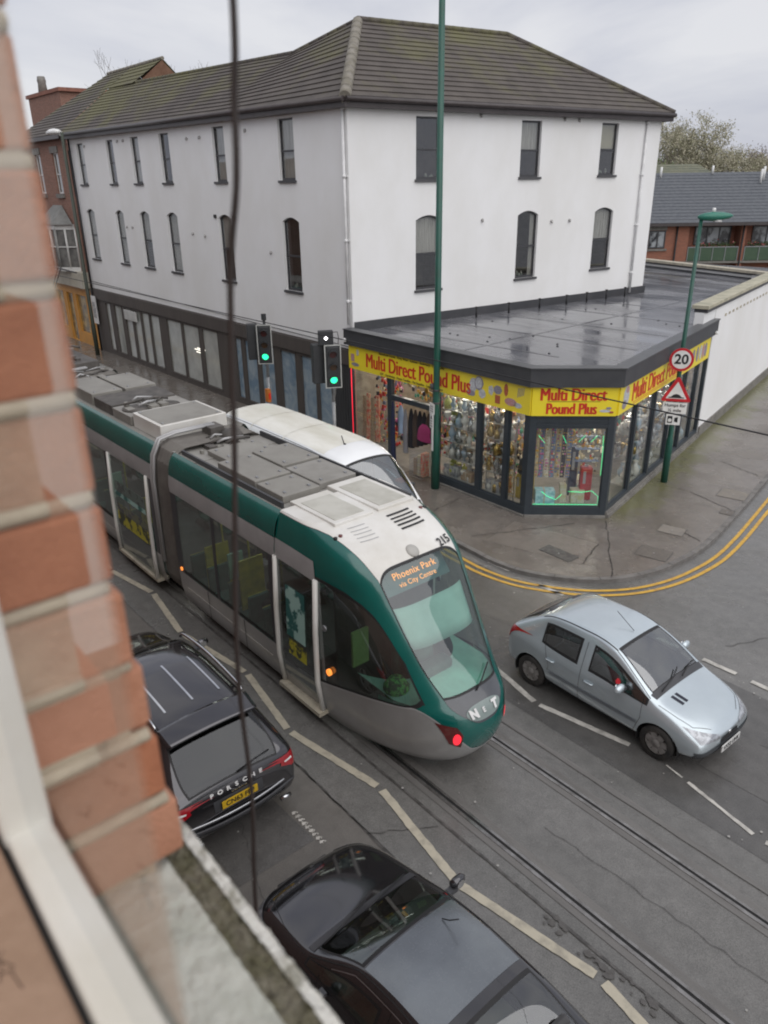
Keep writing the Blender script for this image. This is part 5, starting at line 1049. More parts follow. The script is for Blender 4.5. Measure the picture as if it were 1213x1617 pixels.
# ============================================================ tram
TY = 6.72
T = thing('tram', 'green white and silver low floor tram filling the middle of the street', 'tram', (-6, TY, 0))
M_tgreen = mat('tram_green', (.0, .105, .088), .25, (.0, .088, .075), 2, coat=.7)
M_tsilver = mat('tram_silver', (.40, .40, .395), .32, (.32, .315, .305), 1.2, metal=.3, coat=.3)
M_tcant = mat('tram_light_grey', (.46, .46, .46), .35, (.38, .38, .38), 2, metal=.2)
M_twhite = mat('tram_white', (.72, .71, .68), .4, (.60, .58, .53), 1.2, coat=.3, detail=8)
M_troof = mat('tram_roof_grey', (.30, .29, .27), .6, (.22, .21, .19), 1.8, detail=8)
M_tbox = mat('tram_roof_box', (.27, .26, .235), .55, (.21, .20, .18), 1.3, bump=.05, detail=7)
M_tboxd = mat('tram_roof_dark', (.12, .11, .10), .6, (.06, .055, .05), 4, detail=8)
M_tglass = glass('tram_glass', (.42, .48, .46), .02, .02, grime=.10); M_wind = glass('tram_windscreen', (.70, .88, .81), .01, .02, grime=.0, gain=1.1)
HW = 1.2
# profile of the nose on the centreline: (x tip, z, half width)
PRO = [(-6.55, .10, 1.04), (-6.08, .3, 1.13), (-5.88, .6, 1.18), (-5.82, .92, 1.2), (-5.90, 1.18, 1.2), (-6.10, 1.38, 1.2), (-6.40, 1.75, 1.2), (-6.72, 2.2, 1.19), (-7.02, 2.64, 1.175), (-7.26, 2.96, 1.15), (-7.60, 3.2, 1.10), (-8.1, 3.37, 1.04), (-8.5, 3.43, 1.0)]
PV = [0]
for a, b in zip(PRO, PRO[1:]): PV.append(PV[-1]+math.hypot(a[0]-b[0], a[1]-b[1]))
PVn = [p/PV[-1] for p in PV]
def prof(v):
    v = max(0, min(1, v))
    for i in range(len(PVn)-1):
        if v <= PVn[i+1]: break
    t = (v-PVn[i])/(PVn[i+1]-PVn[i]); q = []
    for c in range(3):
        p0 = PRO[max(i-1, 0)][c]; p1 = PRO[i][c]; p2 = PRO[i+1][c]; p3 = PRO[min(i+2, len(PRO)-1)][c]
        q.append(.5*(2*p1+(p2-p0)*t+(2*p0-5*p1+4*p2-p3)*t*t+(3*p1-p0-3*p2+p3)*t**3))
    return q
def vz(z):
    lo, hi = 0, 1
    for _ in range(24):
        m_ = (lo+hi)/2
        if prof(m_)[1] < z: lo = m_
        else: hi = m_
    return lo
XB = -9.4   # where the nose joins the straight body
def NP(u, v, out=0):
    """u in -1..1 round the nose from near side to far side, v up the profile"""
    xt, z, hw = prof(v); th = u*math.pi/2; ex = 2/(2.6+1.9*max(0, min(1, (z-1)/2.0)))
    cx = max(0, math.cos(th)); sy = math.sin(th)
    p = Vector((XB+(xt-XB)*cx**ex, TY+hw*(1 if sy > 0 else -1)*abs(sy)**ex, z))
    if out: p += Vector((max(cx, 0)*.9+.02, sy, -.1+.9*v)).normalized()*out
    return p
def tab(T_):
    def f(u):
        u = abs(u)
        if u <= T_[0][0]: return T_[0][1]
        for (a, fa), (b, fb) in zip(T_, T_[1:]):
            if u <= b: return fa+(fb-fa)*(u-a)/(b-a)
        return T_[-1][1]
    def g(u): return (f(abs(u)-.018)+2*f(u)+f(abs(u)+.018))/4 if abs(u) > .02 else f(u)
    return g
vs_ = tab([(0, .152), (.085, .170), (.211, .229), (.308, .279), (.374, .306), (.42, .315), (1, .315)])      # top of silver skirt
vbot = tab([(.333, .345), (.36, .332), (.42, .315), (.467, .305), (.6, .288), (.716, .267), (.88, .225), (1, .215)])
vtop = tab([(.333, .468), (.384, .565), (.44, .612), (.529, .646), (.65, .668), (.8, .676), (1, .676)])
vwh = tab([(.251, .711), (.321, .788), (.408, .861), (.512, .913), (.65, .935), (1, .945)])
uw = tab([(.355, .185), (.445, .22), (.543, .237), (.65, .25), (.711, .262)])
def varc(u): return .757-.046*min(1, (abs(u)/.262))**3.2
def upatch(u0, u1, vb, vt, name, mt, par=None, nu=40, nv=10, out=0, thick=0):
    vb_ = vb if callable(vb) else (lambda u: vb); vt_ = vt if callable(vt) else (lambda u: vt)
    return MB().grid(lambda a, b: (lambda u: NP(u, vb_(u)+(vt_(u)-vb_(u))*b, out))(u0+(u1-u0)*a), nu, nv).build(name, mt, par or T, thick=thick)
def vpatch(v0, v1, fa, fb, name, mt, par=None, nu=8, nv=30, out=0):
    return MB().grid(lambda a, b: (lambda v: NP(fa(v)+(fb(v)-fa(v))*a, v, out))(v0+(v1-v0)*b), nu, nv).build(name, mt, par or T)
SK = lambda u: vs_(u) if abs(u) < .42 else vbot(u)
upatch(-1, 1, 0, SK, 'skirt', M_tsilver, nu=120, nv=12)
upatch(-.185, .185, vs_, .355, 'front_panel', M_tgreen, nu=40, nv=10)
MB().grid(lambda a, b: NP((2*a-1)*(.10+.085*math.sin(b*1.57)), .258+.022*abs(2*a-1)**2.5*(1-b)+(.352-.258-.022*abs(2*a-1)**2.5*(1-b))*b, .010), 24, 12).build('nose_panel', mat('nose_grey', (.07, .075, .085), .25, coat=.6), T)
wsn = MB().grid(lambda a, b: (lambda s_: (lambda v: NP(s_*uw(v), v, -.003))(.357+(varc(s_*.262)-.357)*b))(2*a-1), 48, 24).build('windscreen', M_wind, T)
MB().grid(lambda a, b: (lambda u: NP(u, varc(u)-.004+.010*b, .003))(-.262+.524*a), 40, 1).build('windscreen_seal', M_rubber, T)
MB().grid(lambda a, b: (lambda u: NP(u, .350+.010*b, .003))(-.187+.374*a), 30, 1).build('windscreen_seal', M_rubber, T)
for s in (-1, 1):
    def sp(a, b): return (a, b) if s > 0 else (-b, -a)
    vpatch(.355, .711, lambda v: s*uw(v), lambda v: s*.333, 'pillar', M_tgreen, nu=8, nv=40)
    vpatch(.352, .716, lambda v: s*(uw(v)-.007), lambda v: s*(uw(v)+.003), 'windscreen_seal', M_rubber, nu=1, nv=40, out=.003)
    upatch(*sp(.185, .333), vs_, .355, 'corner_panel', M_tgreen, nu=14, nv=8)
    upatch(*sp(.262, .333), .711, vwh, 'pillar', M_tgreen, nu=8, nv=6)
    upatch(*sp(.333, .42), vs_, vbot, 'corner_panel', M_tgreen, nu=10, nv=3)
    upatch(*sp(.333, 1), vtop, vwh, 'upper_side_panel', M_tgreen, nu=60, nv=16)
    upatch(*sp(.333, 1), vbot, vtop, 'cab_side_window', M_tglass, nu=60, nv=14, out=-.002)
    upatch(*sp(.333, 1), lambda u: vbot(u)-.004, lambda u: vbot(u)+.010, 'window_seal', M_rubber, nu=60, nv=1, out=.003)
    upatch(*sp(.333, 1), lambda u: vtop(u)-.010, lambda u: vtop(u)+.003, 'window_seal', M_rubber, nu=60, nv=1, out=.003)
    vpatch(.335, .475, lambda v: s*.328, lambda v: s*.342, 'window_seal', M_rubber, nu=1, nv=8, out=.003)
    upatch(*sp(.262, 1), vwh, 1, 'white_roof_side', M_twhite, nu=50, nv=16)
    upatch(*sp(.262, 1), lambda u: vwh(u)-.003, lambda u: vwh(u)+.003, 'roof_edge_seam', M_black_trim, nu=50, nv=1, out=.003)
upatch(-.262, .262, varc, 1, 'white_roof_front', M_twhite, nu=50, nv=24)
upatch(-.95, .95, lambda u: SK(u)-.004, lambda u: SK(u)+.003, 'skirt_trim', M_tcant, nu=110, nv=1, out=.006)
M_tail = mat('tail_lamp_dark', (.12, .01, .01), .2, coat=.8); M_lit = mat('lit_red_lamp', (1, .03, .05), .3, (1, .03, .05), 1, emit=.7)
for s in (-1, 1):
    def sp(a, b): return (a, b) if s > 0 else (-b, -a)
    HL = [(.325, .276), (.20, .262), (.165, .235), (.172, .190), (.25, .205)]
    k = MB(); c_ = (.225, .235)
    for q in range(5):
        (a0, b0), (a1, b1) = HL[q], HL[(q+1) % 5]
        k.grid(lambda a, b: NP(s*(c_[0]+((a0+(a1-a0)*a)-c_[0])*b), c_[1]+((b0+(b1-b0)*a)-c_[1])*b, .010), 5, 5)
    k.build('tail_lamp_housing', M_tail, T, weld=True)
    k = MB(); k.grid(lambda a, b: NP(s*(.205+.026*b*math.cos(6.283*a)), .222+.020*b*math.sin(6.283*a), .017), 16, 3); k.build('tail_lamp', M_lit, T, weld=True)
# roof cap between nose top edge and straight body
k = MB(); N = 24
vs = [NP(-1+2*i/N, 1) for i in range(N+1)]; c_ = Vector((XB, TY, 3.44)); k.add(vs+[c_], [(i, i+1, N+1) for i in range(N)]); k.build('roof_cap', M_twhite, T)
# grille louvres, marker lamps, blister, fleet number
for i in range(5):
    v_ = .938-.017*i
    MB().grid(lambda a, b: NP(.005+.17*a, v_-.007*b, .012), 16, 1).build('louvre', M_black, T); MB().grid(lambda a, b: NP(-.20+.16*a, v_-.003*b, .006), 16, 1).build('louvre', M_tcant, T)
for s in (-1, 1):
    for u_, v_, mt in ((.462, .894, M_black), (.36, .908, M_tail)): MB().lathe([(.035, -.02), (.03, .02), (0, .025)], NP(s*u_, v_), 10).build('marker_lamp', mt, T)
k = MB(); k.lathe([(.11, 0), (.10, .02), (.06, .035), (0, .04)], (0, 0, 0), 16)
for v in k.v: v.x, v.z = v.x*.9+v.z*.5, v.z*.9-v.x*.55; v += NP(0, .785)+Vector((-.0, 0, -.01))
k.build('roof_blister', mat('blister_grey', (.42, .41, .38), .5), T)
k = MB(); text(k, '215', NP(.16, .775, .02), NP(.18, .775)-NP(.14, .775), NP(.16, .79)-NP(.16, .76), .20, .004, .9, .001); k.build('fleet_number', M_black, T, recalc=False)
for ch, u_, sz in (('N', -.062, .17), ('E', -.006, .10), ('T', .045, .17)): k = MB(); text(k, ch, NP(u_, .292, .03), NP(u_+.02, .292)-NP(u_-.02, .292), NP(u_, .31)-NP(u_, .28), sz, .012 if sz > .16 else .003, 1.0, .002); k.build('logo_letter', M_signwhite, T, recalc=False)
k = MB(); k.grid(lambda a, b: NP(-.005+.105*b*math.cos(6.2832*a), .292+.026*b*math.sin(6.2832*a), .018), 28, 3); k.build('logo_plate', mat('logo_plate', (.24, .29, .28), .3), T, weld=True)
k = MB(); k.tube([NP(.0, .348, .03), NP(.03, .372, .05), NP(.12, .40, .04)], .012, 6); k.build('wiper', M_black, T)
# destination display inside the windscreen
k = MB(); M_orange = mat('lit_orange', (1, .30, .05), .4, (1, .3, .05), 1, emit=.8)
ds = MB(); ds.add([(-7.28, TY-.62, 2.62), (-7.28, TY+.62, 2.62), (-7.52, TY+.62, 2.90), (-7.52, TY-.62, 2.90)], [(0, 1, 2, 3)]); dsp = ds.build('destination_display', mat('display_black', (.07, .11, .12), .5), T, thick=.03)
k = MB(); text(k, 'Phoenix Park', (-7.415, TY, 2.82), (0, 1, 0), (-.67, 0, .74), .15, .001, 1.0, .001, spacing=1.05); k.build('lettering', M_orange, dsp, recalc=False); k = MB(); text(k, 'via City Centre', (-7.325, TY, 2.71), (0, 1, 0), (-.67, 0, .74), .11, .0, 1.0, .001, spacing=1.05); k.build('lettering', M_orange, dsp, recalc=False)
# ---- straight body sections
def body(xa, xb, layout, sec, doorx=None):
    """xa<xb section ends; layout: list of (x0, x1, kind) along the side"""
    for s in (-1, 1):
        F = frame2d((xa, TY), (1, 0)); L_ = xb-xa
        def side(z, w_): return w_*s
        def shell(zw, nm, mt, a=0, b=L_, sm=True):
            k = MB(); n_ = len(zw); vs = [(xa+t, TY+s*w_, z) for t in (a, b) for z, w_ in zw]; k.add(vs, [(i, i+1, n_+i+1, n_+i) for i in range(n_-1)], 0, sm); return k.build(nm, mt, T)
        shell([(.12, 1.0), (.3, 1.12), (.6, 1.18), (.98, 1.2)], 'skirt', M_tsilver)
        shell([(2.66, 1.18), (2.8, 1.19), (3.0, 1.165)], 'cantrail', M_tcant); shell([(3.0, 1.16), (3.1, 1.15), (3.26, 1.11), (3.37, 1.04), (3.41, .98)], 'roof_cove', M_tgreen)
        k = MB(); k.add([(xa+.3, TY+s*1.186, .66), (xb-.3, TY+s*1.186, .66), (xb-.3, TY+s*1.190, .68), (xa+.3, TY+s*1.190, .68)], [(0, 1, 2, 3)]); k.build('skirt_highlight', M_twhite, T, thick=.004)  # thin white strip stands in for the highlight along the skirt
        for xj in [xa+1.2+i*1.35 for i in range(int((xb-xa-1)/1.35))]:
            k = MB(); k.add([(xj, TY+s*1.186, .35), (xj+.012, TY+s*1.186, .35), (xj+.012, TY+s*1.203, .97), (xj, TY+s*1.203, .97)], [(0, 1, 2, 3)]); k.build('panel_joint', M_black, T, thick=.004)
        for x0, x1, kind in layout:
            a, b = x0-xa, x1-xa
            if kind == 'post': shell([(.98, 1.2), (1.8, 1.2), (2.66, 1.18)], 'window_post', M_black_trim, a, b)
            elif kind == 'window':
                w_ = shell([(.98, 1.195), (1.8, 1.195), (2.66, 1.175)], 'side_window', M_tglass, a, b)
                k = MB(); k.add([(x0, TY+s*1.2, 1.0), (x1, TY+s*1.2, 1.0), (x1, TY+s*1.2, 1.06), (x0, TY+s*1.2, 1.06)], [(0, 1, 2, 3)]); k.build('seal', M_rubber, w_)
            elif kind == 'door':
                d_ = shell([(.34, 1.215), (1.0, 1.225), (1.8, 1.22), (2.66, 1.19)], 'door', M_tglass, a+.05, b-.05)
                for t in (a+.05, b-.05):
                    k = MB(); k.tube([(xa+t, TY+s*1.235, .33), (xa+t, TY+s*1.25, .9), (xa+t, TY+s*1.235, 1.8), (xa+t, TY+s*1.18, 2.68)], .042, 8); k.build('door_post', M_twhite, d_)
                k = MB(); k.box(xa+a, xa+b, TY+s*1.0, TY+s*1.27, .26, .33); k.build('door_step', M_cream, d_)
                k = MB(); k.add([(x0+.22, TY+s*1.235, 1.05), (x1-.22, TY+s*1.235, 1.05), (x1-.22, TY+s*1.215, 1.55), (x0+.22, TY+s*1.215, 1.55)], [(0, 1, 2, 3)]); k.build('door_notice', M_notice, d_, thick=.004)
                k = MB(); k.add([(x0+.24, TY+s*1.22, 1.75), (x1-.24, TY+s*1.22, 1.75), (x1-.26, TY+s*1.20, 2.1), (x0+.26, TY+s*1.20, 2.1)], [(0, 1, 2, 3)]); k.build('door_notice', M_notice2, d_, thick=.004)
    k = MB(); k.box(xa, xb, TY-1.0, TY+1.0, 3.28, 3.34); k.add([(x, TY+q*y, z) for x in (xa, xb) for q, y, z in ((-1, .985, 3.41), (-1, .93, 3.34), (1, .93, 3.34), (1, .985, 3.41))], [(0, 1, 5, 4), (2, 3, 7, 6)]); k.build('roof', M_troof, T)
    k = MB(); k.box(xa+.02, xb-.02, TY-1.0, TY+1.0, .32, .38); k.build('floor', M_tfloor, T)
    k = MB(); k.box(xa+.3, xb-.3, TY-.8, TY+.8, .1, .3); k.build('underframe', M_black, T)
    k = MB(); k.add([(xa, TY-1.0, 2.75), (xb, TY-1.0, 2.75), (xb, TY+1.0, 2.75), (xa, TY+1.0, 2.75)], [(0, 1, 2, 3)]); k.build('ceiling', M_troof, T)
    k = MB(); k.box(xa+.4, xb-.4, TY-.45, TY-.38, 2.7, 2.73); k.box(xa+.4, xb-.4, TY+.38, TY+.45, 2.7, 2.73); k.build('ceiling_lamp', M_tlamp, T)
M_notice = mat('yellow_black_notice', (.45, .42, .04), .5, (.05, .06, .04), 3.2, lo=.48, hi=.52); M_notice2 = mat('pale_teal_notice', (.35, .55, .5), .5, (.03, .13, .12), 3.5, lo=.48, hi=.52)
M_tfloor = mat('tram_floor', (.12, .14, .14), .6); M_tlamp = mat('saloon_lamp', (1, .97, .9), .5, (1, .97, .9), 1, emit=5)
XA1 = -13.15
body(XA1, XB, [(XA1, XA1+.25, 'post'), (XA1+.25, -11.55, 'window'), (-11.55, -11.42, 'post'), (-11.42, -9.62, 'window'), (-9.62, XB, 'post')], 1)
# single door just behind the cab: laid over the start of the nose flank
for s in (-1, 1):
    k = MB(); d_ = MB()
    zs_ = [(.34, 1.10), (.62, 1.185), (1.0, 1.21), (1.8, 1.195), (2.66, 1.15)]
    d_.add([(x, TY+s*(w_+.012), z) for x in (-9.38, -8.32) for z, w_ in zs_], [(i, i+1, 6+i, 5+i) for i in range(4)], 0, True); d_ = d_.build('door', M_tglass, T)
    for x in (-9.40, -8.30): MB().tube([(x, TY+s*1.16, .33), (x, TY+s*1.235, .9), (x, TY+s*1.225, 1.8), (x, TY+s*1.175, 2.70)], .045, 8).build('door_post', M_twhite, d_)
    MB().box(-9.42, -8.25, TY+s*1.0, TY+s*1.27, .26, .33).build('door_step', M_cream, d_)
    MB().add([(-9.1, TY+s*1.225, 1.05), (-8.6, TY+s*1.225, 1.05), (-8.6, TY+s*1.215, 1.35), (-9.1, TY+s*1.215, 1.35)], [(0, 1, 2, 3)]).build('door_notice', M_notice, d_, thick=.004)
    MB().add([(-9.12, TY+s*1.225, 1.4), (-8.6, TY+s*1.225, 1.4), (-8.6, TY+s*1.195, 2.3), (-9.12, TY+s*1.195, 2.3)], [(0, 1, 2, 3)]).build('door_notice', M_notice2, d_, thick=.004)
    MB().lathe([(.05, 0), (.05, .02), (0, .025)], (-8.12, TY+s*1.19, 1.95), 12, axis='Y').build('door_button', M_alu, T)
    MB().lathe([(.055, -.02), (.055, .02)], (-8.02, TY+s*1.2, 1.22), 12, axis='Y').build('indicator_lamp', M_orange, T); MB().lathe([(.04, -.02), (.04, .02)], (-13.0, TY+s*1.2, 1.05), 12, axis='Y').build('indicator_lamp', M_orange, T)
# cantrail strip over the cab door, ending at the cab window
for s in (-1, 1):
    k = MB(); k.grid(lambda a, b: NP(s*(.875+.125*a), vz(2.68-.03*(1-a)+.32*b), .010), 12, 4); k.build('cantrail', M_tcant, T)
for xa, xb, lay in ((-20.2, -13.95, [(-20.2, -19.9, 'post'), (-19.9, -18.6, 'door'), (-18.6, -18.4, 'post'), (-18.4, -16.5, 'window'), (-16.5, -16.3, 'post'), (-16.3, -14.2, 'door'), (-14.2, -13.95, 'post')]),
                    (-28.2, -21.0, [(-28.2, -27.9, 'post'), (-27.9, -25.2, 'window'), (-25.2, -25.0, 'post'), (-25.0, -23.7, 'door'), (-23.7, -23.5, 'post'), (-23.5, -21.2, 'window'), (-21.2, -21.0, 'post')]),
                    (-37.5, -29.0, [(-37.5, -37.2, 'post'), (-37.2, -33.2, 'window'), (-33.2, -33.0, 'post'), (-33.0, -31.7, 'door'), (-31.7, -29.2, 'window'), (-29.2, -29.0, 'post')])): body(xa, xb, lay, 2)
# articulation bellows
M_bel = mat('bellows', (.16, .15, .135), .7, (.12, .11, .1), 4)
for xa, xb in ((-13.95, XA1), (-21.0, -20.2), (-29.0, -28.2)):
    k = MB(); secs = [(.32, 1.02), (.6, 1.13), (1.0, 1.15), (1.8, 1.14), (2.7, 1.11), (3.1, 1.07), (3.35, .95), (3.45, .75)]; full = [(-w_, z) for z, w_ in secs]+[(w_, z) for z, w_ in reversed(secs)]
    NR = 12; vs = []
    for i in range(NR+1):
        o_ = -.045 if i % 2 else 0.0
        for y, z in full: vs.append((xa+(xb-xa)*i/NR, TY+y+(-o_ if y < 0 else o_), z+(o_ if z > 3.2 else 0)))
    n_ = len(full); k.add(vs, [(i*n_+j, i*n_+j+1, (i+1)*n_+j+1, (i+1)*n_+j) for i in range(NR) for j in range(n_-1)], 0, False); k.build('articulation_bellows', M_bel, T)
    k = MB()
    for x in (xa+.02, xa+.12): k.tube([(x, TY-1.19, .9), (x, TY-1.19, 2.7), (x, TY-1.12, 3.2), (x, TY-.95, 3.5), (x, TY-.6, 3.56), (x+.1, TY+.2, 3.6)], .03, 6)
    k.build('hose', M_tcant, T)
# ---- roof equipment
def rbox(x0, x1, y0, y1, z0, z1, mt=None, nm='roof_box', lid=True):
    k = MB(); k.box(x0, x1, TY+y0, TY+y1, z0, z1); o = k.build(nm, mt or M_tbox, T, bevel=.015)
    if lid:
        for x in (x0+.12, x1-.16):
            for y in (y0+.1, y1-.16): MB().box(x, x+.06, TY+y, TY+y+.04, z1, z1+.02).build('lid_catch', M_alu, o)
    return o
zr_ = 3.34
rbox(-9.55, -8.35, -.74, .0, zr_, 3.46, M_twhite, 'roof_fairing', False); rbox(-9.7, -8.35, .1, .84, zr_, 3.46, M_twhite, 'roof_fairing', False)
k = MB(); k.box(-9.35, -8.45, TY-.66, TY-.1, 3.46, 3.468); k.box(-9.5, -8.45, TY+.2, TY+.75, 3.46, 3.468); k.build('dirty_cover', mat('dirty_white_cover', (.52, .51, .46), .5, (.36, .35, .30), 1.6, detail=8), T); 
rbox(-10.55, -9.75, -.74, .0, zr_, 3.47); rbox(-11.9, -10.6, -.74, -.02, zr_, 3.49); rbox(-10.9, -9.85, .06, .84, zr_, 3.46, M_troof); rbox(-12.0, -10.95, .04, .84, zr_, 3.49); rbox(-12.75, -12.0, -.5, .55, zr_, 3.45, M_tbox)
k = MB(); k.box(-13.1, -9.6, TY-.86, TY-.82, zr_, 3.44); k.box(-13.1, -8.5, TY+.88, TY+.92, zr_, 3.46); k.build('roof_rail', M_black_trim, T)
def clutter(x0, x1, y0, y1, z, n_, seed):
    random.seed(seed)
    for i in range(n_):
        x = random.uniform(x0, x1); y = TY+random.uniform(y0, y1); s_ = random.uniform(.05, .2); MB().box(x, x+s_*1.5, y, y+s_, z, z+random.uniform(.04, .12)).build('roof_box', random.choice((M_tboxd, M_tbox, M_tbox)), T)
    for i in range(n_//2):
        x = random.uniform(x0, x1); y = TY+random.uniform(y0, y1); MB().tube([(x, y, z+.1), (x+random.uniform(-.1, .1), y+random.uniform(.1, .3), z+.16), (x+random.uniform(-.2, .2), y+random.uniform(.3, .6), z+.1)], random.uniform(.015, .035), 6).build('roof_cable', random.choice((M_tboxd, M_tcant)), T)
clutter(-14.0, -12.8, -.6, .3, zr_, 12, 1); k = MB(); k.lathe([(.0, 0), (.22, .02), (.24, .1), (.18, .2), (0, .22)], (-13.3, TY+.35, zr_), 12); k.box(-13.9, -13.5, TY+.0, TY+.3, zr_, 3.6); k.build('pantograph_base', M_tboxd, T)
k = MB(); k.box(-13.42, -12.5, TY-.92, TY+.92, 3.341, 3.352); k.build('roof_plate', M_troof, T)
rbox(-15.5, -14.15, -.78, .72, zr_, 3.66, M_twhite); k = MB(); k.box(-15.42, -14.2, TY-.7, TY+.64, 3.66, 3.67); k.build('box_lid', M_tbox, T)
rbox(-16.6, -15.6, -.8, .75, zr_, 3.55, M_troof, lid=False); clutter(-16.5, -15.75, -.7, .1, 3.55, 10, 3)
k = MB(); k.lathe([(.3, 0), (.3, .03), (.1, .05)], (-15.95, TY+.2, 3.55), 18); k.build('fan', M_tboxd, T); k = MB(); k.lathe([(.3, 0), (.3, .03), (.1, .05)], (-16.1, TY-.45, 3.55), 18); k.build('fan', M_tboxd, T)
rbox(-17.7, -16.65, -.8, .75, zr_, 3.58, M_tboxd, lid=False); rbox(-19.6, -17.8, -.8, -.05, zr_, 3.62); rbox(-19.4, -17.8, .02, .8, zr_, 3.62)
clutter(-21.3, -19.8, -.7, .6, zr_, 12, 5); rbox(-24, -21.5, -.8, .8, zr_, 3.6, M_tboxd, lid=False); clutter(-24, -21.5, -.7, .5, 3.6, 10, 6); rbox(-27.8, -24.5, -.8, .8, zr_, 3.62); clutter(-29, -28, -.6, .5, zr_, 10, 7); rbox(-36.5, -29.5, -.8, .8, zr_, 3.6, M_troof)
# pantograph, folded up to the contact wire further along
k = MB(); k.tube([(-26, TY, 3.9), (-24.6, TY, 4.9), (-25.8, TY, 5.9)], .04, 6); k.tube([(-25.8, TY-.75, 5.93), (-25.8, TY+.75, 5.93)], .025, 6); k.build('pantograph', M_tboxd, T)
# ---- inside: seats with yellow backs, driver's cab
M_seat = mat('seat_green', (.05, .16, .13), .8, (.03, .10, .09), 6); M_yel = mat('yellow_grab_panel', (.55, .52, .05), .5, (.3, .32, .05), 5); M_mint = mat('mint_panel', (.28, .55, .46), .5)
def seat(x, y, par=None):
    k = MB(); k.box(x-.22, x+.22, y-.22, y+.22, .72, .8); k.box(x-.26, x-.18, y-.22, y+.22, .8, 1.35); o = k.build('seat', M_seat, T, bevel=.02); k = MB(); k.box(x-.275, x-.255, y-.2, y+.2, .95, 1.35); k.build('seat_back_panel', M_yel, o)
for x in (-12.6, -11.9, -11.1, -10.4, -9.9): seat(x, TY-.85); seat(x, TY+.85)
for x in (-19.2, -18.0, -17.2, -15.6, -14.6): seat(x, TY-.8); seat(x, TY+.8)
k = MB(); k.box(-11.02, -10.98, TY-1.0, TY-.5, .9, 1.9); k.box(-12.32, -12.28, TY-1.0, TY-.5, .8, 1.7); k.box(-15.3, -15.26, TY-1.0, TY-.55, .9, 1.8); k.build('partition', M_yel, T)
k = MB(); k.box(-11.4, -11.36, TY-1.0, TY-.7, 1.4, 1.9); k.box(-17.0, -16.96, TY-1.0, TY-.7, 1.3, 1.9); k.build('notice_panel', M_mint, T)
for x in (-12.3, -11.3, -10.2, -15.4, -17.0): MB().tube([(x, TY-.6, .38), (x, TY-.6, 2.75)], .018, 6).build('grab_pole', M_yel, T)
k = MB(); k.box(-8.1, -8.05, TY-1.0, TY+1.0, .4, 2.7); k.build('cab_bulkhead', mat('cab_dark', (.06, .065, .06), .7), T)
# dashboard and cab seat, mint coloured desk seen through the windscreen
k = MB(); k.grid(lambda a, b: (lambda p: Vector((p.x-.06-.85*b, TY+(p.y-TY)*.97, 1.24+.03*b)))(NP(-.5+1.0*a, .34)), 40, 4); k.build('dashboard', M_mint, T)
k = MB(); k.grid(lambda a, b: (lambda p: Vector((p.x-.07, TY+(p.y-TY)*.965, .6+.64*b)))(NP(-.6+1.2*a, .30)), 30, 2); k.build('dashboard_front', M_mint, T)
k = MB(); k.grid(lambda a, b: (lambda v: (lambda p: Vector((p.x-.10, TY+(p.y-TY)*.95, p.z)))(NP((2*a-1)*(uw(v)-.012), v)))(.50+.125*b), 20, 4); k.build('sun_blind', mat('sun_blind_pale', (.34, .43, .41), .8, (.28, .36, .34), 2), T, thick=.01)
k = MB(); k.box(-7.1, -6.85, TY-.28, TY+.3, 1.24, 1.42); k.build('control_console', mat('console_dark', (.05, .08, .07), .5), T, bevel=.04)
k = MB(); k.lathe([(.02, 0), (.24, .02), (.27, .2), (.24, .5), (.19, .72), (.1, .82), (0, .84)], (-7.45, TY+.1, .95), 14); k.build('cab_seat', mat('cab_seat_grey', (.10, .15, .13), .8), T)
k = MB(); k.box(-7.75, -7.6, TY-.2, TY+.35, .6, 1.4); k.build('cab_seat_back', M_seat, T, bevel=.04)
MB().lathe([(.02, 0), (.18, .03), (.2, .18), (.12, .3), (0, .33)], (-7.0, TY-.72, 1.13), 12).build('hi_vis_bundle', mat('hi_vis_green', (.10, .45, .10), .8, (.02, .08, .04), 16, lo=.45, hi=.55), T)
k = MB(); k.box(-7.7, -7.66, TY-1.0, TY-.7, 1.4, 2.0); k.build('cab_notice', mat('hi_vis_panel', (.35, .55, .2), .6), T)
for x in (-8.6, -11.2, -16, -18.5, -23, -26, -31, -35):
    for s in (-1, 1): MB().lathe([(.1, -.06), (.29, -.05), (.3, .05), (.1, .06)], (x, TY+s*.74, .3), 18, axis='Y').build('wheel', M_tboxd, T)

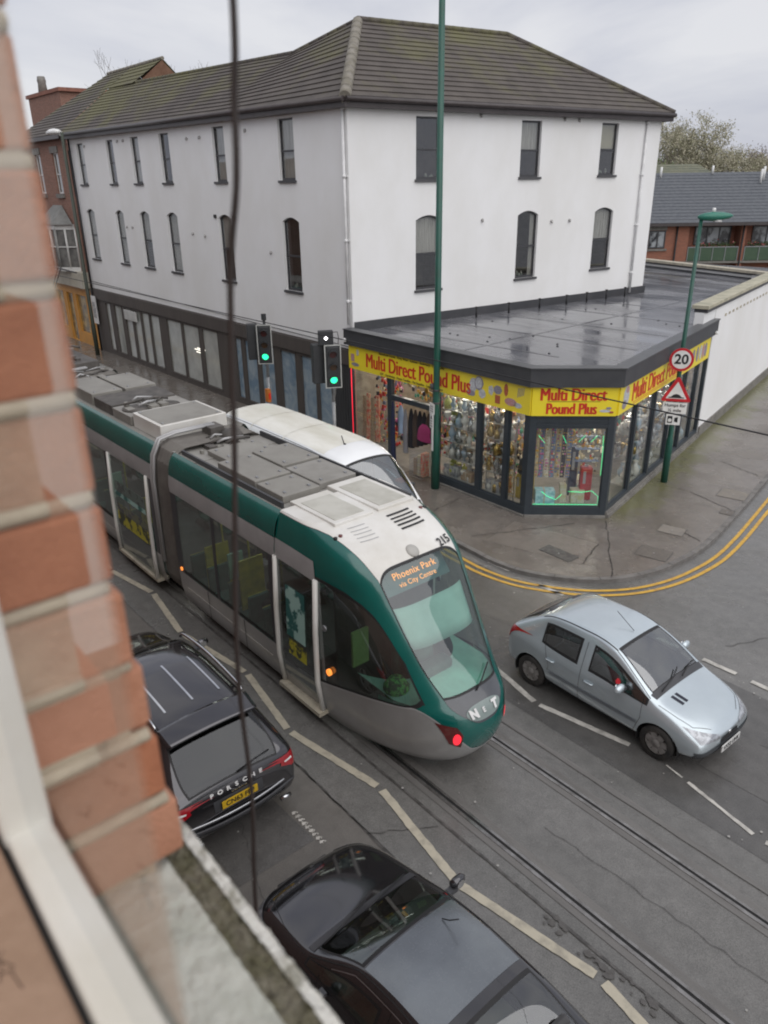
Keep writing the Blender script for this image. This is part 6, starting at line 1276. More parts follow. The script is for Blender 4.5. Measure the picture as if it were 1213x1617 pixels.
# ---- a seated passenger seen dimly through the side window
def person_seated(loc, rz, label, coat, skin_c, hair_c):
    r = thing('person', label, 'person', loc, rz)
    V_ = [((0, 0, .0), .15), ((0, 0, .22), .155), ((0, 0, .42), .16), ((0, 0, .50), .09), ((0, 0, .57), .055), ((.01, 0, .64), .085), ((.015, 0, .72), .10), ((.01, 0, .79), .07)]
    E_ = [(0, 1), (1, 2), (2, 3), (3, 4), (4, 5), (5, 6), (6, 7)]
    for s in (1, -1):
        b = len(V_); V_ += [((0, s*.17, .44), .07), ((.04, s*.22, .22), .05), ((.22, s*.15, .08), .038), ((.30, s*.08, .07), .03)]; E_ += [(2, b), (b, b+1), (b+1, b+2), (b+2, b+3)]
        h = len(V_)
        for q in range(4): V_ += [((.345, s*(.055+.017*q), .07), .010), ((.385-.006*abs(q-1.5), s*(.055+.015*q), .055), .008)]; E_ += [(b+3, h+2*q), (h+2*q, h+2*q+1)]
        V_ += [((.32, s*.045, .06), .010), ((.345, s*.03, .05), .009)]; E_ += [(b+3, h+8), (h+8, h+9)]
        b = len(V_); V_ += [((.05, s*.10, -.02), .10), ((.44, s*.11, .0), .07), ((.46, s*.11, -.38), .045), ((.54, s*.11, -.41), .035)]; E_ += [(0, b), (b, b+1), (b+1, b+2), (b+2, b+3)]
    me = bpy.data.meshes.new('body'); me.from_pydata([v for v, _ in V_], E_, []); o = bpy.data.objects.new('body', me); COL.objects.link(o); o.parent = r
    md = o.modifiers.new('Skin', 'SKIN'); 
    for i, (_, rad) in enumerate(V_): me.skin_vertices[0].data[i].radius = (rad, rad)
    me.skin_vertices[0].data[0].use_root = True; o.modifiers.new('Sub', 'SUBSURF').levels = 1; me.materials.append(coat)
    k = MB(); k.lathe([(0, -.12), (.06, -.10), (.078, -.03), (.085, .04), (.07, .10), (0, .12)], (.025, 0, .70), 14); k.lathe([(.012, -.02), (.016, 0), (.004, .02)], (.113, 0, .69), 8)
    for s in (1, -1): k.lathe([(.006, -.02), (.014, 0), (.006, .02)], (.02, s*.088, .70), 8)
    k.build('head', skin_c, r, local=True); k = MB(); k.lathe([(.088, -.06), (.098, .0), (.094, .06), (.06, .11), (0, .13)], (.0, 0, .725), 14, cap=False); k.build('hair', hair_c, r, local=True)
    return r
person_seated((-10.35, TY-.72, .84), 0, 'seated passenger in a dark coat at the side window before the cab door', mat('dark_coat', (.03, .035, .04), .9), mat('skin_tone', (.42, .26, .2), .6), mat('dark_hair', (.02, .015, .012), .7))
# ============================================================ cars
def paint(name, c, c2, rough=.28, metal=.5, coat=.9, dust=None):
    m = mat(name, c, rough, c2, 1.3, metal=metal, coat=coat, detail=6)
    if dust:    # droplets and dried dirt lying on the panels
        n = m.node_tree.nodes; l = m.node_tree.links.new; p = n['Principled BSDF']; t = n.new('ShaderNodeTexCoord')
        z = n.new('ShaderNodeTexNoise'); z.inputs['Scale'].default_value = 22; z.inputs['Detail'].default_value = 5; z.inputs['Distortion'].default_value = 1.2; l(t.outputs['Object'], z.inputs['Vector'])
        r = n.new('ShaderNodeMapRange'); r.inputs['From Min'].default_value = .4; r.inputs['From Max'].default_value = .65; r.inputs['To Min'].default_value = .02; r.inputs['To Max'].default_value = dust; l(z.outputs['Fac'], r.inputs['Value']); l(r.outputs[0], p.inputs['Coat Roughness'])
        b = n.new('ShaderNodeBump'); b.inputs['Strength'].default_value = .3; b.inputs['Distance'].default_value = .01; l(z.outputs['Fac'], b.inputs['Height']); l(b.outputs[0], p.inputs['Coat Normal'])
    return m
M_tyre = mat('tyre', (.02, .02, .02), .75, (.05, .045, .04), 6, bump=.1)
M_well = mat('wheel_well', (.008, .008, .008), .9)
M_cab = mat('car_trim_dark', (.03, .03, .032), .8)
def car_body(R_, st, panes, arches, mpaint, sub=3, mglass=None, seams=(), glass_inset=.016):
    """st: stations (x, zb, wm, zbelt, wbelt, z5, w5, z6, w6, zc) rear to front."""
    rows = []
    for x, zb, wm, zbe, wbe, z5, w5, z6, w6, zc in st:
        rows.append([(x, 0, zb), (x, wm*.80, zb), (x, wm*.965, zb+.05), (x, wm, zb+(zbe-zb)*.42), (x, wm*.995, zb+(zbe-zb)*.78), (x, wbe, zbe), (x, w5, z5), (x, w6, z6), (x, w6*.55, z6+(zc-z6)*.78), (x, 0, zc)])
    NR = 10; bm = bmesh.new(); V = {}
    for i, r in enumerate(rows):
        for j, (x, y, z) in enumerate(r):
            V[i, j, 1] = bm.verts.new((x, -y, z)); V[i, j, -1] = V[i, j, 1] if y == 0 else bm.verts.new((x, y, z))
    def fc(vs, mi):
        vs = list(dict.fromkeys(vs))
        if len(vs) > 2: f = bm.faces.new(vs); f.material_index = mi; f.smooth = True
    for i in range(len(rows)-1):
        for j in range(NR-1):
            for s in (1, -1):
                mi = 0
                for idx, (nm, i0, i1, j0, j1, sd_) in enumerate(panes):
                    if i0 <= i < i1 and j0 <= j < j1 and (sd_ == 0 or sd_ == s): mi = idx+1
                q = [V[i, j, s], V[i+1, j, s], V[i+1, j+1, s], V[i, j+1, s]]; fc(q if s == 1 else q[::-1], mi)
    for i in (0, len(rows)-1):
        for j in range(NR-1):
            q = [V[i, j, 1], V[i, j+1, 1], V[i, j+1, -1], V[i, j, -1]]; fc(q if i == 0 else q[::-1], 0)
    bmesh.ops.recalc_face_normals(bm, faces=bm.faces)
    me = bpy.data.meshes.new('cage'); bm.to_mesh(me); bm.free(); ob = bpy.data.objects.new('cage', me); COL.objects.link(ob)
    md = ob.modifiers.new('s', 'SUBSURF'); md.levels = sub; md.render_levels = sub; dg = bpy.context.evaluated_depsgraph_get()
    m2 = bpy.data.meshes.new_from_object(ob.evaluated_get(dg)); bpy.data.objects.remove(ob)
    full = bmesh.new(); full.from_mesh(m2); bvh = BVHTree.FromBMesh(full)
    for idx, (nm, *_r) in enumerate(panes):
        b = full.copy(); bmesh.ops.delete(b, geom=[f for f in b.faces if f.material_index != idx+1], context='FACES')
        if not b.faces: b.free(); continue
        bmesh.ops.inset_region(b, faces=b.faces[:], thickness=glass_inset, depth=0, use_even_offset=True)
        bd = set()
        for e in b.edges:
            if e.is_boundary: bd.update(v.index for v in e.verts)
        b.verts.ensure_lookup_table()
        for f in b.faces: f.material_index = 1 if any(v.index in bd for v in f.verts) else 0
        mm = bpy.data.meshes.new(nm); b.to_mesh(mm); b.free(); mm.materials.append(mglass or M_carglass); mm.materials.append(M_rubber)
        for p_ in mm.polygons: p_.use_smooth = True
        o = bpy.data.objects.new(nm, mm); COL.objects.link(o); o.parent = R_
    bmesh.ops.delete(full, geom=[f for f in full.faces if f.material_index != 0], context='FACES')
    # wheel arches
    for ax, az, ar in arches:
        kill = [f for f in full.faces if math.hypot(f.calc_center_median().x-ax, f.calc_center_median().z-az) < ar and abs(f.calc_center_median().y) > .45 and f.calc_center_median().z < az+ar]
        bmesh.ops.delete(full, geom=kill, context='FACES')
        for v in full.verts:
            if v.is_boundary and abs(v.co.y) > .45:
                d = math.hypot(v.co.x-ax, v.co.z-az)
                if ar*.6 < d < ar*1.28 and v.co.z > az-.12: k_ = ar/d; v.co.x = ax+(v.co.x-ax)*k_; v.co.z = az+(v.co.z-az)*k_
    mm = bpy.data.meshes.new('body'); full.to_mesh(mm); full.free(); mm.materials.append(mpaint)
    for p_ in mm.polygons: p_.use_smooth = True; p_.material_index = 0
    o = bpy.data.objects.new('body', mm); COL.objects.link(o); o.parent = R_
    for ax, az, ar in arches:
        for s in (1, -1):
            wm_ = max(q[2] for q in st); k = MB(); vs = []
            for t in range(25):
                a = math.pi*(-.12+1.24*t/24)
                for rr, yy in ((ar+.01, wm_-.03), (ar, wm_-.30)): vs.append((ax+rr*math.cos(a), s*yy, az+rr*math.sin(a)))
            k.add(vs, [(2*t, 2*t+2, 2*t+3, 2*t+1) for t in range(24)], 0, True); k.add([(ax+ar*math.cos(math.pi*2*t/24), s*(wm_-.30), az+ar*math.sin(math.pi*2*t/24)) for t in range(24)], [range(24)]); k.build('wheel_arch_liner', M_well, R_, local=True)
    return bvh
def cast(bvh, o, d, off_=.003):
    h = bvh.ray_cast(Vector(o), Vector(d).normalized())
    if h[0] is None: return None
    n = h[1] if h[1].dot(Vector(d)) < 0 else -h[1]; return h[0]+n*off_, n
def drape(bvh, pts, d, nm, mt, R_, wd=.006, off_=.003, step=.03):
    """thin ribbon laid on the body below a polyline; d is the casting direction"""
    P = []; d = Vector(d).normalized()
    for a, b in zip(pts, pts[1:]):
        a = Vector(a); b = Vector(b); n_ = max(1, int((b-a).length/step)); P += [a.lerp(b, i/n_) for i in range(n_)]
    P.append(Vector(pts[-1])); k = MB(); prev = None; H = [cast(bvh, p, d, off_) for p in P]
    for i in range(len(P)-1):
        if H[i] is None or H[i+1] is None: continue
        (a, na), (b, nb_) = H[i], H[i+1]; t = (b-a)
        if t.length < 1e-5 or t.length > .4: continue
        s0 = t.cross(na).normalized()*wd/2; s1 = t.cross(nb_).normalized()*wd/2; k.add([a-s0, b-s1, b+s1, a+s0], [(0, 1, 2, 3)])
    return k.build(nm, mt, R_, local=True) if k.v else None
def decal(bvh, corners, d, nm, mt, R_, off_=.006, nu=12, nv=8, thick=0, par=None):
    """curved lamp, plate or grille: bilinear patch projected on the body"""
    A, B_, C_, D_ = [Vector(c) for c in corners]; g = {}; k = MB()
    for j in range(nv+1):
        for i in range(nu+1):
            u, v = i/nu, j/nv; p = (A*(1-u)+B_*u)*(1-v)+(D_*(1-u)+C_*u)*v; h = cast(bvh, p, d, off_); g[i, j] = h[0] if h else None
    for j in range(nv):
        for i in range(nu):
            q = [g[i, j], g[i+1, j], g[i+1, j+1], g[i, j+1]]
            if None not in q: k.add(q, [(0, 1, 2, 3)], 0, True)
    return k.build(nm, mt, par or R_, local=True, weld=True, thick=thick) if k.v else None
def wheel(R_, x, z, y, rad, wd, style, hub, s):
    k = MB(); y0 = y-s*wd; pr = [(rad*.66, 0), (rad*.93, 0), (rad, .02), (rad, wd-.02), (rad*.93, wd), (rad*.66, wd)]
    k.lathe([(r_, (h-wd)*s+0) for r_, h in pr], (x, y, z), 32, axis='Y', cap=False); t_ = k.build('wheel', M_tyre, R_, local=True)
    k = MB(); k.lathe([(rad*.67, -.03*s), (rad*.64, -.012*s), (rad*.60, -.03*s), (rad*.58, -.06*s)], (x, y, z), 32, axis='Y', cap=False)
    n_ = 7 if style == 'cover' else 5
    k.lathe([(rad*.24, -.01*s), (rad*.18, .0), (0, .002*s)], (x, y, z), 20, axis='Y', cap=False)
    for i in range(n_):
        a = 2*math.pi*i/n_+.2; w_ = .17 if style == 'cover' else .13
        q = [(.2, -w_*.9), (.62, -w_*1.15), (.62, w_*1.15), (.2, w_*.9)]
        k.add([(x+rad*(r_*math.cos(a)-t*math.sin(a)), y-.014*s+yy, z+rad*(r_*math.sin(a)+t*math.cos(a))) for yy in (0, -.02*s) for r_, t in q], [(0, 1, 2, 3), (7, 6, 5, 4), (0, 4, 5, 1), (1, 5, 6, 2), (2, 6, 7, 3), (3, 7, 4, 0)])
    k.build('wheel_cover' if style == 'cover' else 'rim', hub, t_, local=True); MB().lathe([(rad*.62, -.07*s), (0, -.075*s)], (x, y, z), 20, axis='Y').build('brake', M_well, t_, local=True)
def cabin(R_, x0, x1, w_, zf, seats, mt=None, dash=None):
    mt = mt or M_cab; k = MB(); k.box(x0, x1, -w_, w_, zf-.3, zf-.25); k.build('cabin_floor', mt, R_, local=True)
    for x, y, zz_ in seats:
        k = MB(); k.box(x-.2, x+.3, y-.24, y+.24, zz_-.12, zz_); k.box(x-.32, x-.18, y-.24, y+.24, zz_, zz_+.55); k.box(x-.31, x-.2, y-.12, y+.12, zz_+.58, zz_+.76); k.build('seat', M_seatg, R_, local=True, bevel=.05)
    if dash: k = MB(); k.box(dash[0], dash[1], -w_, w_, dash[2]-.25, dash[2]); k.build('dashboard', M_dash, R_, local=True, bevel=.05)
M_seatg = mat('car_seat_grey', (.09, .09, .095), .9, (.06, .06, .06), 5); M_dash = mat('dashboard', (.06, .06, .062), .7)
M_head = mat('headlamp', (.45, .47, .5), .2, (.25, .26, .28), 14, coat=1, metal=.4, lo=.42, hi=.58); M_amber = mat('amber_lamp', (.5, .2, .03), .2, coat=.8); M_redl = mat('red_tail_lamp', (.34, .01, .02), .18, (.3, .005, .01), 6, coat=1)
M_plateY = mat('yellow_plate', (.66, .42, .02), .4); M_plateW = mat('white_plate', (.72, .72, .7), .4); M_plastic = mat('grey_bumper_plastic', (.045, .05, .056), .5, (.06, .065, .07), 4)
def mirror(R_, x, y, z, s, mt):
    k = MB(); k.lathe([(.0, -.075), (.055, -.07), (.075, -.02), (.07, .06), (.03, .10), (0, .105)], (0, 0, 0), 12, axis='Y')
    for v in k.v: v.x = v.x*.75+x; v.y = v.y*1.15*s+(y+s*.15); v.z = v.z*.95+z
    o = k.build('door_mirror', mt, R_, local=True); MB().box(x-.05, x+.03, y+s*.0, y+s*.12, z-.08, z-.03).build('mirror_base', M_black_trim, o, local=True)
    MB().lathe([(.055, 0), (0, .002)], (x-.058, y+s*.16, z), 12, axis='X').build('mirror_glass', M_chrome, o, local=True)
def handle(R_, bvh, x, z, s, mt, L_=.17):
    h = cast(bvh, (x, s*-3 if False else s*3, z), (0, -s, 0), .0)
    if h: p = h[0]; MB().tube([(x-L_/2, p.y+s*.004, z), (x-L_/2+.03, p.y+s*.028, z+.004), (x+L_/2-.03, p.y+s*.028, z+.004), (x+L_/2, p.y+s*.004, z)], .014, 8).build('door_handle', mt, R_, local=True)
def panes_std(r0, r1, q, s0, b0, b1, s1, cowl):
    P = [('rear_window', r0, r1, 7, 9, 0), ('windscreen', s1, cowl, 7, 9, 0)]
    for s in (1, -1): P += [('rear_side_window', q, b0, 5, 6, s), ('front_side_window', b1, cowl, 5, 6, s)]
    return P
# ---------------------------------------------------------------- silver hatchback
HB = thing('hatchback_car', 'silver blue five door hatchback driving past the shop corner', 'car', (-7.50, 9.74, 0), R(-.6))
M_silver = paint('silver_blue_paint', (.55, .62, .66), (.50, .565, .60), .26, .55, .9)
#      x    zb   wm   zbe   wbe   z5    w5    z6    w6   zc
st = [(.02, .36, .58, .52, .58, .58, .50, .62, .40, .64), (.06, .24, .74, .78, .73, .86, .66, .90, .58, .93), (.17, .22, .80, .93, .765, .98, .70, 1.02, .60, 1.05), (.64, .22, .822, .95, .775, 1.22, .66, 1.31, .57, 1.36),
      (.82, .22, .826, .90, .79, 1.36, .63, 1.40, .555, 1.42), (1.05, .21, .828, .83, .805, 1.405, .62, 1.435, .545, 1.45), (1.66, .2, .83, .80, .812, 1.415, .615, 1.445, .54, 1.462), (1.73, .2, .83, .80, .812, 1.415, .615, 1.445, .54, 1.462),
      (2.12, .2, .83, .80, .81, 1.37, .625, 1.40, .55, 1.42), (2.56, .2, .83, .805, .80, 1.12, .70, 1.15, .645, 1.19), (2.88, .2, .828, .83, .78, .90, .735, .93, .68, .965), (3.08, .21, .826, .825, .75, .865, .70, .885, .60, .915), (3.45, .23, .80, .735, .72, .77, .65, .79, .53, .815), (3.70, .27, .73, .60, .65, .645, .57, .665, .46, .685), (3.80, .34, .62, .50, .56, .54, .50, .56, .42, .575)]
pn = [('rear_window', 2, 3, 7, 9, 0), ('windscreen', 8, 10, 7, 9, 0)]
for s in (1, -1): pn += [('rear_side_window', 4, 6, 5, 6, s), ('front_side_window', 7, 10, 5, 6, s)]
bv = car_body(HB, st, pn, [(.66, .29, .335), (3.10, .29, .335)], M_silver, 3, glass('hatchback_glass', (.40, .46, .45), .09, .02, grime=.05, gain=1.8), glass_inset=.011)
for x in (.66, 3.10):
    for s in (1, -1): wheel(HB, x, .285, s*.805, .285, .18, 'cover', mat('wheel_cover_grey', (.26, .25, .24), .5, (.16, .15, .14), 9), s)
cabin(HB, .6, 3.0, .68, .6, [(1.75, -.36, .62), (1.75, .36, .62), (.95, -.3, .62), (.95, .3, .62)], dash=(2.45, 2.9, .93))
SM = M_rubber
for s in (1, -1):
    Y3 = s*3; D_ = (0, -s, 0)
    drape(bv, [(1.66, Y3, 1.3), (1.66, Y3, .30), (1.70, Y3, .27)], D_, 'door_seam', SM, HB, .007); drape(bv, [(2.78, Y3, .93), (2.80, Y3, .6), (2.70, Y3, .3)], D_, 'door_seam', SM, HB, .007)
    drape(bv, [(.86, Y3, 1.2), (.92, Y3, .90), (1.04, Y3, .6), (1.02, Y3, .5)], D_, 'door_seam', SM, HB, .007); drape(bv, [(1.05, Y3, .27), (2.7, Y3, .27)], D_, 'sill_seam', SM, HB, .008)
    drape(bv, [(1.08, Y3, .49), (2.74, Y3, .49)], D_, 'side_moulding', mat('side_moulding_grey', (.16, .18, .2), .45), HB, .055, .008)
    drape(bv, [(.70, s*.585, 3), (1.2, s*.565, 3), (1.9, s*.56, 3), (2.15, s*.57, 3)], (0, 0, -1), 'roof_gutter', SM, HB, .02, .004)
    drape(bv, [(2.15, s*.58, 3), (2.5, s*.65, 3), (2.87, s*.71, 3)], (0, 0, -1), 'pillar_seal', SM, HB, .012, .003)
    drape(bv, [(3.0, s*.70, 3), (3.3, s*.66, 3), (3.52, s*.60, 3), (3.68, s*.36, 3)], (0, 0, -1), 'bonnet_seam', SM, HB, .007)
    handle(HB, bv, 1.84, .70, s, M_silver); handle(HB, bv, 1.06, .72, s, M_silver)
    mirror(HB, 2.46, s*.76, .98, s, M_silver)
    decal(bv, [(3.56, s*.72, 3), (3.74, s*.26, 3), (3.80, s*.30, 3), (3.74, s*.76, 3)] if False else [(5, s*.70, .74), (5, s*.28, .60), (5, s*.26, .54), (5, s*.66, .56)], (-1, 0, 0), 'headlamp', M_head, HB, .006, 16, 8)
    decal(bv, [(-2, s*.76, .97), (-2, s*.60, .93), (-2, s*.62, .72), (-2, s*.76, .72)], (1, 0, 0), 'tail_lamp', M_redl, HB, .008, 8, 10)
    decal(bv, [(.05, s*3, .90), (.17, s*3, .90), (.13, s*3, .74), (.05, s*3, .74)], (0, -s, 0), 'tail_lamp', M_redl, HB, .008, 8, 8)
    MB().lathe([(.05, 0), (.045, .02), (0, .022)], (0, 0, 0), 12, axis='X').build('fog_lamp', M_head, HB, local=True).location = (3.72, s*.50, .36)
    decal(bv, [(2.3, s*.35+(-.0), 3), (2.3, s*.35, 3), (2.3, s*.35, 3), (2.3, s*.35, 3)], (0, 0, -1), 'x', SM, HB) if False else None
# twin bonnet vents on the near side, wipers, aerial, grille, bumper strip, plate
for y0 in (-.40, -.30): decal(bv, [(3.03, y0-.03, 3), (3.22, y0-.0, 3), (3.22, y0+.055, 3), (3.03, y0+.025, 3)], (0, 0, -1), 'bonnet_vent', mat('vent_black', (.012, .014, .03), .5), HB, .006, 6, 3)
decal(bv, [(2.84, -.67, 3), (2.84, .67, 3), (2.94, .65, 3), (2.94, -.65, 3)], (0, 0, -1), 'scuttle_panel', M_black_trim, HB, .006, 24, 3)
for pts in ([(2.92, -.5, .99), (2.86, -.1, 1.04), (2.79, .1, 1.09)], [(2.92, .05, 1.02), (2.84, .35, 1.05), (2.80, .58, 1.02)]): MB().tube(pts, .010, 6).build('wiper', M_black, HB, local=True)
MB().tube([(2.04, .0, 1.43), (1.70, 0, 1.64)], .005, 6).build('aerial', M_black, HB, local=True)
decal(bv, [(5, -.73, .43), (5, .73, .43), (5, .70, .30), (5, -.70, .30)], (-1, 0, 0), 'bumper_strip', M_plastic, HB, .010, 30, 5)
decal(bv, [(5, -.22, .53), (5, .22, .53), (5, .24, .44), (5, -.24, .44)], (-1, 0, 0), 'grille', M_black, HB, .010, 12, 4)
decal(bv, [(5, -.40, .33), (5, .40, .33), (5, .36, .25), (5, -.36, .25)], (-1, 0, 0), 'lower_grille', M_black, HB, .014, 12, 4)
k = MB(); k.box(3.835, 3.85, -.26, .26, .30, .41); pl_ = k.build('number_plate', M_plateW, HB, local=True); k = MB(); text(k, 'VX52 UHK', (3.852, 0, .355), (0, 1, 0), (0, 0, 1), .10, .002, .95, .001); k.build('lettering', M_black, pl_, local=True, recalc=False)
k = MB(); k.lathe([(.035, 0), (.03, .01), (0, .012)], (3.795, 0, .53), 10, axis='X'); k.tube([(3.80, -.02, .50), (3.805, .0, .57), (3.80, .03, .51)], .009, 6); k.build('front_badge', M_chrome, HB, local=True)
k = MB(); k.box(-.03, .02, -.5, .5, .3, .42); k.build('rear_bumper_strip', M_plastic, HB, local=True, bevel=.02)
# ---------------------------------------------------------------- black SUV seen from behind
SU = thing('sport_utility_car', 'glossy black sport utility car with silver roof rails parked at the left kerb', 'car', (-7.08, 3.38, 0), R(180))
M_blk = paint('black_paint', (.062, .060, .065), (.07, .068, .074), .10, .75, 1.0); M_blkroof = M_blk
st = [(.03, .42, .80, .66, .82, .72, .74, .76, .60, .79), (.10, .34, .92, .98, .87, 1.03, .80, 1.07, .68, 1.10), (.26, .32, .955, 1.08, .90, 1.12, .84, 1.15, .74, 1.18), (.74, .3, .966, 1.13, .90, 1.40, .74, 1.53, .64, 1.60),
      (.88, .3, .968, 1.12, .90, 1.50, .71, 1.60, .62, 1.66), (1.25, .3, .97, 1.11, .905, 1.56, .70, 1.65, .62, 1.70), (1.95, .3, .97, 1.10, .91, 1.58, .70, 1.67, .62, 1.72), (2.03, .3, .97, 1.10, .91, 1.58, .70, 1.67, .62, 1.72), (2.75, .3, .97, 1.09, .91, 1.52, .72, 1.61, .63, 1.66),
      (3.15, .3, .97, 1.08, .90, 1.30, .79, 1.38, .70, 1.43), (3.50, .3, .97, 1.05, .89, 1.10, .84, 1.13, .77, 1.17), (3.75, .3, .968, 1.00, .87, 1.05, .80, 1.08, .66, 1.10), (4.3, .33, .94, .90, .85, .95, .76, .98, .58, 1.0), (4.68, .38, .84, .74, .76, .78, .66, .80, .50, .82), (4.82, .46, .68, .62, .62, .66, .54, .67, .42, .68)]
pn = [('rear_window', 1, 3, 7, 9, 0), ('windscreen', 8, 10, 7, 9, 0)]
for s in (1, -1): pn += [('quarter_window', 3, 4, 5, 6, s), ('rear_side_window', 5, 6, 5, 6, s), ('front_side_window', 7, 10, 5, 6, s)]
gsu = glass('suv_glass', (.14, .16, .15), .0, .04, gain=.75)
bv = car_body(SU, st, pn, [(.92, .40, .43), (3.82, .40, .43)], M_blk, 3, gsu)
for x in (.92, 3.82):
    for s in (1, -1): wheel(SU, x, .38, s*.95, .38, .27, 'alloy', M_alu, s)
cabin(SU, .7, 3.4, .8, .8, [(2.2, -.4, .85), (2.2, .4, .85), (1.3, -.4, .85), (1.3, .4, .85)], dash=(2.9, 3.3, 1.1))
k = MB()
k.grid(lambda a, b: Vector((.56+.30*b-.05*(1-b)*math.cos((a-.5)*2.6), (a-.5)*1.30*(1+.02*b), 1.57+.055*b+.075*math.cos((a-.5)*2.6)-.012*(1-b)**2)), 24, 8); k.build('rear_spoiler', M_blk, SU, local=True, thick=.03)
for s in (1, -1):
    Y3 = s*3; D_ = (0, -s, 0)
    k = MB(); k.tube(catmull([(.95, s*.63, 1.60), (1.02, s*.645, 1.69), (1.9, s*.655, 1.745), (2.65, s*.645, 1.70), (2.78, s*.63, 1.62)], 6), .024, 8); k.build('roof_rail', M_chrome, SU, local=True)
    drape(bv, [(1.99, Y3, 1.5), (1.99, Y3, .42)], D_, 'door_seam', SM, SU, .008); drape(bv, [(3.3, Y3, 1.1), (3.3, Y3, .5)], D_, 'door_seam', SM, SU, .008); drape(bv, [(1.1, Y3, 1.5), (1.2, Y3, .95), (1.35, Y3, .6)], D_, 'door_seam', SM, SU, .008)
    decal(bv, [(-2, s*.855, .955), (-2, s*.68, .925), (-2, s*.66, .86), (-2, s*.87, .78)], (1, 0, 0), 'tail_lamp', M_redl, SU, .010, 24, 14)
    decal(bv, [(.07, s*3, .97), (.36, s*3, 1.0), (.22, s*3, .82), (.07, s*3, .78)], (0, -s, 0), 'tail_lamp', M_redl, SU, .010, 24, 14)
    decal(bv, [(-2, s*.84, .92), (-2, s*.72, .905), (-2, s*.73, .885), (-2, s*.85, .89)], (1, 0, 0), 'lamp_reflector', M_signwhite, SU, .016, 8, 2)
    mirror(SU, 3.05, s*.93, 1.17, s, M_blk)
    handle(SU, bv, 1.7, .98, s, M_blk); handle(SU, bv, 2.5, .98, s, M_blk)
    drape(bv, [(3.55, s*.78, 3), (4.3, s*.70, 3), (4.62, s*.5, 3)], (0, 0, -1), 'bonnet_seam', SM, SU, .008)
    k = MB(); k.tube([(-.01, s*.58, .38), (-.01, s*.74, .38)], .03, 8); k.build('exhaust', M_chrome, SU, local=True)
for y in (-.40, 0, .40): k = MB(); drape(bv, [(1.12, y, 3), (2.1, y, 3)], (0, 0, -1), 'roof_strip', M_chrome, SU, .028, .008)
drape(bv, [(.86, -.62, 3), (.80, 0, 3), (.86, .62, 3)], (0, 0, -1), 'tailgate_seam', SM, SU, .008)
drape(bv, [(2.55, -.6, 3), (2.62, 0, 3), (2.55, .6, 3)], (0, 0, -1), 'sunroof_edge', SM, SU, .012)
k = MB(); k.grid(lambda a, b: Vector((-.02+.10*abs(a-.5)**2*4, (a-.5)*1.66, .60+.035*b)), 24, 1); k.build('bumper_chrome_strip', M_alu, SU, local=True, thick=.012)
k = MB(); k.grid(lambda a, b: Vector((-.03+.12*abs(a-.5)**2*4+.05*b, (a-.5)*1.74, .56-.12*b)), 24, 2); k.build('bumper_lower', M_black_trim, SU, local=True, thick=.02)
decal(bv, [(-2, .36, .87), (-2, -.36, .87), (-2, -.36, .70), (-2, .36, .70)], (1, 0, 0), 'plate_recess', M_black_trim, SU, .006, 10, 4)
h = cast(bv, (-2, 0, .79), (1, 0, 0), .0); px_ = h[0].x-.022
k = MB(); k.box(px_-.01, px_, -.26, .26, .73, .845); pl_ = k.build('number_plate', M_plateY, SU, local=True); k = MB(); text(k, 'CN63 FFP', (px_-.0125, 0, .787), (0, -1, 0), (0, 0, 1), .105, .002, .95, .001); k.build('lettering', M_black, pl_, local=True, recalc=False)
for i, ch in enumerate('PORSCHE'):
    y = .36-i*.12; h = cast(bv, (-2, y, .955), (1, 0, 0), .006)
    if h: n2 = h[1]; k = MB(); text(k, ch, h[0], (0, -1, 0), Vector((0, 0, 1))-n2*n2.z, .075, .003, 1.25, .002); k.build('lettering', M_signwhite, SU, local=True, recalc=False)
h = cast(bv, (-2, -.02, .90), (1, 0, 0), .006); k = MB(); text(k, 'Cayenne', h[0], (0, -1, 0), (0, 0, 1), .055, .0, 1.2, .002); k.build('lettering', M_chrome, SU, local=True, recalc=False)
h = cast(bv, (-2, -.05, 1.08), (1, 0, 0), .03); 
if h: k = MB(); k.tube([h[0], h[0]+Vector((.03, -.28, .04)), h[0]+Vector((.05, -.5, .05))], .012, 6); k.build('rear_wiper', M_black, SU, local=True)
# ---------------------------------------------------------------- dark saloon seen from above
SA = thing('saloon_car', 'dark grey saloon car with a mottled roof parked closest below the window', 'car', (-1.22, 3.50, 0), R(180.5))
M_gry = paint('charcoal_paint', (.055, .055, .059), (.065, .064, .069), .09, .7, 1.0); M_roof_sheen = paint('charcoal_roof_sky_sheen', (.22, .24, .255), (.15, .165, .18), .30, .75, 1.0, dust=.34)  # roof copy is lighter and bluer: sky reflection put into its colour
st = [(.03, .38, .66, .60, .68, .66, .60, .70, .48, .73), (.10, .26, .82, .88, .76, .93, .68, .96, .58, .98), (.30, .24, .87, .96, .80, 1.0, .72, 1.02, .62, 1.04), (.85, .22, .895, .96, .82, 1.02, .74, 1.05, .66, 1.07), (1.35, .2, .90, .95, .83, 1.26, .68, 1.33, .60, 1.37),
      (1.6, .2, .90, .94, .83, 1.30, .665, 1.38, .585, 1.42), (2.15, .2, .90, .93, .83, 1.32, .66, 1.40, .58, 1.44), (2.23, .2, .90, .93, .83, 1.32, .66, 1.40, .58, 1.44), (2.70, .2, .90, .92, .83, 1.27, .67, 1.34, .60, 1.385), (3.05, .2, .90, .91, .825, 1.08, .73, 1.14, .66, 1.19), (3.38, .2, .90, .885, .81, .925, .77, .95, .72, .985),
      (3.6, .2, .897, .85, .79, .89, .73, .91, .62, .935), (4.1, .22, .87, .75, .77, .79, .69, .81, .55, .835), (4.42, .27, .80, .62, .69, .66, .60, .68, .46, .70), (4.56, .34, .68, .50, .58, .54, .50, .56, .40, .58)]
